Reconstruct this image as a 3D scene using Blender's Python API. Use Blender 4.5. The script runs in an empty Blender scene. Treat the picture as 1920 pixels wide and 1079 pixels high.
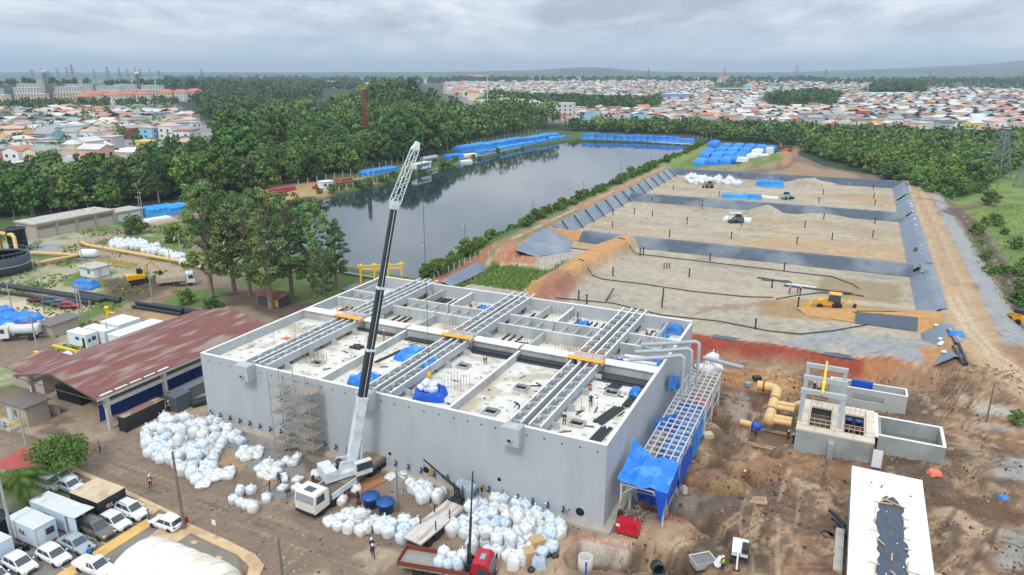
import bpy,bmesh,math,random
import numpy as np
from mathutils import Vector,Matrix
R=math.radians
rnd=random.Random(7)
SC=bpy.context.scene
COL=SC.collection
# ---------------------------------------------------------------- camera
FPX,HCAM=1335.0,40.0
PITCH=math.atan(408/FPX)
SP,CP=math.sin(PITCH),math.cos(PITCH)
cam_data=bpy.data.cameras.new('camera')
cam=bpy.data.objects.new('camera',cam_data)
COL.objects.link(cam)
cam.location=(0,0,HCAM)
cam.rotation_euler=(math.pi/2-PITCH,0,0)
cam_data.sensor_width=36.0
cam_data.lens=FPX/1920*36.0
cam_data.clip_start,cam_data.clip_end=0.5,40000
SC.camera=cam
def un(px,py,z=0.0):
 """photo pixel -> point of the site on the level z"""
 x=(px-960)/FPX
 y=-(py-539.5)/FPX
 dx,dy,dz=x,CP+y*SP,-SP+y*CP
 t=(z-HCAM)/dz
 return Vector((dx*t,dy*t,z))
TH=R(-25.65)
AX,AY=-36.3,77.0
CU,SU=math.cos(TH),math.sin(TH)
def W(u,v,z=0.0):
 return Vector((AX+u*CU-v*SU,AY+u*SU+v*CU,z))
def toUV(x,y):
 dx,dy=x-AX,y-AY
 return dx*CU+dy*SU,-dx*SU+dy*CU
def UVP(px,py,z=0.0):
 p=un(px,py,z)
 return toUV(p.x,p.y)
 # ---------------------------------------------------------------- noise for meshes
def _h(ix,iy,seed):
 n=(ix*374761393+iy*668265263+seed*1442695041).astype(np.int64)&0x7fffffff
 n=((n^(n>>13))*1274126177)&0x7fffffff
 return((n^(n>>16))&0xffff)/65535.0
def vnoise(x,y,s,seed=0):
 x=np.asarray(x,float)/s
 y=np.asarray(y,float)/s
 ix,iy=np.floor(x).astype(np.int64),np.floor(y).astype(np.int64)
 fx,fy=x-ix,y-iy
 fx,fy=fx*fx*(3-2*fx),fy*fy*(3-2*fy)
 a,b=_h(ix,iy,seed),_h(ix+1,iy,seed)
 c,d=_h(ix,iy+1,seed),_h(ix+1,iy+1,seed)
 return(a*(1-fx)+b*fx)*(1-fy)+(c*(1-fx)+d*fx)*fy
def fbm(x,y,s,seed=0,o=4):
 t,a,n=0,0.5,0
 for k in range(o):
  t=t+a*vnoise(x,y,s/2**k,seed+k*17)
  n+=a
  a*=.5
 return t/n
def sstep(a,b,x):
 t=np.clip((x-a)/(b-a),0,1)
 return t*t*(3-2*t)
def sdist(poly,x,y):
 """signed distance to a polygon, positive inside"""
 x,y=np.asarray(x,float),np.asarray(y,float)
 d=np.full(x.shape,1e18)
 ins=np.zeros(x.shape,bool)
 n=len(poly)
 for i in range(n):
  ax,ay=poly[i][0],poly[i][1]
  bx,by=poly[(i+1)%n][0],poly[(i+1)%n][1]
  ex,ey=bx-ax,by-ay
  wx,wy=x-ax,y-ay
  t=np.clip((wx*ex+wy*ey)/(ex*ex+ey*ey+1e-12),0,1)
  d=np.minimum(d,(wx-ex*t)**2+(wy-ey*t)**2)
  c=((ay<=y)!=(by<=y))
  with np.errstate(divide='ignore',invalid='ignore'):
   xc=ax+(y-ay)/(by-ay+(by==ay))*ex
  ins^=c&(x<xc)
 d=np.sqrt(d)
 return np.where(ins,d,-d)
 # ---------------------------------------------------------------- materials
def lin(c):
 c=c/255.0
 return c/12.92 if c<=0.04045 else((c+0.055)/1.055)**2.4
def rgb(r,g,b,k=1.0):
 return(lin(r)*k,lin(g)*k,lin(b)*k,1.0)
MATS={}
def mat(name,c,rough=.8,var=.12,scale=1.0,bump=0.0,bscale=None,metal=0.0,objcol=False,objrnd=0.0,attr=None,stain=None,stainscale=.3,stainamt=.5,stretch=None,alpha=None,twoside=None,spec=None):
 """one procedural surface: base colour varied by noise, optional second colour in patches, optional bump"""
 if name in MATS:
  return MATS[name]
 m=bpy.data.materials.new(name)
 m.use_nodes=True
 nt=m.node_tree
 N,L=nt.nodes,nt.links
 p=N['Principled BSDF']
 p.inputs['Roughness'].default_value=rough
 p.inputs['Metallic'].default_value=metal
 if spec is not None:
  p.inputs['Specular IOR Level'].default_value=spec
 tc=N.new('ShaderNodeTexCoord')
 src=tc.outputs['Object']
 if stretch:
  mp=N.new('ShaderNodeMapping')
  mp.inputs['Scale'].default_value=stretch
  L.new(src,mp.inputs['Vector'])
  src=mp.outputs['Vector']
 if objcol or attr:
  if attr:
   a=N.new('ShaderNodeAttribute')
   a.attribute_name=attr
   base=a.outputs['Color']
  else:
   a=N.new('ShaderNodeObjectInfo')
   base=a.outputs['Color']
 else:
  r_=N.new('ShaderNodeRGB')
  r_.outputs[0].default_value=c if len(c)==4 else(*c,1)
  base=r_.outputs[0]
 if stain:
  ns=N.new('ShaderNodeTexNoise')
  ns.inputs['Scale'].default_value=stainscale
  ns.inputs['Detail'].default_value=5
  L.new(src,ns.inputs['Vector'])
  rp=N.new('ShaderNodeValToRGB')
  rp.color_ramp.elements[0].position=.5
  rp.color_ramp.elements[0].color=(0,0,0,1)
  rp.color_ramp.elements[1].position=.62
  rp.color_ramp.elements[1].color=(stainamt,)*3+(1,)
  L.new(ns.outputs['Fac'],rp.inputs['Fac'])
  mx=N.new('ShaderNodeMix')
  mx.data_type='RGBA'
  L.new(rp.outputs['Color'],mx.inputs['Factor'])
  L.new(base,mx.inputs['A'])
  mx.inputs['B'].default_value=stain
  base=mx.outputs['Result']
 if var>0 or objrnd>0:
  hs=N.new('ShaderNodeHueSaturation')
  L.new(base,hs.inputs['Color'])
  val=None
  if var>0:
   n1=N.new('ShaderNodeTexNoise')
   n1.inputs['Scale'].default_value=scale
   n1.inputs['Detail'].default_value=5
   n1.inputs['Roughness'].default_value=.65
   L.new(src,n1.inputs['Vector'])
   mr=N.new('ShaderNodeMapRange')
   mr.inputs['From Min'].default_value=.25
   mr.inputs['From Max'].default_value=.75
   mr.inputs['To Min'].default_value=1-var
   mr.inputs['To Max'].default_value=1+var
   L.new(n1.outputs['Fac'],mr.inputs['Value'])
   val=mr.outputs['Result']
  if objrnd>0:
   oi=N.new('ShaderNodeObjectInfo')
   m2=N.new('ShaderNodeMapRange')
   m2.inputs['To Min'].default_value=1-objrnd
   m2.inputs['To Max'].default_value=1+objrnd
   L.new(oi.outputs['Random'],m2.inputs['Value'])
   if val is None:
    val=m2.outputs['Result']
   else:
    mu=N.new('ShaderNodeMath')
    mu.operation='MULTIPLY'
    L.new(val,mu.inputs[0])
    L.new(m2.outputs['Result'],mu.inputs[1])
    val=mu.outputs[0]
   m3=N.new('ShaderNodeMapRange')
   m3.inputs['To Min'].default_value=.5+.035*min(1,objrnd*3)
   m3.inputs['To Max'].default_value=.5-.03*min(1,objrnd*3)
   w=N.new('ShaderNodeMath')
   w.operation='FRACT'
   w2=N.new('ShaderNodeMath')
   w2.operation='MULTIPLY'
   w2.inputs[1].default_value=7.31
   L.new(oi.outputs['Random'],w2.inputs[0])
   L.new(w2.outputs[0],w.inputs[0])
   L.new(w.outputs[0],m3.inputs['Value'])
   L.new(m3.outputs['Result'],hs.inputs['Hue'])
  L.new(val,hs.inputs['Value'])
  base=hs.outputs['Color']
 L.new(base,p.inputs['Base Color'])
 if bump>0:
  nb=N.new('ShaderNodeTexNoise')
  nb.inputs['Scale'].default_value=bscale or scale*3
  nb.inputs['Detail'].default_value=4
  L.new(src,nb.inputs['Vector'])
  b=N.new('ShaderNodeBump')
  b.inputs['Strength'].default_value=min(1,bump)
  b.inputs['Distance'].default_value=bump
  L.new(nb.outputs['Fac'],b.inputs['Height'])
  L.new(b.outputs['Normal'],p.inputs['Normal'])
 MATS[name]=m
 return m
 # ---------------------------------------------------------------- mesh building
class MB:
 def __init__(s):
  s.v,s.f,s.m,s.s=[],[],[],[]
 def add(s,vs,fs,m=0,smooth=False,T=None):
  o=len(s.v)
  if T is not None:
   vs=[T@Vector(q)for q in vs]
  s.v+=[tuple(q)for q in vs]
  for f in fs:
   s.f.append(tuple(i+o for i in f))
   s.m.append(m)
   s.s.append(smooth)
  return s
 def box(s,x0,x1,y0,y1,z0,z1,m=0,T=None):
  vs=[(x0,y0,z0),(x1,y0,z0),(x1,y1,z0),(x0,y1,z0),(x0,y0,z1),(x1,y0,z1),(x1,y1,z1),(x0,y1,z1)]
  return s.add(vs,[(0,3,2,1),(4,5,6,7),(0,1,5,4),(1,2,6,5),(2,3,7,6),(3,0,4,7)],m,False,T)
 def cbox(s,c,d,rz=0,m=0,tilt=None):
  T=Matrix.Translation(c)@Matrix.Rotation(rz,4,'Z')
  if tilt:
   T=T@Matrix.Rotation(tilt[0],4,tilt[1])
  return s.box(-d[0]/2,d[0]/2,-d[1]/2,d[1]/2,-d[2]/2,d[2]/2,m,T)
 def prism(s,poly,z0,z1,m=0,T=None):
  n=len(poly)
  vs=[(p[0],p[1],z0)for p in poly]+[(p[0],p[1],z1)for p in poly]
  fs=[tuple(reversed(range(n))),tuple(range(n,2*n))]+[(i,(i+1)%n,n+(i+1)%n,n+i)for i in range(n)]
  return s.add(vs,fs,m,False,T)
 def side(s,prof,y0,y1,m=0,T=None):
  """profile in x,z swept along y"""
  n=len(prof)
  vs=[(p[0],y0,p[1])for p in prof]+[(p[0],y1,p[1])for p in prof]
  fs=[tuple(range(n)),tuple(reversed(range(n,2*n)))]+[(i,n+i,n+(i+1)%n,(i+1)%n)for i in range(n)]
  return s.add(vs,fs,m,False,T)
 def tube(s,pts,r,n=8,m=0,cap=True,smooth=True,T=None):
  pts=[Vector(p)for p in pts]
  k=len(pts)
  rr=r if isinstance(r,(list,tuple))else[r]*k
  vs=[]
  up=None
  for i,p in enumerate(pts):
   d=(pts[min(i+1,k-1)]-pts[max(i-1,0)]).normalized()
   if up is None:
    up=Vector((0,0,1))if abs(d.z)<.9 else Vector((1,0,0))
   x=d.cross(up).normalized()
   y=d.cross(x).normalized()
   up=-y if False else up
   for j in range(n):
    a=2*math.pi*j/n+math.pi/n
    vs.append(p+(x*math.cos(a)+y*math.sin(a))*rr[i])
  fs=[]
  for i in range(k-1):
   for j in range(n):
    a,b=i*n+j,i*n+(j+1)%n
    fs.append((a,b,b+n,a+n))
  s.add(vs,fs,m,smooth,T)
  if cap:
   s.add(vs[:n],[tuple(reversed(range(n)))],m,False,T)
   s.add(vs[-n:],[tuple(range(n))],m,False,T)
  return s
 def lathe(s,prof,n=16,m=0,T=None,smooth=True):
  """profile of (radius, z)"""
  vs,fs=[],[]
  for r,z in prof:
   for j in range(n):
    a=2*math.pi*j/n
    vs.append((r*math.cos(a),r*math.sin(a),z))
  for i in range(len(prof)-1):
   for j in range(n):
    a,b=i*n+j,i*n+(j+1)%n
    fs.append((a,b,b+n,a+n))
  if prof[0][0]>1e-4:
   fs.append(tuple(reversed(range(n))))
  if prof[-1][0]>1e-4:
   k=(len(prof)-1)*n
   fs.append(tuple(range(k,k+n)))
  return s.add(vs,fs,m,smooth,T)
 def grid(s,P,m=0,smooth=True,closed=False):
  """rows of points -> sheet"""
  nr,nc=len(P),len(P[0])
  vs=[q for row in P for q in row]
  fs=[]
  for i in range(nr-1):
   for j in range(nc-(0 if closed else 1)):
    a,b=i*nc+j,i*nc+(j+1)%nc
    fs.append((a,b,b+nc,a+nc))
  return s.add(vs,fs,m,smooth)
 def mesh(s,name,mats):
  me=bpy.data.meshes.new(name)
  me.from_pydata(s.v,[],s.f)
  for x in(mats if isinstance(mats,(list,tuple))else[mats]):
   me.materials.append(x)
  me.polygons.foreach_set('material_index',s.m)
  me.polygons.foreach_set('use_smooth',s.s)
  me.update()
  return me
 def obj(s,name,mats,parent=None,loc=None,rz=0.0):
  o=bpy.data.objects.new(name,s.mesh(name,mats))
  COL.objects.link(o)
  if parent is not None:
   o.parent=parent
  if loc is not None:
   o.location=loc
  if rz:
   o.rotation_euler=(0,0,rz)
  return o
def np_mesh(name,V,F,mats,smooth=False,col=None):
 """fast mesh from arrays; all faces have the same number of corners"""
 V,F=np.asarray(V,np.float32),np.asarray(F,np.int32)
 me=bpy.data.meshes.new(name)
 me.vertices.add(len(V))
 me.vertices.foreach_set('co',V.ravel())
 me.loops.add(F.size)
 me.loops.foreach_set('vertex_index',F.ravel())
 me.polygons.add(len(F))
 me.polygons.foreach_set('loop_start',np.arange(0,F.size,F.shape[1],dtype=np.int32))
 me.polygons.foreach_set('use_smooth',np.full(len(F),smooth))
 for x in(mats if isinstance(mats,(list,tuple))else[mats]):
  me.materials.append(x)
 me.update(calc_edges=True)
 if col is not None:
  a=me.color_attributes.new('tint','FLOAT_COLOR','POINT')
  c=np.ones((len(V),4),np.float32)
  c[:,:3]=col
  a.data.foreach_set('color',c.ravel())
 return me
def link(name,me,parent=None,loc=None,rz=0.0):
 o=bpy.data.objects.new(name,me)
 COL.objects.link(o)
 o.parent=parent
 if loc is not None:
  o.location=loc
 o.rotation_euler=(0,0,rz)
 return o
def tag(o,label,cat,group=None):
 o['label']=label
 o['category']=cat
 if group:
  o['group']=group
 return o
def thing(name,label,cat,loc=(0,0,0),rz=0.0,group=None):
 o=bpy.data.objects.new(name,None)
 o.empty_display_size=.3
 COL.objects.link(o)
 o.location=loc
 o.rotation_euler=(0,0,rz)
 return tag(o,label,cat,group)
def structure(o,kind='structure',label=None):
 o['kind']=kind
 if label:
  o['label']=label
 return o
def dup(root,loc,rz=0.0,label=None,group=None,scale=None,color=None):
 """copy of a thing with copies of its parts and their parts"""
 def rec(o,parent):
  c=o.copy()
  COL.objects.link(c)
  c.parent=parent
  if color is not None:
   c.color=color
  for ch in KIDS.get(o.name)or list(o.children):
   rec(ch,c)
  return c
 r=rec(root,None)
 r.location=loc
 r.rotation_euler=(0,0,rz)
 if scale is not None:
  r.scale=(scale,)*3 if not isinstance(scale,(tuple,list))else scale
 if label:
  r['label']=label
 if group:
  r['group']=group
 return r
KIDS={}
ALLK=[]
class Kind:
 """first placing moves the built thing itself, later ones copy it"""
 def __init__(s,proto):
  s.p,s.used=proto,False
  ALLK.append(s)
  KIDS[proto.name]=list(proto.children)
  for c in proto.children:
   KIDS[c.name]=list(c.children)
 def put(s,loc,rz=0.0,label=None,group=None,scale=None,color=None):
  if s.used:
   return dup(s.p,loc,rz,label,group,scale,color)
  s.used=True
  o=s.p
  o.location=loc
  o.rotation_euler=(0,0,rz)
  if scale is not None:
   o.scale=(scale,)*3 if not isinstance(scale,(tuple,list))else scale
  if label:
   o['label']=label
  if group:
   o['group']=group
  if color is not None:
   o.color=color
   for ch in KIDS[o.name]:
    ch.color=color
    for g in KIDS.get(ch.name,[]):
     g.color=color
  return o
def rot_min(p,q):
 return math.atan2(q[1]-p[1],q[0]-p[0])
HAZE,HAZE_TOP,EXPOSURE=1.5e-4,190.0,0.06
KS,KT=.82,.88
# ---------------------------------------------------------------- terrain
LAKE_UV=[(-7.5,57),(-7.2,112),(-9.4,157),(-10,207),(-11.5,332),(-41,334),(-83,327),(-88,290),(-88,234),(-87,187),(-82,150),(-83,129),(-86,112),(-70,74),(-50,60)]
LAKE_XY=[tuple(W(*q))[:2]for q in LAKE_UV]
Z_POND,Z_CREST,Z_LAKE=2.0,4.2,1.5
def gz0(x,y):
 x,y=np.asarray(x,float),np.asarray(y,float)
 u,v=toUV(x,y)
 d=np.hypot(x,y)
 h=2.0*sstep(95,190,v)
 h=h+15*np.exp(-(((x+800)/420)**2+((y-1150)/330)**2))+20*np.exp(-(((x+72)/75)**2+((y-600)/140)**2))
 h=h+6*sstep(1200,3200,d)*fbm(x,y,900,3)
 h=h+(2.6-h)*sstep(-79,-84,u)*sstep(100,125,v)*sstep(420,350,v)
 pw=sstep(46.2,48.6,v)*sstep(226,221,v)*sstep(1,4.5,u)*sstep(84,79,u)
 h=h*(1-pw)+Z_POND*pw
 top=Z_CREST*sstep(30,54,v)*(1-.5*sstep(225,250,v))
 rp=sstep(78.7,81.3,u)*sstep(101,90,u)*sstep(240,222,v)
 h=h*(1-rp)+(top+(1.0-top)*sstep(87,97,u)*sstep(40,60,v))*rp
 bank=sstep(62,86,v)*sstep(345,333,v)
 pr=sstep(-8.6,-4.6,u)*sstep(4.6,1.8,u)
 h=np.maximum(h,Z_CREST*pr*bank+0*h)
 sd=sdist(LAKE_XY,x,y)
 shore=sstep(10,0,-sd)
 h=np.where(sd<0,np.maximum(h,1.9*shore*sstep(30,60,v)),h)
 h=h+(-0.5-h)*sstep(-0.6,1.6,sd)
 return h
def _ss(a,b,x):
 t=min(1.0,max(0.0,(x-a)/(b-a)))
 return t*t*(3-2*t)
def gz1(x,y):
 """gz0 for one point"""
 u,v=toUV(x,y)
 d=math.hypot(x,y)
 h=2.0*_ss(95,190,v)
 h+=15*math.exp(-(((x+800)/420)**2+((y-1150)/330)**2))+20*math.exp(-(((x+72)/75)**2+((y-600)/140)**2))
 if d>1200:
  h+=6*_ss(1200,3200,d)*float(fbm(x,y,900,3))
 h+=(2.6-h)*_ss(-79,-84,u)*_ss(100,125,v)*_ss(420,350,v)
 pw=_ss(46.2,48.6,v)*_ss(226,221,v)*_ss(1,4.5,u)*_ss(84,79,u)
 h=h*(1-pw)+Z_POND*pw
 top=Z_CREST*_ss(30,54,v)*(1-.5*_ss(225,250,v))
 rp=_ss(78.7,81.3,u)*_ss(101,90,u)*_ss(240,222,v)
 h=h*(1-rp)+(top+(1.0-top)*_ss(87,97,u)*_ss(40,60,v))*rp
 h=max(h,Z_CREST*_ss(-8.6,-4.6,u)*_ss(4.6,1.8,u)*_ss(62,86,v)*_ss(345,333,v))
 if-102<u<8 and 40<v<350:
  sd=float(sdist(LAKE_XY,x,y))
  if sd<0:
   h=max(h,1.9*_ss(10,0,-sd)*_ss(30,60,v))
  h+=(-0.5-h)*_ss(-0.6,1.6,sd)
 return h
BUMPS=[]
CUTS=[]
PITS=[]
def gz(x,y):
 x,y=np.asarray(x,float),np.asarray(y,float)
 one=x.size==1
 h=np.full(x.shape,gz1(float(x.ravel()[0]),float(y.ravel()[0])))if one else gz0(x,y)
 if one:
  xs_,ys__=float(x.ravel()[0]),float(y.ravel()[0])
  if ys__>420:
   return h
 for bx,by,r,hh,rg in BUMPS:
  if one and abs(xs_-bx)+abs(ys__-by)>2.4*r:
   continue
  d=np.hypot(x-bx,y-by)/r
  if np.min(d)>1.2:
   continue
  nz=1+rg*(fbm(x,y,r*.5,int(bx*3)&255,3)-.5)*2
  h=h+hh*np.clip(1-d*(1+.35*(vnoise(x,y,r*.7,9)-.5)),0,1)**.9*nz
 for pl,w,dp in CUTS:
  if one and min(abs(xs_-a)+abs(ys__-b)for a,b in pl)>45:
   continue
  dd=np.full(x.shape,1e9)
  for(ax,ay),(bx,by)in zip(pl,pl[1:]):
   ex,ey=bx-ax,by-ay
   t=np.clip(((x-ax)*ex+(y-ay)*ey)/(ex*ex+ey*ey),0,1)
   dd=np.minimum(dd,np.hypot(x-ax-ex*t,y-ay-ey*t))
  h=h+dp*sstep(w,w*.45,dd+.25*w*(vnoise(x,y,1.3,5)-.5))
 for poly,s,dp in PITS:
  if one and abs(xs_-poly[0][0])+abs(ys__-poly[0][1])>30:
   continue
  h=h+dp*sstep(0,s,sdist(poly,x,y))
 return h
def G(px,py,lift=0.0):
 """photo pixel -> point on the ground"""
 z=0.0
 for _ in range(12):
  p=un(px,py,z)
  z1=gz1(p.x,p.y)
  if abs(z1-z)<.01:
   break
  z=.4*z+.6*z1
 p.z=float(gz(p.x,p.y))+lift
 return p
def GW(u,v,lift=0.0):
 p=W(u,v)
 p.z=float(gz(p.x,p.y))+lift
 return p
def poly_px(pts):
 return[tuple(G(*q))[:2]for q in pts]
for(px,py,r,h,rg)in[(1468,311,17,6.2,.2),(1440,326,14,1.4,.4),(1530,324,15,1.2,.4),(1520,345,8,2.6,.5),(1440,404,6,2.4,.5),(1420,404,5,1.2,.5),(1310,356,3,.8,.4),(1545,408,7,.9,.4),(1415,355,4,1.2,.5),(1345,350,6,.7,.5),(1610,426,6,.8,.4),(1385,965,4.2,.7,.8),(1365,905,4,.45,.5),(1490,930,3.5,.5,.6),(1545,870,6,.6,.6),(1655,868,6,.5,.6),(1710,760,4,.9,.5),(1800,760,5,.8,.5),(1850,880,6,.8,.7),(1795,880,5,.6,.6),(1860,1030,5,.5,.8),(1670,700,6,1.0,.5),(1740,690,6,1.2,.4),(1450,690,8,.6,.5),(1560,1050,4,.6,.6),(1250,1005,3,.4,.6),(1410,830,3,.5,.6),(275,535,4,.8,.6),(310,545,4,.7,.5),(130,535,6,.4,.4),(1870,760,5,.4,.5),(1790,830,5,.5,.6),(1820,990,5,.4,.6),(560,590,5,.6,.6)]:
 p=un(px,py,2.0 if py<460 else 0.0)
 BUMPS.append((p.x,p.y,r,h,rg))
for(pts,w,dp)in[([(1205,940),(1290,962),(1345,995),(1392,1030)],1.2,-1.3),([(1300,852),(1345,868),(1395,890),(1420,908)],.9,-1.0),([(1335,775),(1375,812),(1420,835),(1455,853)],1.0,-1.0),([(1275,897),(1330,918),(1385,935)],.7,-.7),([(1330,835),(1368,860)],.5,-.45),([(1560,900),(1585,960),(1590,1040)],.8,-.4),([(1090,1042),(1180,1044),(1290,1054)],1.8,-1.8)]:
 CUTS.append(([tuple(un(*q))[:2]for q in pts],w,dp))
PITS.append(([tuple(un(*q))[:2]for q in[(1400,745),(1475,735),(1500,770),(1492,840),(1440,850),(1395,810)]],1.2,-.8))
PITS.append(([tuple(W(*q))[:2]for q in[(-2.6,57.6),(17.4,57.2),(17.8,72.8),(-2,74.2)]],.8,-1.2))
BERM=[UVP(1193,452,4),UVP(1130,492,4),UVP(1062,545,4)]
CUTS.append(([tuple(W(*q))[:2]for q in[(21.5,98),(19.5,80),(18.5,58)]],3.6,2.3))
# ---- the one sheet of ground, finer near the site
ys=[24.0]
while ys[-1]<14000:
 ys.append(ys[-1]+max(.24,ys[-1]*.0062 if ys[-1]<700 else ys[-1]*.02))
ys=np.array(ys)
ns=520
sx=np.linspace(-1,1,ns)
sx=.95*(sx*.8+.2*sx**3)
GX=sx[None,:]*(ys[:,None]+18)
GY=np.repeat(ys[:,None],ns,1)
GX,GY=GX.ravel(),GY.ravel()
GU,GV=toUV(GX,GY)
GD=np.hypot(GX,GY)
GZ=gz(GX,GY)
rough_site=sstep(48,56,GU)*sstep(48,40,GV)*sstep(110,95,GU)
GZ=GZ+rough_site*(.65*(fbm(GX,GY,5,11)-.5)+.5*(fbm(GX,GY,1.6,12,3)-.5)+.42*(fbm(GX,GY,.7,14,2)-.5))+.10*(fbm(GX,GY,3,13)-.5)*sstep(250,150,GD)
TINT=np.zeros((len(GX),3))
N1,N2,N3=fbm(GX,GY,14,21),fbm(GX,GY,4,22),fbm(GX,GY,1.3,23,3)
NL=fbm(GX,GY,60,24)
def col3(r,g,b,k=1.0):
 return np.array(rgb(r,g,b,k)[:3])
def put(w,c):
 global TINT
 w=np.clip(w,0,1)[:,None]
 TINT=TINT*(1-w)+np.asarray(c)*w
def put_poly(pts,c,soft=1.0,wob=1.0,amt=1.0,uv=False,patch=None):
 poly=[tuple(W(*q))[:2]for q in pts]if uv else poly_px(pts)
 a=np.array(poly)
 m=6+soft*2
 idx=np.where((GX>a[:,0].min()-m)&(GX<a[:,0].max()+m)&(GY>a[:,1].min()-m)&(GY<a[:,1].max()+m))[0]
 if not len(idx):
  return
 sd=sdist(poly,GX[idx],GY[idx])+wob*((N2[idx]-.5)*2.4+(N3[idx]-.5)*1.2)
 w=sstep(-soft,soft,sd)*amt
 if patch is not None:
  w=w*sstep(patch-.06,patch+.06,.6*N2[idx]+.4*N1[idx]if soft>.2 else N3[idx])
 TINT[idx]=TINT[idx]*(1-w[:,None])+np.asarray(c)*w[:,None]
def put_line(pts,width,c,amt=.7,wob=.4,uv=False,brk=0.0):
 pl=[tuple(W(*q))[:2]for q in pts]if uv else poly_px(pts)
 a=np.array(pl)
 m=width*2+3
 idx=np.where((GX>a[:,0].min()-m)&(GX<a[:,0].max()+m)&(GY>a[:,1].min()-m)&(GY<a[:,1].max()+m))[0]
 if not len(idx):
  return
 x,y=GX[idx],GY[idx]
 dd=np.full(x.shape,1e9)
 for(ax,ay),(bx,by)in zip(pl,pl[1:]):
  ex,ey=bx-ax,by-ay
  t=np.clip(((x-ax)*ex+(y-ay)*ey)/(ex*ex+ey*ey+1e-9),0,1)
  dd=np.minimum(dd,np.hypot(x-ax-ex*t,y-ay-ey*t))
 w=sstep(width,width*.4,dd+wob*width*(N3[idx]-.5)*2)*amt
 if brk:
  w=w*sstep(brk-.08,brk+.08,N2[idx])
 TINT[idx]=TINT[idx]*(1-w[:,None])+np.asarray(c)*w[:,None]
MUD,MUDL,MUDD=col3(132,112,94),col3(174,153,128),col3(94,76,60)
EARTH,EARTHL,EARTHD,EARTHR=col3(150,116,86),col3(178,152,122),col3(90,73,58),col3(148,106,80)
SAND,SANDG,SANDO=col3(178,163,138),col3(164,154,138),col3(178,144,102)
GRASS,GRASSD,GRASSL=col3(98,118,54),col3(70,90,40),col3(126,142,68)
GRAV,PALE=col3(150,150,148),col3(196,180,158)
FOREST,TOWN=col3(40,56,28),col3(152,146,140)
put(np.ones(len(GX)),MUD)
put(sstep(.42,.62,N1)*.35,MUDL)
put(sstep(.5,.7,N2)*.25,MUDD)
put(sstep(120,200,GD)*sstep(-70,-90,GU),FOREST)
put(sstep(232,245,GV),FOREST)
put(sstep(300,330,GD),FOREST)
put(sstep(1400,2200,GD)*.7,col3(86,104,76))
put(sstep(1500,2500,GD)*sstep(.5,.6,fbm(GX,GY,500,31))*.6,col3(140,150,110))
put_poly([(-60,395),(345,392),(345,540),(300,560),(170,640),(120,700),(-60,760)],GRASS,2,1.5)
put_poly([(-60,395),(345,392),(345,540),(300,560),(170,640),(120,700),(-60,760)],PALE,2,1.5,.55,patch=.52)
put_poly([(-60,400),(40,405),(46,430),(-60,470)],GRASSD,1.5,1)
put_poly([(85,475),(205,432),(345,396),(372,396),(372,408),(250,432),(140,470),(100,505)],MUD,.8,.8)
put_poly([(85,475),(205,432),(345,396),(372,396),(372,408),(250,432),(140,470),(100,505)],MUDL,.8,.8,.7,patch=.5)
put_poly([(100,470),(160,462),(250,480),(345,500),(345,520),(250,505),(150,490)],MUDL*.85,.8,.8)
put_poly([(50,440),(70,455),(120,458),(100,478),(40,480)],GRAV,.6,.5)
put_poly([(190,525),(330,515),(345,545),(330,560),(250,568),(205,560)],MUDD,1,1.2)
put_poly([(150,620),(200,585),(345,540),(480,545),(480,575),(330,580),(210,620),(180,660)],MUD,1,1)
put_poly([(150,620),(200,585),(345,540),(480,545),(480,575),(330,580),(210,620),(180,660)],SANDO*.85,1,1,.6,patch=.5)
put_poly([(-60,560),(60,568),(120,592),(112,612),(60,616),(-60,600)],PALE,.6,.6)
put_poly([(-60,625),(30,620),(110,640),(70,690),(-60,690)],MUD,.8,.8)
put_poly([(260,590),(300,578),(350,590),(300,606)],SANDO,.6,.8,.8)
put_poly([(330,548),(480,548),(560,590),(560,620),(470,575),(330,575)],MUDD,1,1)
put_poly([(480,500),(660,500),(690,545),(560,600),(480,570)],MUDD*1.1,1.2,1.5)
put_poly([(345,545),(420,540),(430,565),(360,575),(300,570)],GRASS,.8,1)
put_poly([(-90,100),(-78,140),(-78,330),(-30,342),(-30,380),(-130,380),(-130,100)],GRASSD,2,2,uv=True)
put_poly([(-92,112),(-84,120),(-84,150),(-100,152),(-118,118)],SANDO,1,1.5,.9,uv=True)
put_line([(505,372),(600,350),(700,330),(800,305)],2.2,SANDO,.7)
put_line([(-88.5,168),(-86,200),(-89.5,235),(-89.5,300)],.7,PALE,.6,uv=True)
put_poly([(-95,225),(-91,225),(-92,265),(-97,265)],MUDL,1,2,.8,uv=True)
put_poly([(-90,55),(-20,40),(-6,44),(-6,60),(-60,62)],GRASS,2,2,.8,uv=True)
put_poly([(-4.6,52),(2.6,56),(2.6,222),(-4.6,222)],col3(158,126,92),.3,.4,uv=True)
put_poly([(-4.6,52),(2.6,56),(2.6,222),(-4.6,222)],col3(120,108,74),.3,.8,.8,uv=True,patch=.5)
put_poly([(-10,55),(-3.0,60),(-2.6,340),(-10,340)],col3(74,98,42),.5,.7,uv=True)
put_line([(-.6,40),(-.6,222)],.7,PALE,.6,uv=True,brk=.45)
put_poly([(-4,36),(4,36),(2,56),(-3,80),(-5,80)],col3(168,104,72),.6,1,.9,uv=True)
put_poly([(-5,224),(4,224),(18,226),(14,330),(-5,330)],GRASSL*.85,.6,.6,uv=True)
put_poly([(0,332),(-40,338),(-40,343),(0,337)],PALE,.5,.5,uv=True)
put_poly([(2,47.5),(80,47.5),(80,220),(2,220)],SAND,.4,.3,uv=True)
pf=sstep(0,2,GU-2)*sstep(0,2,80-GU)*sstep(0,.8,GV-48)*sstep(0,1,220-GV)
band=fbm(GU*.35,GV,5,41)
put(pf*sstep(.42,.58,band)*.75,SANDG)
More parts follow.
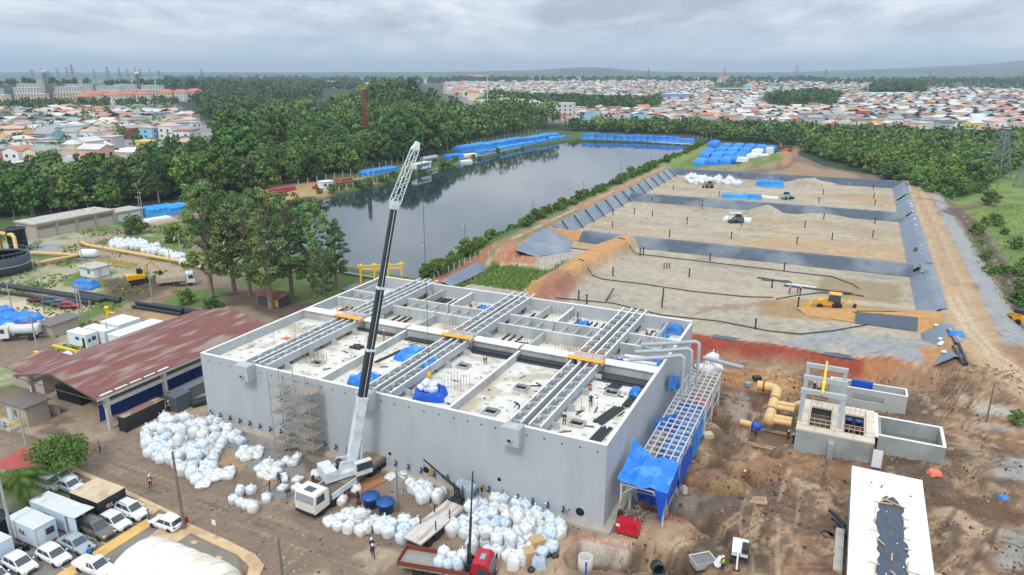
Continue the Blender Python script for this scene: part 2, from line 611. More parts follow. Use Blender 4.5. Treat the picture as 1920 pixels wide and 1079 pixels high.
put(pf*sstep(.52,.68,fbm(GU*.3,GV*1.2,7,42))*.55*sstep(95,110,GV),SANDO*.9)
put(pf*sstep(.6,.75,N2)*.45,MUDL*.8)
put(pf*sstep(.56,.7,fbm(GU*.5,GV*1.5,2.2,43))*.4,MUD*.95)
put_poly([(22,50),(56,49),(54,80),(40,92),(24,90)],SANDG*1.05,1.5,2,.45,uv=True)
put_poly([(55,62),(76,66),(76,75),(60,74),(54,70)],col3(158,132,92),.6,.8,uv=True)
put_poly([(62,78),(76,78),(76,90),(63,92)],col3(150,130,100),.6,.8,uv=True)
put_poly([(45,110),(78,104),(80,128),(50,124)],SANDO,1.5,2,.65,uv=True)
put_poly([(52,186),(80,180),(80,189),(50,190)],SANDO,.8,1,.7,uv=True)
put_poly([(60,49),(78,49),(78,60),(66,62)],col3(140,146,152),.8,1.5,.75,uv=True,patch=.45)
for v_ in(85.5,72.0):
 put_line([(24,v_+1.5),(52,v_-1),(62,v_-4)],.35,SANDO*.9,.8,uv=True)
put_line([(56,70),(50,64),(46,61)],1.6,EARTHR,.5,.8,uv=True)
put_poly([(1000,640),(1305,628),(1500,660),(1690,694),(1660,712),(1500,690),(1330,668)],col3(142,70,52),.35,.3)
put_poly([(46,43.6),(78,43.6),(78,48.7),(46,48.7)],col3(150,66,46),.3,.3,uv=True)
put_poly([(70,44.6),(84,44.6),(84,54),(77.5,54),(77.5,48.4),(70,48.4)],col3(176,122,82),.5,.8,uv=True)
put_line([(21.5,99),(19.5,80),(18.5,56)],3.8,col3(190,142,88),1,.15,uv=True)
put_poly([(19,48),(24,48),(23,66),(17.5,66)],col3(150,100,84),.8,1,.8,uv=True)
put_poly([(3,76),(17,74),(19,96),(4,98)],SANDG*1.05,.8,1,uv=True)
put_poly([(10,92),(20,90),(20,99),(10,99)],SANDO,.8,1,.8,uv=True)
put_poly([(0,74),(9,75),(8,80),(-1,84)],col3(178,118,84),.6,.8,uv=True)
put_poly([(80.5,50),(82.5,50),(87.4,52),(86.8,240),(80.8,240)],col3(172,144,110),.5,.5,uv=True)
put_poly([(80.5,50),(82.5,50),(87.4,52),(86.8,240),(80.8,240)],EARTHL*.9,.5,.8,.5,uv=True,patch=.5)
put_poly([(77,20),(96,22),(92,56),(81,60)],SANDO*.95,1.5,2,.9,uv=True)
for du in(82.6,85.4):
 put_line([(du,50),(du,130),(du-.4,232)],.4,PALE,.3,.2,uv=True)
put_line([(84.5,50),(84.5,130),(84,220)],.35,EARTHR,.5,uv=True,brk=.45)
put_poly([(87.4,52),(92.2,56),(91.6,120),(90.6,196),(87.6,196)],GRAV,.3,.4,uv=True)
put_poly([(93,50),(99.5,56),(98.4,110),(97,165),(95,200),(91.8,200),(92.8,130)],col3(92,74,64),.8,1.2,uv=True)
put_line([(96.2,58),(95.6,120),(94,185)],.3,col3(150,130,120),.7,uv=True,brk=.48)
put_poly([(99.5,50),(180,50),(200,240),(150,330),(100,300),(84,260),(91,205),(97.4,170)],GRASS,1,1.2,uv=True)
put_poly([(99.5,50),(180,50),(200,240),(150,330),(100,300),(84,260),(91,205),(97.4,170)],GRASSL,1,1.2,.6,uv=True,patch=.5)
put_line([(1720,372),(1760,378),(1830,385),(1868,380),(1872,374),(1850,370)],1.6,EARTHR,.9,.3)
put_line([(1775,400),(1800,392),(1830,388)],2.2,col3(98,76,66),.9,.3)
put_poly([(4,224),(40,224),(48,272),(6,268)],GRASSL*.72,1,2,uv=True)
put_poly([(8,226),(36,224),(44,264),(12,262)],EARTHL*.8,1,2,.6,uv=True,patch=.47)
put_poly([(24,222),(88,221),(84,232),(70,250),(56,268),(44,266),(36,246),(28,238)],col3(122,98,86),1,2,uv=True)
put_poly([(34,224),(68,224),(66,252),(46,256)],col3(150,122,92),1,2,uv=True)
put_line([(1470,318),(1485,300),(1495,275)],2.4,col3(170,126,92),.8)
put_poly([(1140,1000),(1250,800),(1345,665),(1500,690),(1660,705),(1760,690),(1920,650),(2100,700),(2300,1200),(1060,1200)],EARTH,1,1)
rs=rough_site
put(rs*sstep(.50,.64,N2)*.75,EARTHL*.95)
put(rs*sstep(.50,.62,fbm(GX,GY,6,51))*.75,EARTHD)
put(rs*sstep(.56,.70,fbm(GX,GY,3,52))*.6,EARTHD*.85)
put(rs*sstep(.55,.66,fbm(GX,GY,9,53))*.6,EARTHR)
put(rs*sstep(.60,.68,N3)*.5,EARTHL)
N6=fbm(GX,GY,.8,57,3)
rd=1-np.abs(2*fbm(GX*.7+GY*.3,GY-GX*.2,2.6,58,3)-1)
put(rs*sstep(.86,.96,rd)*.7,EARTHD*.8)
put(rs*sstep(.57,.66,N6)*.45,EARTHD*.9)
put(sstep(.60,.68,N6)*.22*sstep(140,110,GD),MUDD)
put(rs*sstep(.60,.70,fbm(GX,GY,.9,54,3))*.5,EARTHD)
put_poly([(1225,925),(1300,918),(1330,945),(1300,985),(1215,985)],col3(132,122,112),.6,1,.8)
put_poly([(1310,945),(1370,940),(1415,965),(1395,995),(1330,985)],col3(92,76,66),.5,.8,.85)
put_poly([(1320,905),(1370,892),(1415,905),(1400,930),(1330,930)],col3(142,112,70),.5,.8,.9)
put_poly([(1420,900),(1470,870),(1480,930),(1460,970),(1430,960)],col3(96,76,62),.6,1,.85)
put_poly([(1180,975),(1300,985),(1310,1015),(1180,1020),(1090,1015)],col3(172,142,116),.5,.8,.8)
put_poly([(1085,1010),(1185,1015),(1175,1035),(1090,1030)],col3(186,172,156),.3,.4)
put_poly([(1360,880),(1465,850),(1640,880),(1600,900),(1500,895),(1420,905)],col3(146,106,74),.6,1,.7)
put_poly([(1735,925),(1800,935),(1920,960),(1920,985),(1800,970),(1735,950)],col3(96,68,48),.8,1,.9)
put_poly([(1740,950),(1800,965),(1840,1000),(1835,1025),(1800,990),(1745,965)],EARTHL,.4,.7,.8)
put_poly([(1860,870),(1930,860),(1930,910),(1870,905)],GRAV*.95,.6,.6,.9)
put_poly([(1880,1010),(1930,1000),(1930,1079),(1850,1079)],col3(150,150,144),.6,1,.85)
put_poly([(1820,764),(1850,760),(1905,770),(1895,780),(1830,774)],col3(176,172,162),.3,.4,.9)
put_poly([(1800,790),(1860,798),(1905,805),(1890,815),(1820,805)],GRAV,.3,.5,.7)
put_poly([(1790,830),(1850,840),(1870,900),(1810,905)],EARTHL*.9,.8,1,.6)
put_poly([(1340,690),(1420,700),(1500,715),(1500,740),(1400,735),(1345,720)],col3(178,128,76),.6,1,.6)
put_poly([(1355,735),(1400,730),(1410,800),(1370,790)],col3(150,138,126),.5,.8,.8)
put_line([(1775,540),(1800,600),(1840,660),(1900,715),(1990,770)],3.6,col3(178,150,116),.9,.2)
put_line([(1780,560),(1812,620),(1856,672),(1930,722)],.5,PALE,.6,.3)
put_line([(1796,560),(1830,620),(1872,668),(1940,712)],.5,PALE,.6,.3)
for k in range(26):
 a=rnd.uniform(0,6.28)
 px,py=rnd.uniform(1740,1905),rnd.uniform(690,830)
 put_line([(px-45,py-6),(px,py),(px+45,py+rnd.uniform(4,18))],.22,EARTHD if k%2 else EARTHL,.6,.3)
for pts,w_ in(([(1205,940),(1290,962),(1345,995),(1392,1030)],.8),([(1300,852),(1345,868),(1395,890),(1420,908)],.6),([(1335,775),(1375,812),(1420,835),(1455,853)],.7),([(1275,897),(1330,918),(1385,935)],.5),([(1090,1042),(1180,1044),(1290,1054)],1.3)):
 put_line(pts,w_,EARTHD*.8,.85,.5)  # trench lines tinted dark: damp soil plus painted-in shade so the cuts show
for k in range(60):
 px,py=rnd.uniform(1240,1900),rnd.uniform(700,1070)
 a=rnd.uniform(-.5,.5)if py<860 else rnd.uniform(-1.6,.4)
 c,sn=46*math.cos(a),30*math.sin(a)
 for off in(0,9):
  put_line([(px-c,py-sn+off),(px,py+off+rnd.uniform(-3,3)),(px+c,py+sn+off)],.17,EARTHD*.85 if k%3 else EARTHL,.65,.4)
for k in range(16):
 px,py=rnd.uniform(1400,1500),rnd.uniform(880,1060)
 put_line([(px,py),(px+rnd.uniform(-14,4),py+40),(px+rnd.uniform(-24,4),py+85)],.2,EARTHD if k%2 else EARTHL,.45,.3)
put_poly([(-60,790),(210,815),(270,900),(560,1000),(760,1040),(760,1100),(480,1100),(430,990),(240,880),(-60,830)],MUD*.93,1,1)
for k in range(46):
 t=rnd.random()
 px,py=10+640*t+rnd.uniform(-30,30),800+230*t+rnd.uniform(-30,40)
 put_line([(px-70,py-24),(px,py),(px+70,py+26)],rnd.uniform(.12,.3),MUDL if k%2 else MUDD,.4,.3,brk=.42)
for pts in([(455,945),(560,935),(580,970),(470,965)],[(510,970),(600,1000),(590,1008),(520,985)],[(560,1030),(640,1040),(620,1079),(540,1079)],[(120,800),(210,790),(260,820),(150,830)],[(575,1000),(600,1002),(592,1040),(570,1040)],[(690,1025),(760,1040),(700,1079),(640,1070)],[(10,795),(90,800),(60,812),(0,806)]):
 put_poly(pts,MUDL*1.02,.3,.8,.85,patch=.46)
put_poly([(380,790),(560,850),(600,860),(540,900),(470,880),(400,850)],GRAV*.8,.6,.8,.8)
put_poly([(500,915),(555,912),(550,935),(505,938)],GRAV*.75,.3,.4)
put_poly([(700,890),(800,895),(850,930),(740,925)],GRAV*.7,.6,.8,.9)
put_poly([(395,870),(430,840),(470,860),(440,890)],SANDO*.85,.4,.6,.8)
put_poly([(485,895),(520,885),(540,900),(500,915)],SANDO,.3,.4,.8)
put_poly([(560,850),(620,850),(640,880),(580,885)],EARTHD,.5,.6,.7)
put_poly([(930,1020),(1010,1000),(1085,1005),(1060,1079),(930,1079)],col3(176,150,124),.5,.8,.9)
put_poly([(400,772),(560,825),(700,870),(1000,960),(1130,995),(1128,1004),(900,950),(640,885),(400,790)],col3(150,140,124),.25,.3)
put_poly([(1148,920),(1200,925),(1190,985),(1140,1000)],GRAV*.9,.4,.5,.9)
put_poly([(-24,-7),(-8,-7),(-8,22),(-24,22)],col3(176,156,132),.4,.3,uv=True)
put_poly([(-8,-6),(-2,-6),(-1,22),(-8,22)],MUDL,.6,.8,.8,uv=True)
put_poly([(-200,205),(320,190),(420,255),(360,310),(100,330),(-200,330)],TOWN,5,6)
put_poly([(500,166),(590,168),(590,182),(510,180)],col3(150,166,60),4,4)
tw=sstep(500,560,GD)*sstep(1750,1500,GD)*sstep(-.12,-.04,np.arctan2(GX,GY))
put(tw*.9,TOWN)
TINT*=(1+.22*(N3-.5)+.16*(N2-.5))[:,None]
nr=len(ys)
ii=np.arange((nr-1)*ns).reshape(nr-1,ns)[:,:-1].ravel()
GF=np.stack([ii,ii+1,ii+1+ns,ii+ns],1)
m_ground=mat('ground_earth',(0,0,0),.92,.2,.9,.3,2.6,attr='tint')
nt=m_ground.node_tree
for n_ in[n for n in nt.nodes if n.type=='HUE_SAT']:
 n5=nt.nodes.new('ShaderNodeTexNoise')
 n5.inputs['Scale'].default_value=5.5
 n5.inputs['Detail'].default_value=6
 n5.inputs['Roughness'].default_value=.75
 m5=nt.nodes.new('ShaderNodeMapRange')
 m5.inputs['From Min'].default_value,m5.inputs['From Max'].default_value=.3,.7
 m5.inputs['To Min'].default_value,m5.inputs['To Max'].default_value=.72,1.28
 x5=nt.nodes.new('ShaderNodeMath')
 x5.operation='MULTIPLY'
 t5=nt.nodes.new('ShaderNodeTexCoord')
 nt.links.new(t5.outputs['Object'],n5.inputs['Vector'])
 nt.links.new(n5.outputs['Fac'],m5.inputs['Value'])
 nt.links.new(m5.outputs['Result'],x5.inputs[0])
 nt.links.new(n_.inputs['Value'].links[0].from_socket,x5.inputs[1])
 nt.links.new(x5.outputs[0],n_.inputs['Value'])
for l_ in[l for l in nt.links if l.to_socket.name=='Base Color']:
 vz=nt.nodes.new('ShaderNodeTexVoronoi')
 vz.inputs['Scale'].default_value=3.2
 lt=nt.nodes.new('ShaderNodeMath')
 lt.operation='LESS_THAN'
 lt.inputs[1].default_value=.17
 sc3=nt.nodes.new('ShaderNodeSeparateColor')
 vr=nt.nodes.new('ShaderNodeMapRange')
 vr.inputs['To Min'].default_value,vr.inputs['To Max'].default_value=.45,1.7
 mm3=nt.nodes.new('ShaderNodeMix')
 mm3.data_type='RGBA'
 mm3.blend_type='MULTIPLY'
 nt.links.new(t5.outputs['Object'],vz.inputs['Vector'])
 nt.links.new(vz.outputs['Distance'],lt.inputs[0])
 nt.links.new(vz.outputs['Color'],sc3.inputs[0])
 nt.links.new(sc3.outputs[0],vr.inputs['Value'])
 nt.links.new(lt.outputs[0],mm3.inputs['Factor'])
 nt.links.new(l_.from_socket,mm3.inputs['A'])
 nt.links.new(vr.outputs['Result'],mm3.inputs['B'])
 nt.links.new(mm3.outputs['Result'],l_.to_socket)
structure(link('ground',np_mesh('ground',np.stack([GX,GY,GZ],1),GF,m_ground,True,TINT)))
# ---- water
m_water=mat('lagoon_water',(.022,.036,.052),.05,0,spec=1.0)
nt=m_water.node_tree
bp=nt.nodes.new('ShaderNodeBump')
bp.inputs['Strength'].default_value=.05
bp.inputs['Distance'].default_value=.05
nz_=nt.nodes.new('ShaderNodeTexNoise')
nz_.inputs['Scale'].default_value=.8
nz_.inputs['Detail'].default_value=4
tc_=nt.nodes.new('ShaderNodeTexCoord')
nt.links.new(tc_.outputs['Object'],nz_.inputs['Vector'])
nt.links.new(nz_.outputs['Fac'],bp.inputs['Height'])
nt.links.new(bp.outputs['Normal'],nt.nodes['Principled BSDF'].inputs['Normal'])
mb=MB()
pts=[]
for i,q in enumerate(LAKE_UV):
 pts.append(tuple(W(*q)))
cx=sum(p[0]for p in pts)/len(pts)
cy=sum(p[1]for p in pts)/len(pts)
out=[(cx+(p[0]-cx)*1.03,cy+(p[1]-cy)*1.03)for p in pts]
mb.add([(x,y,Z_LAKE)for x,y in out],[tuple(range(len(out)))])
structure(mb.obj('lake_water',m_water))
mb=MB()
rv=[un(*q,.6)for q in[(1895,395),(1905,350),(1925,325),(1990,320),(2060,345),(2060,400),(1940,420)]]
mb.add([(p.x,p.y,1.25)for p in rv],[tuple(range(len(rv)))])
structure(mb.obj('river_water',m_water))
# ---- lined banks of the ponds
m_liner=mat('pond_liner',rgb(112,124,138),.42,.16,.25,.1,.7,stain=rgb(150,156,160),stainscale=.12,stainamt=.45)
m_linerd=mat('pond_liner_dark',rgb(72,84,98),.45,.2,.3,.1,.8,stain=rgb(140,146,150),stainscale=.09,stainamt=.55)
m_soil=mat('orange_soil',rgb(190,142,90),.95,.2,1.2,.2)
def bank(name,rows,m,jit=.06):
 """sheet through rows of uv points, finely divided and slightly creased"""
 Pn=[]
 nrow=len(rows)
 for a,b in zip(rows,rows[1:]):
  k=4 if nrow>2 else 7
  for t in range(k):
   f=t/k
   Pn.append([tuple(x+(y-x)*f for x,y in zip(p,q))for p,q in zip(a,b)])
 Pn.append(rows[-1])
 out=[]
 ks=[max(1,int(math.hypot(q[0]-p[0],q[1]-p[1])/1.2))for p,q in zip(rows[0],rows[0][1:])]
 for i,r in enumerate(Pn):
  row=[]
  for k,p,q in zip(ks,r,r[1:]):
   for t in range(k):
    f=t/k
    u,v,z=(x+(y-x)*f for x,y in zip(p,q))
    w=W(u,v,z+rnd.uniform(-jit,jit))
    row.append(w)
  u,v,z=r[-1]
  row.append(W(u,v,z))
  out.append(row)
 mm=MB().grid(out,0,True)
 return structure(mm.obj(name,m))
zp,zc=Z_POND+.06,Z_CREST
for v0,u0,u1 in((99.6,10.5,78.5),(157,5,79.5)):
 bank('pond_dike',[[(u0,v0-2.2,zp),(u1,v0-2.2,zp)],[(u0,v0,zc-.25),(u1,v0,zc-.25)],[(u0,v0+1.3,zc-.22),(u1,v0+1.3,zc-.22)],[(u0,v0+3.6,zp),(u1,v0+3.6,zp)]],m_linerd)
bank('pond_dike',[[(4,216.6,zp),(81,216.6,zp)],[(2.2,218.8,zc-.1),(82,218.8,zc-.1)],[(2.2,220.2,zc-.1),(82,220.2,zc-.1)],[(2,224,2.0),(82,224,2.0)]],m_linerd)
bank('pond_bank',[[(5.6,104,zp),(5.8,160,zp),(5.6,216.6,zp)],[(2.0,102,zc+.05),(2.0,160,zc+.05),(2.2,219,zc+.05)]],m_liner)
bank('pond_bank',[[(7.4,80.5,zp),(12.2,88,zp),(9.2,97.4,zp)],[(.2,80,zc-.5),(1.4,90,zc+.05),(2.2,99.5,zc+.05)]],m_liner,.12)
bank('pond_bank',[[(5.6,98.2,zp),(11,98.2,zp)],[(2.4,100,zc+.0),(10.6,99.8,zc-.15)]],m_soil)
for(va,vb)in((48.8,63.5),(70.5,97.5),(101.2,155),(158.6,187),(190,217)):
 bank('pond_bank',[[(78.0,va,zp),(78.0,vb,zp)],[(80.8,va,zc+.12),(80.8,vb,zc+.12)],[(81.8,va,zc+.14),(81.8,vb,zc+.14)]],m_liner)
bank('pond_bank',[[(69,64.2,zp),(77.6,64.2,zp)],[(69,66.2,zc-.9),(77.6,66.2,zc-.5)]],m_linerd)
bank('pond_bank',[[(62,65.0,zp-.02),(69,64.6,zp)],[(60,68,zp+.2),(69,67,zc-.9)],[(64,71,zp+.1),(77,69.6,zc-.6)]],m_soil)
bank('pond_dike',[[(69,66.3,zc-.9),(81,66.3,zc-.4)],[(66,69,zp+.6),(81,70.4,zc-.3)],[(66,71,zp),(79,72,zp)]],m_soil)
bank('pond_bank',[[(77.6,64.2,zp-.1),(82,64.2,zp+.3)],[(77.6,66.2,zc-.5),(82,66.3,zc-.3)]],m_soil)
bank('pond_bank',[[(50,48.4,Z_POND+.03),(77,48.0,Z_POND+.03)],[(50,49.6,Z_POND+.09),(77,49.4,Z_POND+.09)]],m_linerd)
bank('pond_bank',[[(-.8,59,.3),(-.2,73,.3)],[(-2.8,58,1.5),(-2.4,74.5,1.9)]],m_liner)
def rubble(name,label,boxes,n,smin,smax,cols,seed):
 rs_=np.random.RandomState(seed)
 VV,CC=[],[]
 cube=np.array([(-1,-1,-.7),(1,-.8,-.7),(.9,1,-.7),(-1,.8,-.7),(-.6,-.7,.6),(.7,-.5,.8),(.5,.7,.5),(-.7,.5,.7)])*.5
 for poly in boxes:
  P_=np.array(poly_px(poly))
  x=rs_.uniform(P_[:,0].min(),P_[:,0].max(),n*2)
  y=rs_.uniform(P_[:,1].min(),P_[:,1].max(),n*2)
  k=(sdist(poly_px(poly),x,y)>0)&(rs_.uniform(size=n*2)<.25+1.3*sstep(.42,.62,fbm(x,y,3.5,91)))
  x,y=x[k],y[k]
  z=gz(x,y)
  for i in range(len(x)):
   s_=smin+(smax-smin)*rs_.uniform()**3
   a=rs_.uniform(0,6.28)
   q=cube*s_*rs_.uniform(.6,1.4,(8,3))
   c_,d_=math.cos(a),math.sin(a)
   VV.append(np.stack([x[i]+q[:,0]*c_-q[:,1]*d_,y[i]+q[:,0]*d_+q[:,1]*c_,z[i]+q[:,2]+s_*.12],1))
   CC.append(np.repeat(np.array(cols[rs_.randint(len(cols))])[None]*rs_.uniform(.7,1.25),8,0))
 V_,C_=np.concatenate(VV),np.concatenate(CC)
 o=np.arange(0,len(V_),8)[:,None,None]
 F_=(np.array([(0,3,2,1),(4,5,6,7),(0,1,5,4),(1,2,6,5),(2,3,7,6),(3,0,4,7)])[None]+o).reshape(-1,4)
 structure(link(name,np_mesh(name,V_,F_,mat('loose_stone',(0,0,0),.95,.15,3,attr='tint'),False,C_)),'stuff',label)
rubble('clods','loose clods and stones on the excavated earth',[[(1160,1000),(1260,830),(1350,680),(1500,705),(1920,690),(1990,1100),(1100,1100)]],7500,.05,.3,[EARTHD,EARTHD,EARTH,EARTH,EARTHL*.85,EARTHR*.9,col3(136,126,114)],3)
rubble('gravel','loose gravel and grit along the tank foot and yard',[[(385,800),(560,850),(900,930),(1130,1000),(1060,1060),(700,1020),(450,930)],[(1148,925),(1230,935),(1200,1000),(1130,1005)],[(100,800),(240,820),(300,900),(560,990),(760,1079),(500,1079),(400,970),(240,890)]],2200,.05,.25,[MUDD,MUDL,col3(150,148,144),col3(120,116,110)],4)
# ---------------------------------------------------------------- the concrete filter tank
m_conc=mat('tank_wall_concrete',rgb(178,182,184),.85,.06,.5,.03,6,stain=rgb(160,165,168),stainscale=.4,stainamt=.3,stretch=(1,1,.4))
m_conc2=mat('tank_inner_concrete',rgb(182,184,182),.9,.14,.6,.04,5,stain=rgb(140,142,140),stainscale=.5,stainamt=.45,stretch=(1,1,.35))
m_deck=mat('tank_deck_concrete',rgb(218,213,202),.9,.12,1.1,.02,5,stain=rgb(176,160,136),stainscale=.32,stainamt=.75)
m_pad=mat('deck_nozzle_grey',rgb(170,168,162),.9,.1,2)
m_dark=mat('dark_opening',rgb(24,24,26),.9,.2,2)
m_cap=mat('white_capping',rgb(232,230,224),.85,.06,1.5)
m_blackpipe=mat('black_plastic_pipe',rgb(44,48,54),.42,.2,2)
m_rust=mat('rusty_steel',rgb(120,96,80),.8,.25,4)
m_steelg=mat('galvanised_steel',rgb(176,180,184),.45,.1,3,metal=.35)
m_blueval=mat('blue_valve_paint',rgb(30,62,124),.4,.15,3)
m_blackval=mat('black_valve_paint',rgb(38,38,42),.5,.15,3)
m_tarp=mat('blue_tarpaulin',rgb(34,126,214),.5,.2,1.4,.16,2.6,stain=rgb(110,168,220),stainscale=.7,stainamt=.5)
m_tarpd=mat('dark_blue_tarpaulin',rgb(14,84,190),.5,.2,.9,.12,2)
m_orange=mat('orange_plank',rgb(240,170,50),.7,.12,3)
m_plank=mat('scaffold_plank',rgb(152,140,128),.85,.2,3,stretch=(1,6,1))
m_wood=mat('sawn_timber',rgb(206,172,128),.85,.16,3,stretch=(1,5,1))
m_woodd=mat('weathered_timber',rgb(150,126,104),.88,.2,3,stretch=(1,5,1))
m_netting=mat('orange_safety_netting',rgb(238,132,100),.8,.12,3)
tank=thing('filter_tank','large pale grey concrete tank with open cells and twin launder channels on top','tank',W(0,0,0),TH)
TU,TV,TZ=49.5,35.2,8.5
w=.32
for(x0,x1,y0,y1)in((0,TU,0,w),(0,w,w,TV-w),(TU-w,TU,w,TV-w),(0,TU,TV-w,TV)):
 mb=MB()
 if y1-y0<1 and y0<1:
  mb.box(x0,x1,y0,y1,-.3,TZ)
 elif y0>30:
  mb.box(x0,x1,y0,y1,-.3,TZ+.25)
 else:
  mb.box(x0,x1,y0,y1,-.3,TZ)
 mb.box(x0+.002,x1-.002,y0+.002,y1-.002,TZ+(.25 if y0>30 else 0),TZ+(.29 if y0>30 else.04),1)
 if y0==0:
  for k in range(30):
   x=1.2+k*1.63+.2*math.sin(k*7)
   mb.lathe([(0,0),(.085,0),(.085,.012),(0,.012)],10,2,Matrix.Translation((x,-.008,7.75+.05*math.sin(k*3)))@Matrix.Rotation(R(90),4,'X'))
  for(x,z,r)in((47.2,1.15,.42),(30.6,1.15,.36),(38.9,2.3,.2),(26.2,1.9,.18)):
   mb.lathe([(0,0),(r,0),(r,.02),(0,.02)],16,2,Matrix.Translation((x,-.008,z))@Matrix.Rotation(R(90),4,'X'))
  for x in(16.6,33.0):
   mb.box(x-.02,x+.02,-.006,.01,0,TZ-.3,3)
  for(x,zt)in((31.3,1.6),(37.2,1.3)):
   mb.add([(x-.12,-.007,zt),(x+.12,-.007,zt),(x+.5,-.007,.5),(x-.6,-.007,.5)],[(0,1,2,3)],4)
 mb.obj('wall',[m_conc,m_cap,m_dark,m_conc2,mat('seep_stain',rgb(172,146,96),.9,.3,2)],tank)
MB().box(-.9,TU+.8,-.85,-.001,-.3,.32).box(TU+.001,TU+.8,0,TV,-.3,.28).obj('footing',mat('footing_concrete',rgb(178,168,152),.9,.15,1),tank)
CH=[(6.8,10.1),(23.2,26.5),(39.8,43.1)]
VX=17.4
BAYS=[(w,CH[0][0]),(CH[0][1],16.85),(17.15,CH[1][0]),(CH[1][1],32.85),(33.15,CH[2][0]),(CH[2][1],TU-w)]
ZF,ZB=7.35,7.0
HATCH=[(28.3,12.0),(45.0,4.6),(45.9,12.6),(36.4,3.2),(12.6,5.4),(36.8,9.6)]
mb=MB()
mb.box(w,TU-w,w,VX-.1,ZF-.3,ZF)
mb.box(w,TU-w,VX+1.0,TV-w,ZB-.3,ZB)
for i in range(26):
 for j in range(9):
  u,v=1.2+i*1.88+.12*((j*7+i)%3-1),1.3+j*1.72
  if any(a-.3<u<b+.3 for a,b in CH)or abs(u-17)<.4 or abs(u-33)<.4:
   continue
  if any(abs(u-a)<1.2 and abs(v-b)<1.1 for a,b in HATCH):
   continue
  mb.box(u-.26,u+.26,v-.17,v+.17,ZF,ZF+.012,1)
mb.obj('deck',[m_deck,m_pad],tank)
for(a,b)in HATCH:
 q=MB()
 for(x0,x1,y0,y1)in((-.75,.75,-.65,-.55),(-.75,.75,.55,.65),(-.75,-.65,-.55,.55),(.65,.75,-.55,.55)):
  q.box(a+x0,a+x1,b+y0,b+y1,ZF,ZF+.3)
 q.box(a-.65,a+.65,b-.55,b+.55,ZF+.005,ZF+.02,1)
 q.obj('hatch',[m_conc2,m_dark],tank)
for(a,b)in BAYS:
 q=MB().box(a,b,VX-.1,VX+.12,ZF,8.55).box(a,b,VX+.85,VX+1.05,ZB,8.55)
 q.box(a,b,VX-.35,VX+1.15,8.551,8.68,1)
 q.obj('cross_wall',[m_conc2,m_cap],tank)
for x in(16.85,32.85):
 MB().box(x,x+.3,w,VX-.12,ZF,8.28).box(x+.004,x+.296,w+.01,VX-.13,8.28,8.31,1).obj('partition',[m_conc2,m_cap],tank)
for i,(a,b)in enumerate(BAYS):
 q=MB()
 for v_ in(24.3,28.0):
  q.box(a,b,v_,v_+.22,ZB,8.45).box(a+.002,b-.002,v_+.004,v_+.216,8.45,8.48,1)
 k=int((b-a)/1.9)
 for t in range(1,k+1):
  x=a+(b-a)*t/(k+1)
  q.box(x-.09,x+.09,24.52,28.0,7.85,8.1)
 q.box(a,b,24.52,28.0,7.3,7.36)
 q.obj('cell_wall',[m_conc2,m_cap],tank)
for x in(16.85,32.85):
 MB().box(x,x+.3,VX+1.06,24.3,ZB,8.15).obj('partition',m_conc2,tank)
 MB().box(x,x+.3,28.22,TV-w,ZB,8.3).box(x+.003,x+.297,28.23,TV-w-.01,8.3,8.33,1).obj('partition',[m_conc2,m_cap],tank)
for(a,b)in((1.0,4.6),(12,14.2),(29.5,31.6),(46.2,47.4)):
 MB().box(a,a+.25,28.22,TV-w,ZB,8.2).obj('partition',m_conc2,tank)
def channel(x0,x1,v0,v1,z0,z1,name):
 q=MB()
 t=.17
 wt=1.32
 for(a,b)in((x0,x0+wt),(x1-wt,x1)):
  for s_ in(a,b-t):
   q.box(s_,s_+t,v0,v1,z0,z1).box(s_+.003,s_+t-.003,v0+.01,v1-.01,z1+.001,z1+.025,3)
  q.box(a+t,b-t,v0,v1,z0,z0+.12,1)
  n=int((v1-v0)/1.05)
  for k in range(n):
   y=v0+.5+k*1.05
   if k%2==0:
    q.box(a+t,b-t,y,y+.13,z0+.12,z1-.2)
   if k%2:
    q.box(a+t,a+t+.26,y+.1,y+.6,z1-.42,z1-.04,0)
   else:
    q.box(b-t-.26,b-t,y+.4,y+.9,z1-.42,z1-.04,0)
 for y in(v0,v1-t):
  q.box(x0+wt,x1-wt,y,y+t,z0,z1-.25)
 o=q.obj(name,[m_conc,m_deck,m_conc2,m_cap],tank)
 y=v0+1.4
 while y<v1-.5:
  for x in(x0+.3,x1-.35):
   MB().tube([(x,y,ZB-.02),(x,y,z0+.05)],.13,8).obj('support_post',m_blackpipe,o)
  y+=2.6
 y=v0+2.5
 while y<v1-1:
  MB().box(x1-.001,x1+.75,y,y+.12,ZB,z0+.25).obj('upstand',m_conc,o)
  y+=4.1
 return o
for k,(a,b)in enumerate(CH):
 channel(a,b,.33,VX-.4,7.85,8.75,'channel')
 channel(a,b,VX+1.2,TV+1.3,7.85,8.9,'channel')
 q=MB()
 q.box(a-.1,a+1.75,-1.25,-.002,6.95,8.75)
 q.box(a+.02,a+1.63,-1.13,-.1,8.751,8.76,1)
 q.lathe([(.22,0),(.3,0),(.3,.18),(.22,.18),(.22,0)],14,0,Matrix.Translation((a+.8,-1.251,7.5))@Matrix.Rotation(R(90),4,'X'))
 q.lathe([(0,0),(.21,0),(.21,.03),(0,.03)],14,2,Matrix.Translation((a+.8,-1.255,7.5))@Matrix.Rotation(R(90),4,'X'))
 q.obj('outlet_box',[m_conc,m_conc2,m_dark],tank)
 MB().box(a-.15,b+.15,VX-.36,VX+1.16,8.685,9.0).obj('junction_block',m_conc2,tank)
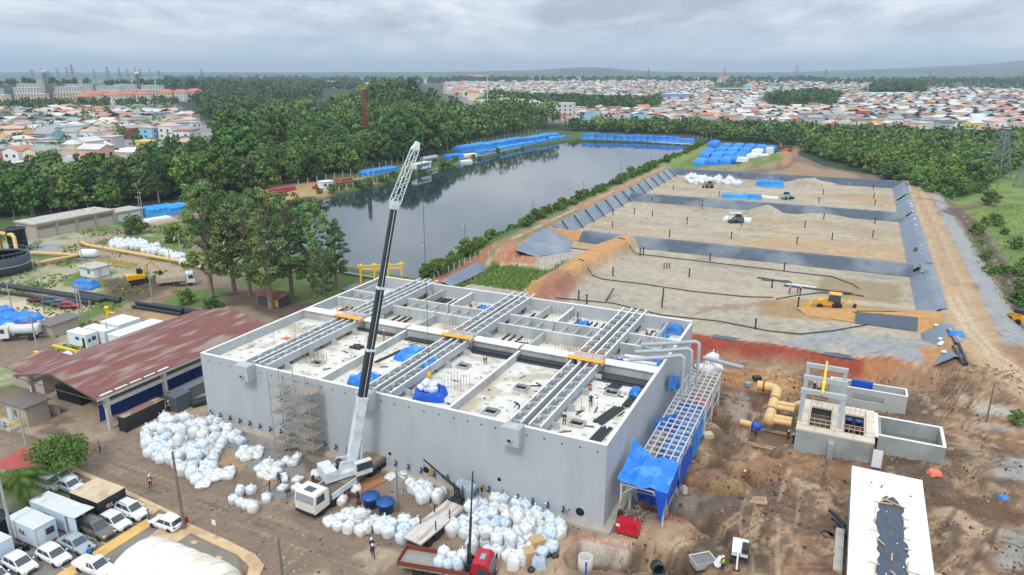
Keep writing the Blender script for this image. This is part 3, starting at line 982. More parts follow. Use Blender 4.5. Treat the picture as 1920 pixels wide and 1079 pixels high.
for i in range(31):
 u=.7+i*1.55
 if 13.8<u<17 or u>46.5:
  continue
 q=MB()
 q.tube([(u,.02,.95),(u,-.34,.95)],.08,8)
 q.lathe([(.14,0),(.14,.06),(0,.06)],10,0,Matrix.Translation((u,-.32,.95))@Matrix.Rotation(R(90),4,'X'))
 q.tube([(u,-.25,.95),(u,-.25,1.35)],.05,6)
 q.lathe([(.12,0),(.12,.05),(0,.05)],10,0,Matrix.Translation((u,-.25,1.33)))
 q.obj('valve',m_blackval if u<14 else m_blueval,tank)
q=MB()
for(u,v,n,du)in((10.8,5.0,8,.35),(10.6,6.5,8,.35),(28.8,6.4,7,.4),(29.0,8.0,7,.4),(15,20,6,.5),(20,22.2,8,.45),(29.4,20.5,9,.45),(36,21,9,.4),(33.5,24.6,10,.4),(13,28.2,10,.5),(19,29,10,.45),(35.5,28.3,8,.5),(47.6,25,6,.3),(45,29.5,6,.5),(47.0,33,8,.25),(30.5,33.5,10,.45),(3.2,8.4,3,2.2),(3.5,12,3,1.8),(13,14.4,6,.8),(44.4,7.5,5,.8)):
 for k in range(n):
  h=rnd.uniform(.9,1.7)
  x,y=u+k*du,v+rnd.uniform(-.12,.12)
  q.tube([(x,y,ZB),(x+rnd.uniform(-.05,.05),y,ZB+.3+h)],.022,4,0,False)
q.obj('starter_bars',m_rust,tank)
def on_tank(u,v,z=ZF):
 return W(u,v,z)
q=MB()
for k in range(330):
 u,v=rnd.uniform(.8,TU-.8),rnd.choice((rnd.uniform(.8,16),rnd.uniform(19,24),rnd.uniform(28.6,34.4)))
 if any(a-.4<u<b+1.0 for a,b in CH)or abs(u-17)<.5 or abs(u-33)<.5:
  continue
 z=ZF if v<17 else ZB
 L_=rnd.choice((.15,.25,.4,.9,1.3))
 q.cbox((u,v,z+.05),(L_,rnd.uniform(.06,.22),rnd.uniform(.04,.14)),rnd.uniform(0,3.1),rnd.randrange(4))
structure(q.obj('deck_debris',[m_woodd,m_dark,m_rust,m_pad],None,W(0,0,0),TH),'stuff','scraps of board and rubble left on the tank deck')
for lab,(a,b)in(('orange plank walkway beside the middle twin channel of the tank',CH[1]),('orange plank walkway at the foot of the right twin channel',CH[2]),('orange plank walkway at the left twin channel behind the crane boom',CH[0])):
 t_=thing('walkway',lab,'walkway',W(a-.5,VX-1.3,8.68),TH,'orange walkway boards on the tank')
 MB().box(0,4.3,0,.85,.3,.36).obj('board',m_orange,t_)
 q=MB()
 for x in(0,1.4,2.8,4.25):
  q.box(x,x+.06,.82,.87,-.1,1.3)
 q.box(0,4.3,.85,.89,1.2,1.26).box(0,4.3,.85,.89,.75,.8)
 q.box(0,.2,.05,.8,-.02,.3).box(4.1,4.3,.05,.8,-.02,.3)
 q.obj('railing',mat('pink_safety_rail',rgb(220,150,120),.8,.2,3),t_)
def pipe_bundle(label,u,v,z,L_,n,r,rz=0.0,layers=1,m=None,jit=.02,group='bundles of black pipe on the tank'):
 t_=thing('pipe_bundle',label,'pipes',W(u,v,z),TH+rz,group)
 for l in range(layers):
  for k in range(n-l):
   y=(k+l*.5)*r*2.08
   a=rnd.uniform(-jit,jit)*L_
   q=MB().tube([(rnd.uniform(-.2,.2),y,r+l*r*1.75),(L_+rnd.uniform(-.3,.3),y+a*.3,r+l*r*1.75)],r,10)
   q.obj('pipe',m or m_blackpipe,t_)
 return t_
pipe_bundle('long stack of black pipes along the cross wall, right end of the tank',43.4,15.2,ZF,5.6,6,.14,0,2)
pipe_bundle('long black pipes along the cross wall between middle and right channels',27,16.2,ZF,12.4,4,.15,0,2)
pipe_bundle('black pipes along the cross wall left of the middle channel',17.5,16.3,ZF,5.4,3,.15)
pipe_bundle('single black pipe at the base of the wall near the left channel',10.3,16.6,ZF,6.3,2,.16)
pipe_bundle('sheaf of short black pipes at the right rear of the white deck',45.9,13.0,ZF,2.0,6,.1,R(78))
pipe_bundle('sheaf of black pipes lying by the right wall near the square hatch',47.2,5.6,ZF,4.2,5,.11,R(78))
pipe_bundle('sheaf of black pipes along the top of the right wall, front corner',48.0,1.0,ZF,4.0,5,.11,R(86))
pipe_bundle('sheaf of thin black pipes under the blue cover on the right wall',48.4,10.2,ZF,4.2,4,.1,R(88))
pipe_bundle('two black pipes lying on the deck behind the crane boom',18.6,8.6,ZF,4.6,2,.1,R(82))
for i,(u,v,L_,n)in enumerate(((2.2,20.5,4.5,2),(3.6,29.5,4.2,3),(11.3,20.6,4,3),(14.8,29,5,5),(12.4,29,5,4),(28.2,20.2,4.2,3),(19.4,29.5,4,4),(27.8,29.4,4,3),(34.4,29.4,4,3),(37.2,29.4,4,2),(44.8,29.2,4.4,2),(44.0,19.4,4.5,6))):
 names=('in the left rear corner cell','in the farthest left cell','in the cell right of the left channel','in the far cell behind the reeds edge','in the far cell beside the left channel','in the cell right of the middle channel','by the blue sheet in the far row','in the far row right of the middle channel','by the small blue heap in the far row','in the far row left of the right channel','in the far right cell','heaped beside the right channel, rear half')
 t_=thing('pipe_bundle','spaced black pipes '+names[i],'pipes',W(u,v,ZB),TH,'bundles of black pipe on the tank')
 for k in range(n):
  sp=.95 if n<=3 else.5
  MB().tube([(k*sp,0,.14),(k*sp+rnd.uniform(-.1,.1),L_,.14)],.12,8).obj('pipe',m_blackpipe,t_)
t_=thing('pipe_bundle','white plastic pipes lying in the right cell behind the cross wall','pipes',W(43.6,20.6,ZB),TH)
for k,(a,b,c,d)in enumerate(((0,.2,5.2,.5),(0,1.1,4.6,1.5),(.5,2.4,4.4,2.9))):
 MB().tube([(a,b,.45),(c,d,.45)],.24,10).obj('pipe',mat('white_plastic_pipe',rgb(222,224,226),.5,.06,2),t_)
def cloth_heap(name,label,cat,loc,sx,sy,h,m,rz=0.0,group=None,seed=0,hollow=False,res=18):
 """crumpled sheet over something: folds, sagging rim, uneven outline"""
 P_=[]
 rr=random.Random(seed)
 ph=[rr.uniform(0,6)for _ in range(6)]
 for i in range(res+1):
  row=[]
  for j in range(res+1):
   x,y=-1+2*i/res,-1+2*j/res
   e=max(abs(x),abs(y))
   f=1-max(0,(e-.72)/.28)**1.6
   k=.5*math.sin(3.1*x+ph[0])*math.cos(2.7*y+ph[1])+.3*math.sin(7*x+5*y+ph[2])
   z=h*f*(.82+.3*k)+.04*h*math.sin(17*x+ph[3])*math.sin(15*y+ph[4])
   if hollow:
    z*=.45+.6*min(1,e*1.2)**2
   wv=1+.07*math.sin(5*math.atan2(y,x)+ph[5])
   row.append((x*sx/2*wv,y*sy/2*wv,max(0.0,z)-(.03 if e>.98 else 0)))
  P_.append(row)
 o=MB().grid(P_,0,False).obj(name,m,None,loc,rz)
 return tag(o,label,cat,group)
gt='blue tarpaulins on the tank'
cloth_heap('tarpaulin','bright blue tarpaulin heap just right of the crane boom','tarpaulin',W(21.0,3.4,ZF),3.4,2.6,1.15,m_tarp,TH,gt,1)
cloth_heap('tarpaulin','flat blue tarpaulin bundle below the cross wall, behind the boom','tarpaulin',W(20.9,12.4,ZF),2.7,4.2,.8,m_tarp,TH,gt,2,True)
cloth_heap('tarpaulin','blue tarpaulin spread under the white bags on the deck','tarpaulin',W(28.9,3.9,ZF),3.4,3.2,1.2,m_tarpd,TH+.4,gt,3,True)
cloth_heap('tarpaulin','small blue tarpaulin scrap inside the middle channel','tarpaulin',W(25.6,9.3,8.2),1.0,3.0,.6,m_tarp,TH,gt,4)
cloth_heap('tarpaulin','flat blue sheet in the far row left of the middle channel','tarpaulin',W(21.0,31.5,ZB),2.8,3.0,.5,m_tarp,TH,gt,5)
cloth_heap('tarpaulin','small blue heap in the far row left of the right channel','tarpaulin',W(35.6,31.6,ZB),1.5,1.5,.9,m_tarp,TH,gt,6)
cloth_heap('tarpaulin','blue scrap beside the black pipes behind the right channel','tarpaulin',W(43.9,21.4,ZB),1.3,1.4,.8,m_tarpd,TH,gt,7)
cloth_heap('tarpaulin','blue cover on the right wall above the thin pipes','tarpaulin',W(48.2,13.4,ZF),1.1,1.4,.9,m_tarp,TH,gt,8)
cloth_heap('tarpaulin','blue cover by the white pipes at the right wall','tarpaulin',W(48.1,22.6,ZB),1.2,1.2,.8,m_tarp,TH,gt,9)
cloth_heap('tarpaulin','blue strip along the back wall in the far right corner','tarpaulin',W(47.0,34.2,ZB),3.0,1.0,1.2,m_tarp,TH,gt,10)
cloth_heap('tarpaulin','blue sheet in the middle of the far right cell','tarpaulin',W(46.2,31.9,ZB),1.8,1.6,.6,m_tarp,TH,gt,11)
cloth_heap('tarpaulin','blue sheet against the right channel in the far cell','tarpaulin',W(43.9,30.2,ZB),1.2,1.8,.5,m_tarpd,TH,gt,12)
cloth_heap('tarpaulin','thin blue strip on the deck in front of the white bags','tarpaulin',W(29.2,1.6,ZF),1.5,.4,.12,m_tarp,TH,gt,13)
cloth_heap('tarpaulin','orange red cloth lying flat in the far left bay','tarpaulin',W(3.9,10.2,ZF),1.6,.9,.15,mat('orange_cloth',rgb(236,96,56),.8,.1,2),TH,None,14)
cloth_heap('tarpaulin','black plastic scrap on the deck right of the left channel','tarpaulin',W(13.6,11.6,ZF),1.6,1.2,.35,mat('black_sheeting',rgb(40,42,48),.45,.2,2),TH,None,15)
m_scaf=mat('scaffold_tube',rgb(170,162,150),.6,.15,3,metal=.2)
sc=thing('scaffold_tower','scaffold tower with plank decks and a stair against the front wall','scaffold',W(12.6,-2.3,0),TH)
q=MB()
for x in(0,2.0,3.6,5.4):
 for y in(0,1.6):
  if x>5 and y<.1:
   q.tube([(x,y,1.0),(x,y,8.3)],.045,6)
  else:
   q.tube([(x,y,-.1),(x,y,9.0+(.6 if x<3 else 0))],.045,6)
for z in(1.4,3.0,4.6,6.2,7.8):
 for y in(0,1.6):
  q.tube([(0,y,z),(5.4,y,z)],.032,5)
  q.tube([(0,y,z+.9),(5.4,y,z+.9)],.025,5)
 for x in(0,2.0,3.6,5.4):
  q.tube([(x,0,z),(x,1.6,z)],.032,5)
 q.tube([(0,0,z-1.4),(2,0,z)],.025,5)
 q.tube([(3.6,0,z),(5.4,0,z-1.4)],.025,5)
q.obj('tube_frame',m_scaf,sc)
for i,z in enumerate((1.45,3.05,4.65,6.25,7.85)):
 q=MB()
 for k in range(4):
  q.box(3.2-.3*(i%2),5.7,.1+k*.37,.43+k*.37,z,z+.05)
 q.obj('plank_deck',m_plank,sc)
 if i in(0,2,4):
  MB().box(0,1.0,.1,1.5,z,z+.05).obj('plank_deck',m_plank,sc)
q=MB()
for i,z in enumerate((-.1,1.45,3.05,4.65,6.25)):
 for k in range(7):
  x=.6+k*.3 if i%2==0 else 2.6-k*.3
  q.box(x,x+.26,.3,1.0,z+.12+k*.22,z+.17+k*.22)
q.obj('stair',m_plank,sc)
# ---------------------------------------------------------------- people
m_skin=mat('skin',rgb(150,108,84),.6,.05,5)
m_navy=mat('navy_workwear',rgb(38,48,72),.85,.1,6)
m_dkcloth=mat('dark_trousers',rgb(40,40,46),.85,.1,6)
m_ovest=mat('orange_vest',rgb(240,112,40),.7,.08,6)
m_gvest=mat('lime_vest',rgb(190,214,60),.7,.08,6)
m_whelm=mat('white_helmet',rgb(230,230,228),.35,.03,6)
m_bhelm=mat('blue_helmet',rgb(60,90,170),.35,.03,6)
m_bshirt=mat('blue_shirt',rgb(30,120,180),.8,.1,6)
m_gshirt=mat('grey_shirt',rgb(130,122,130),.8,.1,6)
m_wshirt=mat('pale_shirt',rgb(200,202,204),.8,.1,6)
POSES={'stand':dict(pel=(0,0,.95),chest=(0,.01,1.3),neck=(0,.01,1.48),head=(0,.03,1.63),knee=((-.11,.02,.5),(.11,.03,.5)),foot=((-.12,-.02,.06),(.13,.02,.06)),elb=((-.27,-.02,1.14),(.27,.03,1.14)),hand=((-.27,.12,.92),(.26,.14,.95))),'walk':dict(pel=(0,0,.93),chest=(0,.04,1.28),neck=(0,.06,1.46),head=(0,.09,1.61),knee=((-.1,.22,.52),(.1,.02,.48)),foot=((-.1,.3,.06),(.1,-.34,.12)),elb=((-.26,-.16,1.15),(.26,.12,1.13)),hand=((-.25,-.1,.9),(.25,.34,.98))),'bend':dict(pel=(0,-.12,.86),chest=(0,.2,1.1),neck=(0,.34,1.2),head=(0,.46,1.24),knee=((-.13,.06,.46),(.13,.04,.46)),foot=((-.15,-.06,.06),(.15,-.08,.06)),elb=((-.28,.34,.9),(.28,.34,.9)),hand=((-.18,.52,.66),(.18,.52,.66))),'crouch':dict(pel=(0,-.1,.42),chest=(0,.06,.78),neck=(0,.14,.94),head=(0,.22,1.07),knee=((-.16,.34,.5),(.17,.32,.48)),foot=((-.15,.1,.06),(.16,.08,.06)),elb=((-.28,.3,.72),(.28,.3,.72)),hand=((-.14,.5,.6),(.14,.5,.6))),
}
def ring_loft(mb,rows,n=10,m=0):
 """rows of (centre, rx, ry): one closed tapering body"""
 vs,fs=[],[]
 for c,rx,ry in rows:
  for j in range(n):
   a=2*math.pi*j/n
   vs.append((c[0]+rx*math.cos(a),c[1]+ry*math.sin(a),c[2]))
 k=len(rows)
 for i in range(k-1):
  for j in range(n):
   a,b=i*n+j,i*n+(j+1)%n
   fs.append((a,b,b+n,a+n))
 fs.append(tuple(reversed(range(n))))
 fs.append(tuple(range((k-1)*n,k*n)))
 mb.add(vs,fs,m,True)
def person_proto(pose,top,legs,helmet,vest=None):
 P=POSES[pose]
 names,vs,es,rad={},[],[],[]
 def jt(n,p,r):
  names[n]=len(vs)
  vs.append(p)
  rad.append(r)
 jt('pel',P['pel'],(.155,.115))
 jt('waist',tuple(a*.5+b*.5 for a,b in zip(P['pel'],P['chest'])),(.15,.11))
 jt('chest',P['chest'],(.185,.125))
 jt('neck',P['neck'],(.062,.062))
 h=P['head']
 nk=P['neck']
 jt('head',tuple(a+(b-a)*.75 for a,b in zip(nk,h)),(.085,.1))
 jt('crown',(h[0],h[1],h[2]+.06),(.08,.095))
 for i,s in enumerate((-1,1)):
  pe=P['pel']
  jt(f'hip{s}',(pe[0]+s*.1,pe[1],pe[2]-.07),(.095,.1))
  jt(f'knee{s}',P['knee'][i],(.068,.07))
  f=P['foot'][i]
  jt(f'ank{s}',(f[0],f[1],f[2]+.05),(.05,.055))
  jt(f'toe{s}',(f[0],f[1]+.17,f[2]),(.045,.04))
  c=P['chest']
  jt(f'sh{s}',(c[0]+s*.19,c[1],c[2]+.1),(.07,.07))
  jt(f'elb{s}',P['elb'][i],(.05,.05))
  hd=P['hand'][i]
  jt(f'wr{s}',hd,(.036,.036))
  e=P['elb'][i]
  d=Vector(hd)-Vector(e)
  d.normalize()
  jt(f'pm{s}',tuple(Vector(hd)+d*.09),(.042,.026))
  for k in range(4):
   jt(f'f{k}{s}',tuple(Vector(hd)+d*(.17-.012*abs(k-1.3))+Vector((0,(k-1.5)*.02,-.01))),(.011,.011))
  jt(f'th{s}',tuple(Vector(hd)+d*.08+Vector((-s*.05,.03,0))),(.012,.012))
 for a,b in(('pel','waist'),('waist','chest'),('chest','neck'),('neck','head'),('head','crown')):
  es.append((names[a],names[b]))
 for s in(-1,1):
  for a,b in(('pel','hip'),('hip','knee'),('knee','ank'),('ank','toe'),('chest','sh'),('sh','elb'),('elb','wr'),('wr','pm'),('pm','f0'),('pm','f1'),('pm','f2'),('pm','f3'),('wr','th')):
   es.append((names[a]if a in names else names[f'{a}{s}'],names[f'{b}{s}']))
 me=bpy.data.meshes.new('sk')
 me.from_pydata(vs,es,[])
 o=bpy.data.objects.new('sk',me)
 COL.objects.link(o)
 o.modifiers.new('s','SKIN')
 sd=o.modifiers.new('d','SUBSURF')
 sd.levels=sd.render_levels=1
 for i,v in enumerate(o.data.skin_vertices[0].data):
  v.radius=rad[i]
  v.use_root=(i==0)
 dg=bpy.context.evaluated_depsgraph_get()
 body=bpy.data.meshes.new_from_object(o.evaluated_get(dg))
 bpy.data.objects.remove(o)
 body.materials.clear()
 for x in(top,legs,m_skin,mat('work_boot',rgb(46,40,36),.7,.1,5)):
  body.materials.append(x)
 hz,wz=P['neck'],P['pel']
 up=(Vector(P['chest'])-Vector(P['pel'])).normalized()
 for f in body.polygons:
  c=f.center
  t=(c-Vector(P['pel'])).dot(up)
  nearhand=min((c-Vector(q)).length for q in P['hand'])
  f.use_smooth=True
  if min((c-Vector(q)).length for q in P['foot'])<.16 and c.z<.16:
   f.material_index=3
  elif(c-Vector(P['head'])).length<.2 and t>.5:
   f.material_index=2
  elif nearhand<.19:
   f.material_index=2
  elif t<.04 and abs(c.x)<.22:
   f.material_index=1
 root=bpy.data.objects.new('person',body)
 body.name='person_body'
 COL.objects.link(root)
 root['category']='person'
 hd=Vector(P['head'])
 q=MB().lathe([(.0,.13),(.05,.125),(.1,.09),(.122,.03),(.125,.0),(.16,-.012),(.12,-.016)],12,0,Matrix.Translation(hd+Vector((0,-.005,.05)))@Matrix.Diagonal((1,1.12,1,1)))
 q.obj('helmet',helmet,root)
 q=MB()
 q.cbox(tuple(hd+Vector((0,.115,-.01))),(.025,.04,.04))
 for s in(-1,1):
  q.cbox(tuple(hd+Vector((s*.035,.102,.02))),(.022,.012,.012),0,1)
 q.cbox(tuple(hd+Vector((0,.1,-.055))),(.05,.012,.012),0,2)
 q.obj('face',[m_skin,m_dark,mat('lips',rgb(120,70,62),.6,0)],root)
 if vest is not None:
  q=MB()
  rows=[]
  a,b=Vector(P['pel']),Vector(P['chest'])
  for t,rx,ry in((.05,.185,.15),(.35,.175,.145),(.7,.19,.15),(1.0,.2,.15),(1.28,.13,.11)):
   c=a+(b-a)*t
   rows.append((tuple(c),rx,ry))
  ring_loft(q,rows,12)
  q.box(-.19,.19,.13+b.y*.6,.155+b.y*.6,b.z-.2,b.z-.15,1)
  q.obj('safety_vest',[vest,m_whelm],root)
 return Kind(root)
PK={'os':person_proto('stand',m_navy,m_navy,m_whelm,m_ovest),'ow':person_proto('walk',m_navy,m_dkcloth,m_bhelm,m_ovest),'ob':person_proto('bend',m_navy,m_navy,m_whelm,m_ovest),'oc':person_proto('crouch',m_navy,m_dkcloth,m_bhelm,m_ovest),'ns':person_proto('stand',m_navy,m_navy,m_whelm),'nw':person_proto('walk',m_navy,m_navy,m_whelm),'nb':person_proto('bend',m_navy,m_navy,m_bhelm),'gs':person_proto('stand',m_navy,m_navy,m_whelm,m_gvest),'bw':person_proto('walk',m_bshirt,m_dkcloth,mat('dark_hair',rgb(28,24,22),.7,.1,5)),'ss':person_proto('stand',m_gshirt,m_dkcloth,mat('purple_helmet',rgb(110,90,150),.4,.05,5)),'ws':person_proto('walk',m_wshirt,m_dkcloth,m_whelm),}
def person(kind,loc,rz,label):
 return PK[kind].put(loc,rz,label,'people working on the site',KS)
 # ---------------------------------------------------------------- vehicles
m_paint=mat('car_paint',(0,0,0),.22,.02,1,objcol=True)
m_glass=mat('dark_car_glass',rgb(58,70,80),.08,.05,2,spec=.8)
m_rubber=mat('tyre_rubber',rgb(36,36,38),.85,.1,6)
m_rim=mat('alloy_rim',rgb(168,168,170),.35,.05,5,metal=.5)
m_lamp=mat('headlamp_lens',rgb(214,220,226),.15,.02,5)
m_red=mat('tail_lamp_red',rgb(150,24,22),.3,.05,5)
m_trim=mat('black_trim',rgb(34,36,40),.55,.1,5)
m_chass=mat('truck_chassis',rgb(52,50,50),.7,.2,3)
def wheel(parent,x,y,r,wd,m_r=None,name='wheel'):
 q=MB().lathe([(r*.6,-wd/2),(r*.93,-wd/2),(r,-wd*.32),(r,wd*.32),(r*.93,wd/2),(r*.6,wd/2)],18,0,Matrix.Translation((x,y,r))@Matrix.Rotation(R(90),4,'X'))
 o=q.obj(name,m_rubber,parent)
 q=MB().lathe([(0,-wd/2+.02),(r*.22,-wd/2),(r*.3,-wd/2+.05),(r*.55,-wd/2+.04),(r*.62,-wd/2+.01),(r*.62,wd/2-.01),(r*.3,wd/2-.05),(0,wd/2-.02)],14,0,Matrix.Translation((x,y,r))@Matrix.Rotation(R(90),4,'X'))
 q.obj('rim',m_r or m_rim,o)
 return o
def car_proto(style):
 """x forward; body lofted from cross-sections, glass house inset, four wheels"""
 L_,Wd,H={'hatch':(4.05,1.72,1.47),'suv':(4.35,1.78,1.66),'sedan':(4.45,1.72,1.46),'pickup':(4.75,1.76,1.62),'wagon':(4.75,1.8,1.78)}[style]
 root=thing('car','car','car')
 hl=L_/2
 bz=.82 if style in('hatch','sedan')else.95
 if style in('hatch','suv','wagon'):
  st=[(-hl,.45,bz-.08,.78),(-hl+.12,.28,bz+.05,.86),(-hl*.5,.2,bz+.05,.87),(0,.2,bz+.02,.87),(hl*.42,.2,bz,.87),(hl*.72,.22,bz-.06,.85),(hl-.12,.26,bz-.18,.78),(hl,.36,bz-.32,.64)]
  roof=[(-hl+.18,bz),(-hl+.5,H-.1),(-hl+1.0,H),(hl*.02,H),(hl*.12,H-.03),(hl*.47,bz)]
 elif style=='sedan':
  st=[(-hl,.45,bz-.06,.76),(-hl+.12,.28,bz+.06,.84),(-hl*.55,.2,bz+.06,.86),(0,.2,bz+.02,.86),(hl*.42,.2,bz,.86),(hl*.72,.22,bz-.06,.84),(hl-.12,.26,bz-.16,.77),(hl,.36,bz-.3,.62)]
  roof=[(-hl*.72,bz),(-hl*.42,H-.06),(-hl*.2,H),(hl*.05,H),(hl*.14,H-.04),(hl*.46,bz)]
 else:
  st=[(-hl,.5,bz+.0,.84),(-hl+.1,.35,bz+.05,.87),(-hl*.5,.28,bz+.05,.87),(0,.26,bz+.03,.87),(hl*.42,.26,bz,.87),(hl*.74,.28,bz-.05,.85),(hl-.1,.3,bz-.14,.8),(hl,.4,bz-.28,.68)]
  roof=[(-hl*.22,bz),(-hl*.12,H-.05),(0,H),(hl*.16,H),(hl*.22,H-.03),(hl*.5,bz)]
 rows=[]
 for x,zl,zb,hw in st:
  zm=(zl+zb)/2
  rows.append([(x,-hw*.82,zb+.035),(x,-hw*.95,zb-.02),(x,-hw,zm+.08),(x,-hw*.97,zl+.08),(x,-hw*.8,zl),(x,hw*.8,zl),(x,hw*.97,zl+.08),(x,hw,zm+.08),(x,hw*.95,zb-.02),(x,hw*.82,zb+.035)])
 q=MB().grid(rows,0,True,True)
 n=10
 q.add(rows[0],[tuple(range(n))],0)
 q.add(rows[-1],[tuple(reversed(range(n)))],0)
 rr=[]
 for i,(x,z)in enumerate(roof):
  e=.76 if 0<i<len(roof)-1 else.83
  hw=.87*(e if z>bz+.1 else.86)
  rr.append([(x,-hw,z),(x,-hw*.6,z+(.03 if z>bz+.1 else.01)),(x,hw*.6,z+(.03 if z>bz+.1 else.01)),(x,hw,z)])
 q.grid(rr,0,True)
 for s in(0,3):
  q.add([r_[s]for r_ in rr],[tuple(range(len(rr)))if s==3 else tuple(reversed(range(len(rr))))],0)
 if style=='pickup':
  q.box(-hl+.06,-hl*.26,-.74,.74,bz+.03,bz+.06,1)
 body=q.obj('body',[m_paint,m_trim],root)
 q=MB()
 def pane(a,b,k):
  A_,B_=rr[a],rr[b]
  f=.12
  c=[]
  for(P_,Q_,t)in((A_,B_,f*.6),(B_,A_,f)):
   row=[Vector(P_[j]).lerp(Vector(Q_[j]),t)for j in range(4)]
   c.append([r_+Vector((k*.02,0,.022))for r_ in row])
  for row in c:
   row[0].y*=.9
   row[3].y*=.9
  q.grid([[tuple(v_)for v_ in row]for row in c],0,False)
 pane(len(rr)-1,len(rr)-2,1)
 q.obj('windscreen',m_glass,root)
 if style!='pickup':
  q=MB()
  pane(0,1,-1)
  q.obj('rear_window',m_glass,root)
 for s in(-1,1):
  xs=[p for p in roof]
  i0,i1=1,len(roof)-2
  x0,x1=xs[0][0]+.28,xs[-1][0]-.22
  xt0,xt1=xs[1][0]+.14,xs[-2][0]-.1
  yb,yt=.87*.86+.006,.87*.76+.016
  q=MB()
  mid=(x0+x1)/2-.05
  mt=(xt0+xt1)/2-.05
  for(a,b,c,d)in((x0,mid-.05,mt-.05,xt0),(mid+.05,x1,xt1,mt+.05)):
   zz0,zz1=bz+.09,H-.11
   v_=[(a,s*(yb-.01),zz0),(b,s*(yb-.01),zz0),(c,s*yt,zz1),(d,s*yt,zz1)]
   q.add(v_,[(0,1,2,3)if s<0 else(3,2,1,0)],0)
  q.obj('side_window',m_glass,root)
 wr=.33 if style!='wagon' else.38
 for x in(-hl*.6,hl*.62):
  for s in(-1,1):
   wheel(root,x,s*.76,wr,.22)
 for s in(-1,1):
  MB().cbox((hl-.11,s*.6,bz-.2),(.14,.3,.13),-s*.35).obj('headlight',m_lamp,root)
  MB().cbox((-hl+.04,s*.68,bz-.02),(.1,.2,.18)).obj('tail_light',m_red,root)
  MB().cbox((hl*.36,s*.97,bz+.1),(.16,.14,.11)).obj('mirror',m_paint,root)
 MB().box(hl-.08,hl+.02,-.5,.5,.34,.5).box(hl-.02,hl+.015,-.36,.36,.58,.66).obj('grille',m_trim,root)
 if style in('wagon','suv'):
  q=MB()
  for s in(-1,1):
   q.box(-hl+.6,.1,s*.58-.02,s*.58+.02,H+.03,H+.08)
  q.obj('roof_rail',m_trim,root)
 return Kind(root)
CARS={k:car_proto(k)for k in('hatch','suv','sedan','pickup','wagon')}
WHITE,SILVER,GREYB,REDC,MAROON,TEAL=rgb(232,234,236),rgb(160,168,176),rgb(112,106,98),rgb(176,34,50),rgb(96,40,60),rgb(84,100,104)
def car(style,px,py,ang,col,label,group='cars parked on the site'):
 """px,py: middle of the footprint; ang: heading in the site frame"""
 p=G(px,py)
 o=CARS[style].put(p,TH+ang,label,group,KS,col)
 return o
PKA=-R(2)
car('suv',249,966,PKA,WHITE,'white compact suv beside the black container, nose to the yellow strip')
car('hatch',217,986,PKA,WHITE,'white hatchback between the suv by the black container and the bronze wagon')
car('wagon',183,1001,PKA,GREYB,'grey bronze off-road wagon with roof rails')
car('sedan',145,1028,PKA,SILVER,'silver sedan beside the off-road wagon')
car('hatch',103,1050,PKA,WHITE,'white hatchback beside the silver sedan, near the smaller site office')
car('hatch',40,1066,PKA,WHITE,'white hatchback near the black motorcycle, bottom left corner')
car('sedan',-8,1090,PKA,WHITE,'white car cut by the lower left picture corner')
car('hatch',313,988,R(182),WHITE,'white hatchback in front of the white tent')
car('pickup',180,1072,R(2),WHITE,'white pickup truck with open bed below the walking man')
car('sedan',132,918,R(2),WHITE,'white sedan behind the palm, nearest to the yard road')
car('hatch',118,902,R(2),WHITE,'white hatchback behind the palm, second from the road')
car('hatch',96,914,R(2),WHITE,'white hatchback half hidden by the palm crown')
car('sedan',74,566,R(32),MAROON,'dark maroon sedan on the grass by the black pipes')
car('suv',101,570,R(32),TEAL,'dark grey suv between the maroon sedan and the smaller grey car')
car('hatch',118,574,R(32),TEAL,'small dark grey hatchback next to the red car')
car('hatch',131,578,R(32),REDC,'bright red hatchback by the lattice pole')
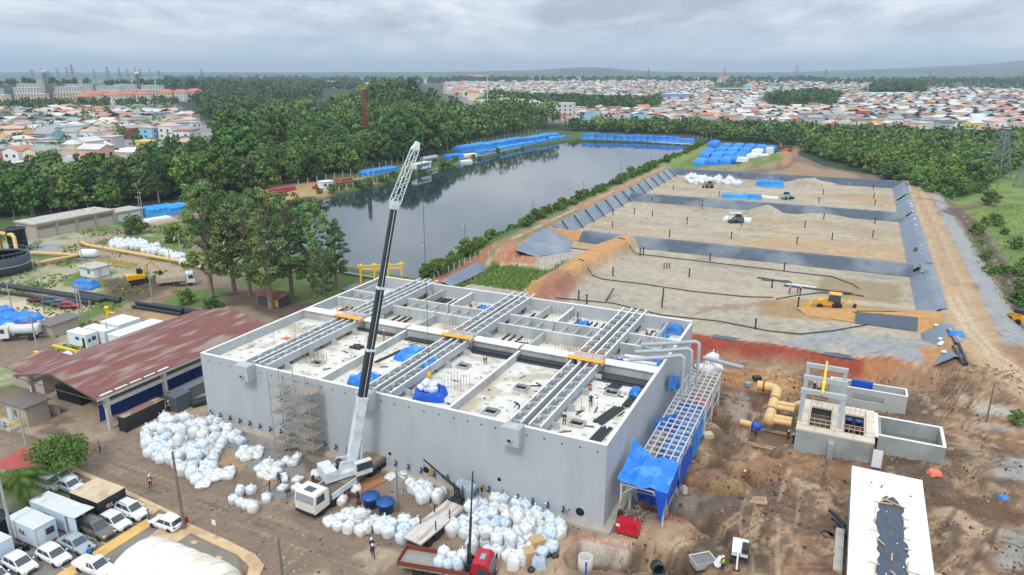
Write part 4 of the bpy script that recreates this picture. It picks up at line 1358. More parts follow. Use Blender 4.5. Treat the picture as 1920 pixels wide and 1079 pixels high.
def truck(name,label,loc,rz,L_,cabm,axles,bed=None,cab_len=1.9,wheel_r=.5,bedm=None,cat='truck'):
 """x forward, front bumper at +L/2; bed: function(root, x0, x1)"""
 root=thing(name,label,cat,loc,rz,None)
 root.scale=(KT,KT,KT)
 hl=L_/2
 q=MB()
 for s in(-1,1):
  q.box(-hl,hl-.4,s*.42-.07,s*.42+.07,.72,.98)
 k=-hl+.5
 while k<hl-.5:
  q.box(k,k+.12,-.4,.4,.76,.94)
  k+=1.3
 q.box(-hl*.1,-hl*.1+1.0,-1.1,-.55,.5,1.0).box(hl*.05,hl*.05+1.1,.55,1.1,.5,1.0)
 q.obj('chassis',m_chass,root)
 x0,x1=hl-cab_len,hl
 prof=[(x0,.62),(x1,.55),(x1+.02,1.35),(x1-.22,2.42),(x1-.5,2.72),(x0+.1,2.72),(x0,2.5)]
 cab=MB().side(prof,-1.16,1.16).obj('cab',cabm,root)
 q=MB()
 q.add([(x1+.03,-1.02,1.46),(x1+.03,1.02,1.46),(x1-.2,.98,2.4),(x1-.2,-.98,2.4)],[(0,1,2,3)])
 q.obj('windscreen',m_glass,cab)
 for s in(-1,1):
  v_=[(x0+.55,s*1.175,1.5),(x1-.22,s*1.175,1.5),(x1-.42,s*1.175,2.3),(x0+.55,s*1.175,2.3)]
  MB().add(v_,[(0,1,2,3)if s<0 else(3,2,1,0)]).obj('side_window',m_glass,cab)
  MB().cbox((x1-.05,s*1.38,1.9),(.12,.2,.55)).cbox((x1-.08,s*1.22,2.0),(.05,.2,.05)).obj('mirror',m_trim,cab)
  MB().cbox((x1+.02,s*.88,.82),(.06,.34,.2)).obj('headlight',m_lamp,cab)
 MB().box(x1-.05,x1+.1,-1.15,1.15,.42,.7).box(x1+.0,x1+.05,-.7,.7,.95,1.3).obj('bumper',m_trim,cab)
 MB().box(x0+.6,x1-.75,-.4,.4,2.721,2.78).obj('roof_hatch',mat('roof_hatch_grey',rgb(150,160,168),.3,.1,2),cab)
 for ax in axles:
  for s in(-1,1):
   wheel(root,ax,s*.98,wheel_r,.34)
 if bed:
  bed(root,-hl,x0-.12)
 return root
def flat_bed(m,h=1.18,sides=None):
 def f(root,x0,x1):
  q=MB().box(x0,x1,-1.22,1.22,h-.18,h)
  q.obj('flat_bed',m,root)
  if sides:
   for(a,b,c,d)in((x0,x1,-1.25,-1.19),(x0,x1,1.19,1.25),(x0-.03,x0+.03,-1.19,1.19),(x1-.03,x1+.03,-1.19,1.19)):
    qq=MB().box(a,b,c,d,h+.001,h+sides,0)
    if b-a>1:
     k=a
     while k<b:
      qq.box(k,k+.09,c-.02 if c<0 else d,d+.02 if c>0 else c,h-.1,h+sides,0)
      k+=1.5
    qq.obj('side_board',mat('rust_red_board',rgb(128,62,48),.7,.2,3),root)
 return f
def loader_crane(root,x,z,reach,ang,elev,m_col,m_boom,stow=False):
 """hydraulic loader crane behind the cab"""
 q=MB().box(x-.35,x+.35,-1.1,1.1,z-.35,z+.1).tube([(x,0,z),(x,0,z+1.5)],.24,10).box(x-.3,x+.3,-.55,.55,z+.1,z+.6)
 q.tube([(x-.2,.3,z+.2),(x-.2,.3,z+2.3)],.1,8).tube([(x+.3,-.4,z),(x+.3,-.4,z+1.9)],.07,8)
 q.obj('crane_column',m_col,root)
 d=Vector((math.cos(ang)*math.cos(elev),math.sin(ang)*math.cos(elev),math.sin(elev)))
 p0=Vector((x,0,z+1.5))
 p1=p0+d*reach*.45
 p2=p0+d*reach
 b=MB().tube([p0,p1],.17,4).obj('crane_arm',m_col,root)
 MB().tube([p1-d*.3,p2],[.12,.09],4).obj('crane_extension',m_boom,b)
 MB().tube([p2,p2+Vector((0,0,-.8))],.02,5).tube([p2+Vector((0,0,-.8)),p2+Vector((.05,0,-1.05))],.06,6).obj('hook',m_chass,b)
 for s in(-1,1):
  q=MB().box(x-.12,x+.12,s*1.1-.4,s*1.1+.4,z-.45,z-.2).tube([(x,s*1.45,z-.3),(x,s*1.45,.12)],.07,8).lathe([(.2,0),(.2,.06),(0,.06)],10,0,Matrix.Translation((x,s*1.45,.04)))
  q.obj('stabiliser',m_chass,root)
m_whitecab=mat('white_truck_paint',rgb(228,230,230),.3,.05,2)
m_redcab=mat('red_truck_paint',rgb(178,22,40),.3,.06,2)
m_greycab=mat('grey_truck_paint',rgb(160,172,180),.35,.08,2)
m_steelblk=mat('black_crane_steel',rgb(40,42,46),.45,.2,3)
m_cranew=mat('white_crane_paint',rgb(216,220,222),.38,.06,1.5,stain=rgb(160,158,150),stainscale=1.2,stainamt=.35)
m_bedfl=mat('worn_steel_bed',rgb(150,146,138),.7,.2,2,stretch=(.4,3,1))
m_bedwh=mat('dusty_timber_bed',rgb(206,200,192),.85,.16,2,stretch=(.6,4,1),stain=rgb(150,110,84),stainscale=.6,stainamt=.6)
p0,p1=G(765,1066),G(915,1092)
mid=(p0+p1)/2
az=rot_min(p0,p1)
tk=truck('crane_truck','red cab lorry with rust red dropside bed and loader crane, at the bottom edge',mid,az,9.0,m_redcab,(-2.6,-1.35,3.2),flat_bed(m_bedfl,1.2,.5),1.8)
loader_crane(tk,2.2,1.25,7.4,R(100),R(62),m_steelblk,m_steelblk)
TRUCK_RED=(mid.copy(),az)
p0,p1=G(788,1020),G(872,950)
mid=(p0+p1)/2
az=rot_min(p0,p1)
tk=truck('crane_truck','grey cab lorry with a long pale flat bed and folded loader crane, beside the tank',mid,az,10.2,m_greycab,(-3.6,-2.35,3.6),flat_bed(m_bedwh,1.25,None),1.9)
loader_crane(tk,2.6,1.3,6.2,R(75),R(8),m_steelblk,m_steelblk)
q=MB()
for x in(-2.6,-.3):
 q.box(x,x+.1,-1.1,-1.0,1.25,2.3).box(x,x+.1,.9,1.0,1.25,2.1)
q.obj('stake',m_steelblk,tk)
p=G(42,636)
def tank_bed(root,x0,x1):
 q=MB().tube([(x0,0,1.95),(x0+.2,0,1.95),(x1-.2,0,1.95),(x1,0,1.95)],[.75,.95,.95,.75],18)
 q.box(x0+.3,x0+.5,-.7,.7,.95,1.3).box(x1-.5,x1-.3,-.7,.7,.95,1.3)
 o=q.obj('tank_body',m_cranew,root)
 MB().box(x0+.8,x1-.8,-.25,.25,2.88,2.95).tube([(0+(x0+x1)/2,0,2.9),((x0+x1)/2,0,3.1)],.25,10).obj('catwalk',mat('red_catwalk',rgb(170,60,56),.6,.1,3),o)
truck('tanker_truck','white tanker lorry parked by the grey flat-roofed hut',p,TH+R(212),6.6,m_whitecab,(-1.9,2.2),tank_bed,1.8,.48)
def tip_bed(root,x0,x1):
 q=MB()
 q.box(x0,x1,-1.2,1.2,1.1,1.2)
 for s in(-1,1):
  q.box(x0,x1,s*1.2-.05,s*1.2+.05,1.2,2.3)
  k=x0+.2
  while k<x1:
   q.box(k,k+.1,s*1.3-.05,s*1.3+.05,1.15,2.3)
   k+=.9
 q.box(x0-.05,x0,-1.15,1.15,1.2,2.2).box(x1,x1+.06,-1.15,1.15,1.2,2.7)
 q.obj('tipper_body',mat('beige_tipper',rgb(206,190,168),.6,.15,2),root)
p=G(332,537)
truck('dump_truck','tipper lorry with white cab and beige body under the eucalyptus',p,TH+R(50),7.6,m_whitecab,(-2.4,-1.2,2.7),tip_bed,1.8,.5)
p0,p1=G(604,948),G(693,884)
mid=(p0+p1)/2
az=rot_min(p1,p0)
CRL=11.2
cr=thing('mobile_crane','white mobile crane with long black telescopic boom and white lattice jib','crane',mid,az)
hl=CRL/2
m_cdeck=mat('crane_carrier_deck',rgb(112,98,88),.75,.2,2)
q=MB().box(-hl,hl-1.9,-1.25,1.25,.95,1.38).box(-hl+.3,hl-.4,-.55,.55,.6,.95)
q.box(-hl+.2,hl-4.4,-.95,.95,1.38,1.42,1).box(-hl,-hl+.1,-1.2,1.2,.7,1.2)
for s in(-1,1):
 q.box(-.2,hl-2.3,s*1.22-.05,s*1.22+.05,.9,1.5,2)
carrier=q.obj('carrier',[m_cdeck,m_woodd,m_cranew],cr)
x1,x0=hl,hl-1.9
cab=MB().side([(x0,.7),(x1,.6),(x1+.05,1.5),(x1-.12,2.35),(x1-.3,2.5),(x0+.1,2.5),(x0,2.4)],-1.25,1.25).obj('cab',mat('cream_crane_cab',rgb(226,222,208),.35,.05,2),cr)
MB().add([(x1+.06,-1.12,1.55),(x1+.06,1.12,1.55),(x1-.1,1.08,2.3),(x1-.1,-1.08,2.3)],[(0,1,2,3)]).obj('windscreen',mat('pale_windscreen',rgb(150,154,160),.1,.1,2),cab)
for s in(-1,1):
 v_=[(x0+.6,s*1.265,1.5),(x1-.2,s*1.265,1.5),(x1-.32,s*1.265,2.25),(x0+.6,s*1.265,2.25)]
 MB().add(v_,[(0,1,2,3)if s<0 else(3,2,1,0)]).obj('side_window',m_glass,cab)
 MB().cbox((x1+.06,s*.95,.85),(.05,.3,.18)).obj('headlight',m_lamp,cab)
MB().box(x0+.7,x1-.5,-.5,.5,2.501,2.55).obj('roof_hatch',m_glass,cab)
MB().box(x1-.02,x1+.12,-1.2,1.2,.4,.62).obj('bumper',m_trim,cab)
for ax in(hl-1.0,hl-2.6,-hl+2.8,-hl+1.3):
 for s in(-1,1):
  wheel(cr,ax,s*1.0,.58,.42,mat('dusty_rim',rgb(150,146,140),.6,.1,4))
for ax in(1.6,-hl+.3):
 for s in(-1,1):
  q=MB().box(ax-.14,ax+.14,min(s*.6,s*3.0),max(s*.6,s*3.0),.72,.95).tube([(ax,s*2.9,.95),(ax,s*2.9,.1)],.09,8).box(ax-.1,ax+.1,s*2.9-.12,s*2.9+.12,.6,1.35)
  q.lathe([(.3,0),(.3,.07),(0,.07)],12,0,Matrix.Translation((ax,s*2.9,.03)))
  q.obj('outrigger',mat('brown_outrigger',rgb(84,48,44),.6,.2,3),cr)
q=MB().lathe([(1.0,1.38),(1.0,1.62),(0,1.62)],18,0)
TX=-.9
T_=Matrix.Translation((TX,0,0))
foot=Vector((mid.x,mid.y,mid.z))+Matrix.Rotation(az,3,'Z')@Vector((TX,0,2.4))
def at_depth(px,py,y):
 """point on the photo's ray at the world distance y"""
 x_=(px-960)/FPX
 yy=-(py-539.5)/FPX
 d=Vector((x_,CP+yy*SP,-SP+yy*CP))
 return Vector((0,0,HCAM))+d*(y/d.y)
head=at_depth(739,388,foot.y+3.4)
tip=at_depth(780,276,foot.y+4.8)
inv=Matrix.Translation(cr.location)@Matrix.Rotation(az,4,'Z')
inv=inv.inverted()
foot_l,head_l,tip_l=inv@foot,inv@head,inv@tip
d=(head_l-foot_l).normalized()
hdir=Vector((d.x,d.y,0)).normalized()
sidev=Vector((-hdir.y,hdir.x,0))
q=MB()
q.lathe([(1.05,1.38),(1.05,1.6),(0,1.6)],18,0,T_)
ca,sa=hdir.x,hdir.y
TT=T_@Matrix(((ca,-sa,0,0),(sa,ca,0,0),(0,0,1,0),(0,0,0,1)))
q.box(-2.6,1.0,-1.15,1.15,1.6,2.15,0,TT).box(-3.1,-1.9,-1.2,1.2,1.62,2.75,0,TT)
q.side([(-1.6,2.15),(.9,2.15),(.3,2.9),(-1.3,3.1)],.42,.62,0,TT).side([(-1.6,2.15),(.9,2.15),(.3,2.9),(-1.3,3.1)],-.62,-.42,0,TT)
up_=q.obj('superstructure',m_cranew,cr)
MB().box(-.2,1.5,-1.75,-1.16,1.7,3.1,0,TT).obj('operator_cab',m_cranew,up_)
MB().box(-.1,1.52,-1.765,-1.5,2.2,3.0,0,TT).obj('cab_glass',m_glass,up_)
for s in(-1,1):
 MB().lathe([(.34,-.35),(.34,.35)],14,0,TT@Matrix.Translation((-1.2,s*.0+.0,2.45+.3*s))@Matrix.Rotation(R(90),4,'X')).obj('winch_drum',m_chass,up_)
total=(head_l-foot_l).length
def boxboom(q,a,b,w0,h0,w1,h1,m=0):
 dd=(b-a).normalized()
 sx=Vector((-hdir.y,hdir.x,0))
 uz=sx.cross(dd)*-1
 vs=[]
 for p,ww,hh in((a,w0,h0),(b,w1,h1)):
  for(i,j)in((-1,-1),(1,-1),(1,1),(-1,1)):
   vs.append(p+sx*ww/2*i+uz*hh/2*j)
 q.add(vs,[(0,3,2,1),(4,5,6,7),(0,1,5,4),(1,2,6,5),(2,3,7,6),(3,0,4,7)],m)
 return q
segs=[(0,.27,.74,.92,m_cranew),(.265,.46,.6,.76,m_steelblk),(.455,.7,.5,.64,m_steelblk),(.695,1.0,.4,.52,m_steelblk)]
bm=None
for i,(a,b,ww,hh,m)in enumerate(segs):
 pa,pb=foot_l+d*total*a,foot_l+d*total*b
 q=boxboom(MB(),pa,pb,ww,hh,ww,hh)
 if i:
  boxboom(q,pb-d*.25,pb,ww+.14,hh+.14,ww+.14,hh+.14,1)
  for s in(-.28,.28):
   q.tube([pa+sidev*s*ww*1.85,pb+sidev*s*ww*1.85],.03,5,1)
 else:
  boxboom(q,pb-d*.3,pb,ww+.1,hh+.1,ww+.1,hh+.1,0)
 q.obj('boom_section',[m,m_cranew],cr)
c0,c1=Vector((TX,0,1.9))+hdir*.95,foot_l+d*total*.26-Vector((0,0,.45))
q=MB().tube([c0,c0.lerp(c1,.6)],.2,10,0).tube([c0.lerp(c1,.55),c1],.11,10,1)
q.obj('lift_cylinder',[m_cranew,m_steelg],cr)
q=MB()
dj=(tip_l-head_l).normalized()
sj=sidev
uj=sj.cross(dj)
LJ=(tip_l-head_l).length
boxboom(q,head_l-d*.2,head_l+d*.5,.6,.7,.7,.8)
def jp(t,i,j):
 wv=.8*(1-.3*t)
 return head_l+d*.4*(1-t)+dj*LJ*t+sj*wv/2*i+uj*wv/2*j
for i in(-1,1):
 for j in(-1,1):
  q.tube([jp(0,i,j),jp(1,i,j)],.05,5)
nb=10
for k in range(nb):
 a,b=k/nb,(k+1)/nb
 for(i0,j0,i1,j1)in((-1,-1,1,-1),(1,-1,1,1),(1,1,-1,1),(-1,1,-1,-1)):
  if k%2:
   i0,j0,i1,j1=i1,j1,i0,j0
  q.tube([jp(a,i0,j0),jp(b,i1,j1)],.03,4,0,False)
boxboom(q,tip_l-dj*.3,tip_l+dj*.5,.5,.6,.35,.4)
q.obj('lattice_jib',m_cranew,cr)
hook_top=tip_l+dj*.3+hdir*.4
hk=inv@Vector((at_depth(795,350,tip.y).x,tip.y,9.2))
hk=Vector((hook_top.x,hook_top.y,9.6-mid.z))
q=MB().tube([hook_top,hk+Vector((0,0,.5))],.022,4)
q.obj('hoist_rope',m_steelblk,cr)
MB().lathe([(0,-.35),(.18,-.3),(.22,0),(.18,.3),(0,.5)],10,0,Matrix.Translation(hk)).obj('hook_block',m_orange,cr)
def excavator(label,loc,rz,m,k=1.0,arm=((1.6,1.4),(3.4,3.6),(5.0,1.4)),rot=0.0,group=None):
 root=thing('excavator',label,'excavator',loc,rz,group)
 for s in(-1,1):
  q=MB().side([(-1.9,.15),(-1.6,0),(1.6,0),(1.9,.15),(1.9,.6),(1.6,.8),(-1.6,.8),(-1.9,.6)],s*1.05-.27,s*1.05+.27)
  q.obj('track',m_rubber,root)
 q=MB().box(-.8,.8,-.85,.85,.4,.85,1).lathe([(.75,.85),(.75,1.05)],14,1)
 q.side([(-2.3,1.05),(1.2,1.05),(1.2,1.7),(-.2,1.95),(-1.8,2.1),(-2.4,1.9)],-1.2,1.2,0)
 body=q.obj('body',[m,m_chass],root)
 MB().side([(-.1,1.7),(1.25,1.7),(1.2,2.4),(.85,2.95),(-.1,2.95)],.25,1.18).obj('cab',m_trim,root)
 q=MB()
 q.add([(1.26,.35,1.95),(1.26,1.1,1.95),(.9,1.08,2.9),(.9,.37,2.9)],[(0,1,2,3)]).add([(0,1.19,1.95),(1.15,1.19,1.95),(.85,1.19,2.85),(0,1.19,2.85)],[(3,2,1,0)])
 q.obj('cab_glass',m_glass,root)
 (ax,az_),(bx,bz_),(cx_,cz_)=arm
 q=MB()
 pts=[(.9,1.5),(ax,(az_+bz_)/2+.7),(bx,bz_)]
 for(a,b)in zip(pts,pts[1:]):
  q.tube([(a[0],-.25,a[1]),(b[0],-.25,b[1])],.24,4,0,True,False)
 q.tube([(ax,-.05,az_),((ax+bx)/2,-.05,bz_-.3)],.09,8,1)
 q.obj('boom',[m,m_steelg],root)
 MB().tube([(bx-.3,-.25,bz_+.3),(cx_,-.25,cz_)],.18,4,0,True,False).obj('dipper_arm',m,root)
 MB().side([(cx_-.2,cz_+.1),(cx_+.25,cz_-.1),(cx_+.1,cz_-.7),(cx_-.5,cz_-.9),(cx_-.7,cz_-.4)],-.8,.3).obj('bucket',m_chass,root)
 root.scale=(k*.88,)*3
 return root
m_cat=mat('yellow_machine_paint',rgb(226,168,40),.45,.12,2)
m_orex=mat('orange_machine_paint',rgb(226,84,36),.45,.1,2)
excavator('yellow tracked excavator digging beside the tipper lorry',G(262,537),TH+R(62),m_cat,1.0,((1.6,1.6),(3.0,4.4),(4.6,2.0)))
excavator('orange excavator on top of the brown earth mound behind the ponds',GW(*UVP(1466,309,2)),R(150),m_orex,1.0,((1.3,2.2),(2.0,4.6),(1.8,2.6)))
excavator('white mini excavator working beside the narrow pipe trench',G(1386,1046),R(-110),m_whitecab,.62,((1.6,1.4),(2.6,2.6),(3.6,.4)))
bk=thing('backhoe_loader','yellow backhoe loader driving on the orange ramp in the first pond','backhoe loader',G(1556,580),TH+R(180))
q=MB().side([(-1.6,.8),(1.9,.7),(2.2,1.2),(1.9,1.5),(.5,1.65),(-1.6,1.5)],-.6,.6)
q.obj('body',m_cat,bk)
MB().side([(-1.5,1.5),(.5,1.6),(.3,2.7),(-1.4,2.7)],-.75,.75).obj('cab',m_glass,bk)
MB().box(-1.55,.4,-.85,.85,2.701,2.82).obj('cab_roof',m_cat,bk)
for x,r in((-1.0,.78),(1.55,.5)):
 for s in(-1,1):
  wheel(bk,x,s*.95,r,.42,m_cat)
q=MB()
for s in(-.55,.55):
 q.tube([(.6,s,1.7),(2.2,s,1.3),(3.0,s,.6)],.1,4,0,True,False)
q.obj('loader_arm',m_cat,bk)
MB().side([(2.9,.15),(3.7,.1),(3.6,.3),(3.1,.95),(2.9,.9)],-1.1,1.1).obj('loader_bucket',m_cat,bk)
q=MB().tube([(-1.7,0,1.2),(-3.0,0,2.6)],.16,4,0,True,False).tube([(-3.0,0,2.7),(-3.5,0,1.4)],.13,4,0,True,False)
q.obj('backhoe_arm',m_cat,bk)
MB().side([(-3.5,1.5),(-3.9,1.2),(-3.8,.7),(-3.3,.8)],-.4,.4).obj('backhoe_bucket',m_chass,bk)
def skid(label,loc,rz,m,cat='loader'):
 t_=thing('compact_loader',label,cat,loc,rz)
 MB().side([(-1.4,.5),(1.2,.5),(1.3,1.2),(.4,1.5),(-1.4,1.4)],-.7,.7).obj('body',m,t_)
 MB().side([(-.7,1.4),(.6,1.4),(.5,2.2),(-.6,2.2)],-.6,.6).obj('cab',m_trim,t_)
 for x in(-.8,.8):
  for s in(-1,1):
   wheel(t_,x,s*.8,.45,.3,m)
 q=MB()
 for s in(-.75,.75):
  q.tube([(-1.2,s,1.7),(.8,s,1.5),(1.8,s,.6)],.09,4,0,True,False)
 q.obj('lift_arm',m,t_)
 MB().side([(1.7,.1),(2.5,.08),(2.4,.3),(1.9,.8),(1.7,.8)],-.9,.9).obj('bucket',m_chass,t_)
 return t_
skid('small brown loader beside the row of white bags in the third pond',G(1330,353),R(160),mat('brown_machine',rgb(150,104,56),.5,.15,2))
skid('yellow wheel loader at the right edge by the dark track',G(1908,606),R(100),m_cat)
skid('pale blue site machine near the white sheet in the third pond',G(1474,374),R(20),mat('pale_machine',rgb(150,180,190),.5,.15,2),'machine')
skid('dark machine under the white awning in the second pond',G(1383,418),R(190),mat('slate_machine',rgb(96,106,116),.5,.15,2),'machine')
# ---------------------------------------------------------------- buildings, containers and stores on the site
m_render=mat('beige_render',rgb(178,166,150),.9,.08,.7,.02,5)
m_roofslab=mat('grey_concrete_roof',rgb(186,180,168),.92,.14,.5,stain=rgb(130,126,116),stainscale=.6,stainamt=.5)
m_roofold=mat('old_fibre_roof',rgb(120,114,108),.92,.25,.8,stretch=(4,.7,1))
m_white=mat('white_site_paint',rgb(232,236,238),.5,.05,1.2)
m_bluewh=mat('pale_blue_panel',rgb(206,220,230),.5,.05,1.2)
m_redbase=mat('dark_red_base',rgb(128,44,46),.6,.1,3)
m_black=mat('black_corrugated',rgb(40,42,48),.5,.12,3)
m_glassd=mat('dark_window',rgb(56,66,76),.12,.1,2)
m_door=mat('pale_door',rgb(196,208,218),.5,.05,2)
m_yel=mat('yellow_steel',rgb(244,204,40),.5,.08,2)
m_yelp=mat('ochre_yellow_pipe',rgb(222,184,122),.5,.1,1.2)
m_sign=mat('blue_sign',rgb(30,96,168),.4,.04,2)
m_redroof=mat('weathered_red_roof',rgb(128,82,76),.92,.2,.9,.05,5,stain=rgb(160,146,134),stainscale=.35,stainamt=.75,stretch=(2.2,.5,1))
m_post=mat('concrete_post',rgb(196,192,184),.9,.1,1.5)
def text(body,size,m,parent,loc,rot,name='lettering',depth=.01):
 cu=bpy.data.curves.new('t','FONT')
 cu.body=body
 cu.size=size
 cu.extrude=depth
 cu.align_x='CENTER'
 cu.align_y='CENTER'
 o=bpy.data.objects.new('t',cu)
 COL.objects.link(o)
 me=bpy.data.meshes.new_from_object(o.evaluated_get(bpy.context.evaluated_depsgraph_get()))
 bpy.data.objects.remove(o)
 me.materials.clear()
 me.materials.append(m)
 t_=bpy.data.objects.new(name,me)
 COL.objects.link(t_)
 t_.parent=parent
 t_.location=loc
 t_.rotation_euler=rot
 return t_
def block(name,label,cat,u0,u1,v0,v1,h,mw,mr,over=.15,rt=.16,slope=0.0,doors=(),wins=(),base=None,group=None,z=0.0):
 """small flat-roofed building in the site frame; doors/wins: (face, along, z0, width, height)"""
 t_=thing(name,label,cat,GW((u0+u1)/2,(v0+v1)/2)if z is None else W((u0+u1)/2,(v0+v1)/2,z),TH,group)
 a,b=(u1-u0)/2,(v1-v0)/2
 q=MB()
 q.add([(-a,-b,-.3),(a,-b,-.3),(a,b,-.3),(-a,b,-.3),(-a,-b,h),(a,-b,h),(a,b,h+slope),(-a,b,h+slope)],[(0,1,5,4),(1,2,6,5),(2,3,7,6),(3,0,4,7),(4,5,6,7)])
 wall=q.obj('wall',mw,t_)
 q=MB()
 o_=over
 zz=h+.003
 q.add([(-a-o_,-b-o_,zz),(a+o_,-b-o_,zz),(a+o_,b+o_,zz+slope),(-a-o_,b+o_,zz+slope),(-a-o_,-b-o_,zz+rt),(a+o_,-b-o_,zz+rt),(a+o_,b+o_,zz+rt+slope),(-a-o_,b+o_,zz+rt+slope)],[(0,3,2,1),(4,5,6,7),(0,1,5,4),(1,2,6,5),(2,3,7,6),(3,0,4,7)])
 q.obj('roof',mr,t_)
 def panel(face,s,z0,w_,h_,d=.02):
  if face=='f':
   return MB().box(s-w_/2,s+w_/2,-b-d,-b-.001,z0,z0+h_)
  if face=='r':
   return MB().box(a+.001,a+d,s-w_/2,s+w_/2,z0,z0+h_)
  if face=='l':
   return MB().box(-a-d,-a-.001,s-w_/2,s+w_/2,z0,z0+h_)
  return MB().box(s-w_/2,s+w_/2,b+.001,b+d,z0,z0+h_)
 for d_ in doors:
  panel(*d_[:5]).obj('door',d_[5]if len(d_)>5 else m_door,t_)
 for d_ in wins:
  o=panel(*d_[:5]).obj('window',m_glassd,t_)
  f,s,z0,w_,h_=d_[:5]
  panel(f,s,z0-.06,w_+.14,.06,.05).obj('sill',m_white,o)
  panel(f,s,z0+.003,.045,h_-.006,.035).obj('frame',m_white,o)
 if base:
  MB().box(-a+.02,a-.02,-b-.015,b+.015,-.2,.28).box(-a-.015,-a+.019,-b,b,-.2,.28).box(a-.019,a+.015,-b,b,-.2,.28).obj('plinth',base,t_)
 return t_
bs=block('store_building','long beige store building with flat pale roof and four shuttered bays','building',-122,-114.2,50.5,71.5,3.5,m_render,m_roofslab,.4,.35,doors=[('f',-1.5,0,1.8,2.6)],z=0)
for k in range(4):
 y=-7.9+k*5.25
 MB().box(3.901,3.93,y-2.2,y+2.2,2.1,3.0).obj('louvre',mat('brown_louvre',rgb(126,116,106),.8,.2,3,stretch=(1,1,8)),bs)
 MB().box(3.901,3.925,y-2.2,y+2.2,0,2.05).obj('shutter',mat('beige_shutter',rgb(188,178,164),.8,.06,2),bs)
for k in range(5):
 y=-10.4+k*5.2
 MB().box(3.9,4.15,y-.2,y+.2,-.3,3.5).obj('pilaster',m_render,bs)
bx=block('store_annex','low beige annex with two pale doors at the right end of the long store','building',-120,-114.4,71.9,80.5,2.5,m_render,m_roofslab,.35,.3,doors=[('r',-2,0,2.9,2.0),('r',2,0,2.9,2.0)],z=0)
block('hut','small white hut with grey flat roof and one window in the yard','building',-73,-68.6,33.6,37,2.0,m_white,m_roofslab,.45,.16,wins=[('f',.6,.8,.7,.8)],doors=[('r',-.4,0,.8,1.7)],z=0)
block('hut','grey flat-roofed hut with dark weathered roof beside the white tanker lorry','building',-46.4,-43.4,9,13.4,2.0,m_render,m_roofold,.4,.12,.2,doors=[('f',-.7,0,.8,1.7)],z=0)
block('hut','old brick hut with grey roof between the trees and the tank','building',-15,-10.5,44,48,1.9,mat('brown_block',rgb(134,112,98),.9,.2,1),m_roofold,.3,.14,z=None)
block('hut','low dark shed with a red roof under the eucalyptus','building',-27,-22,35.5,38,1.7,mat('blue_grey_board',rgb(66,76,84),.8,.2,1),mat('dull_red_roof',rgb(140,92,78),.9,.2,1),.3,.1,.3,doors=[('f',1.5,.1,1.3,1.3,m_yel)],z=0)
gh=block('gate_house','beige gatehouse with dark flat roof and yellow railing at the left edge','building',-21.4,-17.4,-10.6,-8.0,2.4,m_render,m_roofold,.3,.14,doors=[('f',-1.4,0,.7,1.7,m_door)],wins=[('f',-.2,.8,.5,.9)],z=0)
q=MB()
for(a,b)in(((-2.6,-1.6),(-2.6,-2.9)),((-2.6,-2.9),(1.4,-2.9)),((1.4,-2.9),(1.4,-1.4))):
 for z in(.75,1.1):
  q.tube([(*a,z),(*b,z)],.045,5)
 n=5
 for k in range(n+1):
  x,y=a[0]+(b[0]-a[0])*k/n,a[1]+(b[1]-a[1])*k/n
  q.tube([(x,y,0),(x,y,1.12)],.04,5)
q.obj('railing',m_yel,gh)
MB().box(-2.8,1.5,-3.05,-1.35,-.2,.3).obj('platform',m_roofslab,gh)
t_=thing('sign_board','small blue and white sign board below the yellow railing','sign',W(-19.6,-12.2,0),TH)
MB().box(-.7,.7,-.04,.04,.35,1.1).obj('panel',m_sign,t_)
q=MB()
for z in(.5,.7,.9):
 q.box(-.5,.5,-.055,-.041,z,z+.08)
q.obj('stripe',m_white,t_)
MB().box(-.6,-.52,.041,.09,-.1,1.0).box(.52,.6,.041,.09,-.1,1.0).obj('leg',m_woodd,t_)
MB().box(-1.0,1.0,-.1,.1,-.2,1.1).obj('yard_wall',m_render,None,W(-18.2,-7.4,0),TH+.6)
tag(bpy.data.objects['yard_wall'],'short beige wall with weeds between the gatehouse and the red roofed shed','wall')
block('hut','red roofed building cut by the left edge behind the yellow frame','building',-31,-24.5,-4.2,.5,2.6,m_render,m_redroof,.5,.1,.5,z=0)
block('hut','low house with red roof behind the palm crown, left edge','building',-8,-4.2,-18.8,-16.4,2.0,m_render,mat('red_sheet_roof',rgb(166,78,70),.8,.15,1),.4,.1,.3,z=0)
sh=thing('open_shed','big open shed with weathered dark red gable roof left of the tank','shed',W(-15.2,5,0),TH)
U0,U1,V0,V1,ZE,ZR,UR=-7.6,7.6,-13.3,13.6,4.6,6.3,-.2
q=MB()
n=14
rows_l,rows_r=[],[]
for k in range(n+1):
 y=V0+(V1-V0)*k/n
 rows_l.append([(U0+(UR-U0)*t/5,y,ZE+(ZR-ZE)*t/5+rnd.uniform(-.02,.02))for t in range(6)])
 rows_r.append([(UR+(U1-UR)*t/5,y,ZR+(ZE-ZR)*t/5+rnd.uniform(-.02,.02))for t in range(6)])
q.grid(rows_l,0,False).grid(rows_r,0,False)
q.add([(U0,V0,ZE-.04),(UR,V0,ZR-.05),(U1,V0,ZE-.04),(U1,V1,ZE-.04),(UR,V1,ZR-.05),(U0,V1,ZE-.04)],[(0,5,4,1),(1,4,3,2)],0)
q.obj('roof',m_redroof,sh)
q=MB()
for(a,b)in(((U0,ZE),(UR,ZR)),((UR,ZR),(U1,ZE))):
 q.tube([(a[0],V0+.02,a[1]-.12),(b[0],V0+.02,b[1]-.12)],.09,4,0,True,False)
q.tube([(U0,V0+.2,ZE-.35),(U1,V0+.2,ZE-.35)],.05,5)
q.tube([(UR,V0+.2,ZE-.35),(UR,V0+.2,ZR-.1)],.05,5)
q.obj('end_truss',mat('truss_steel',rgb(110,92,84),.7,.15,2),sh)
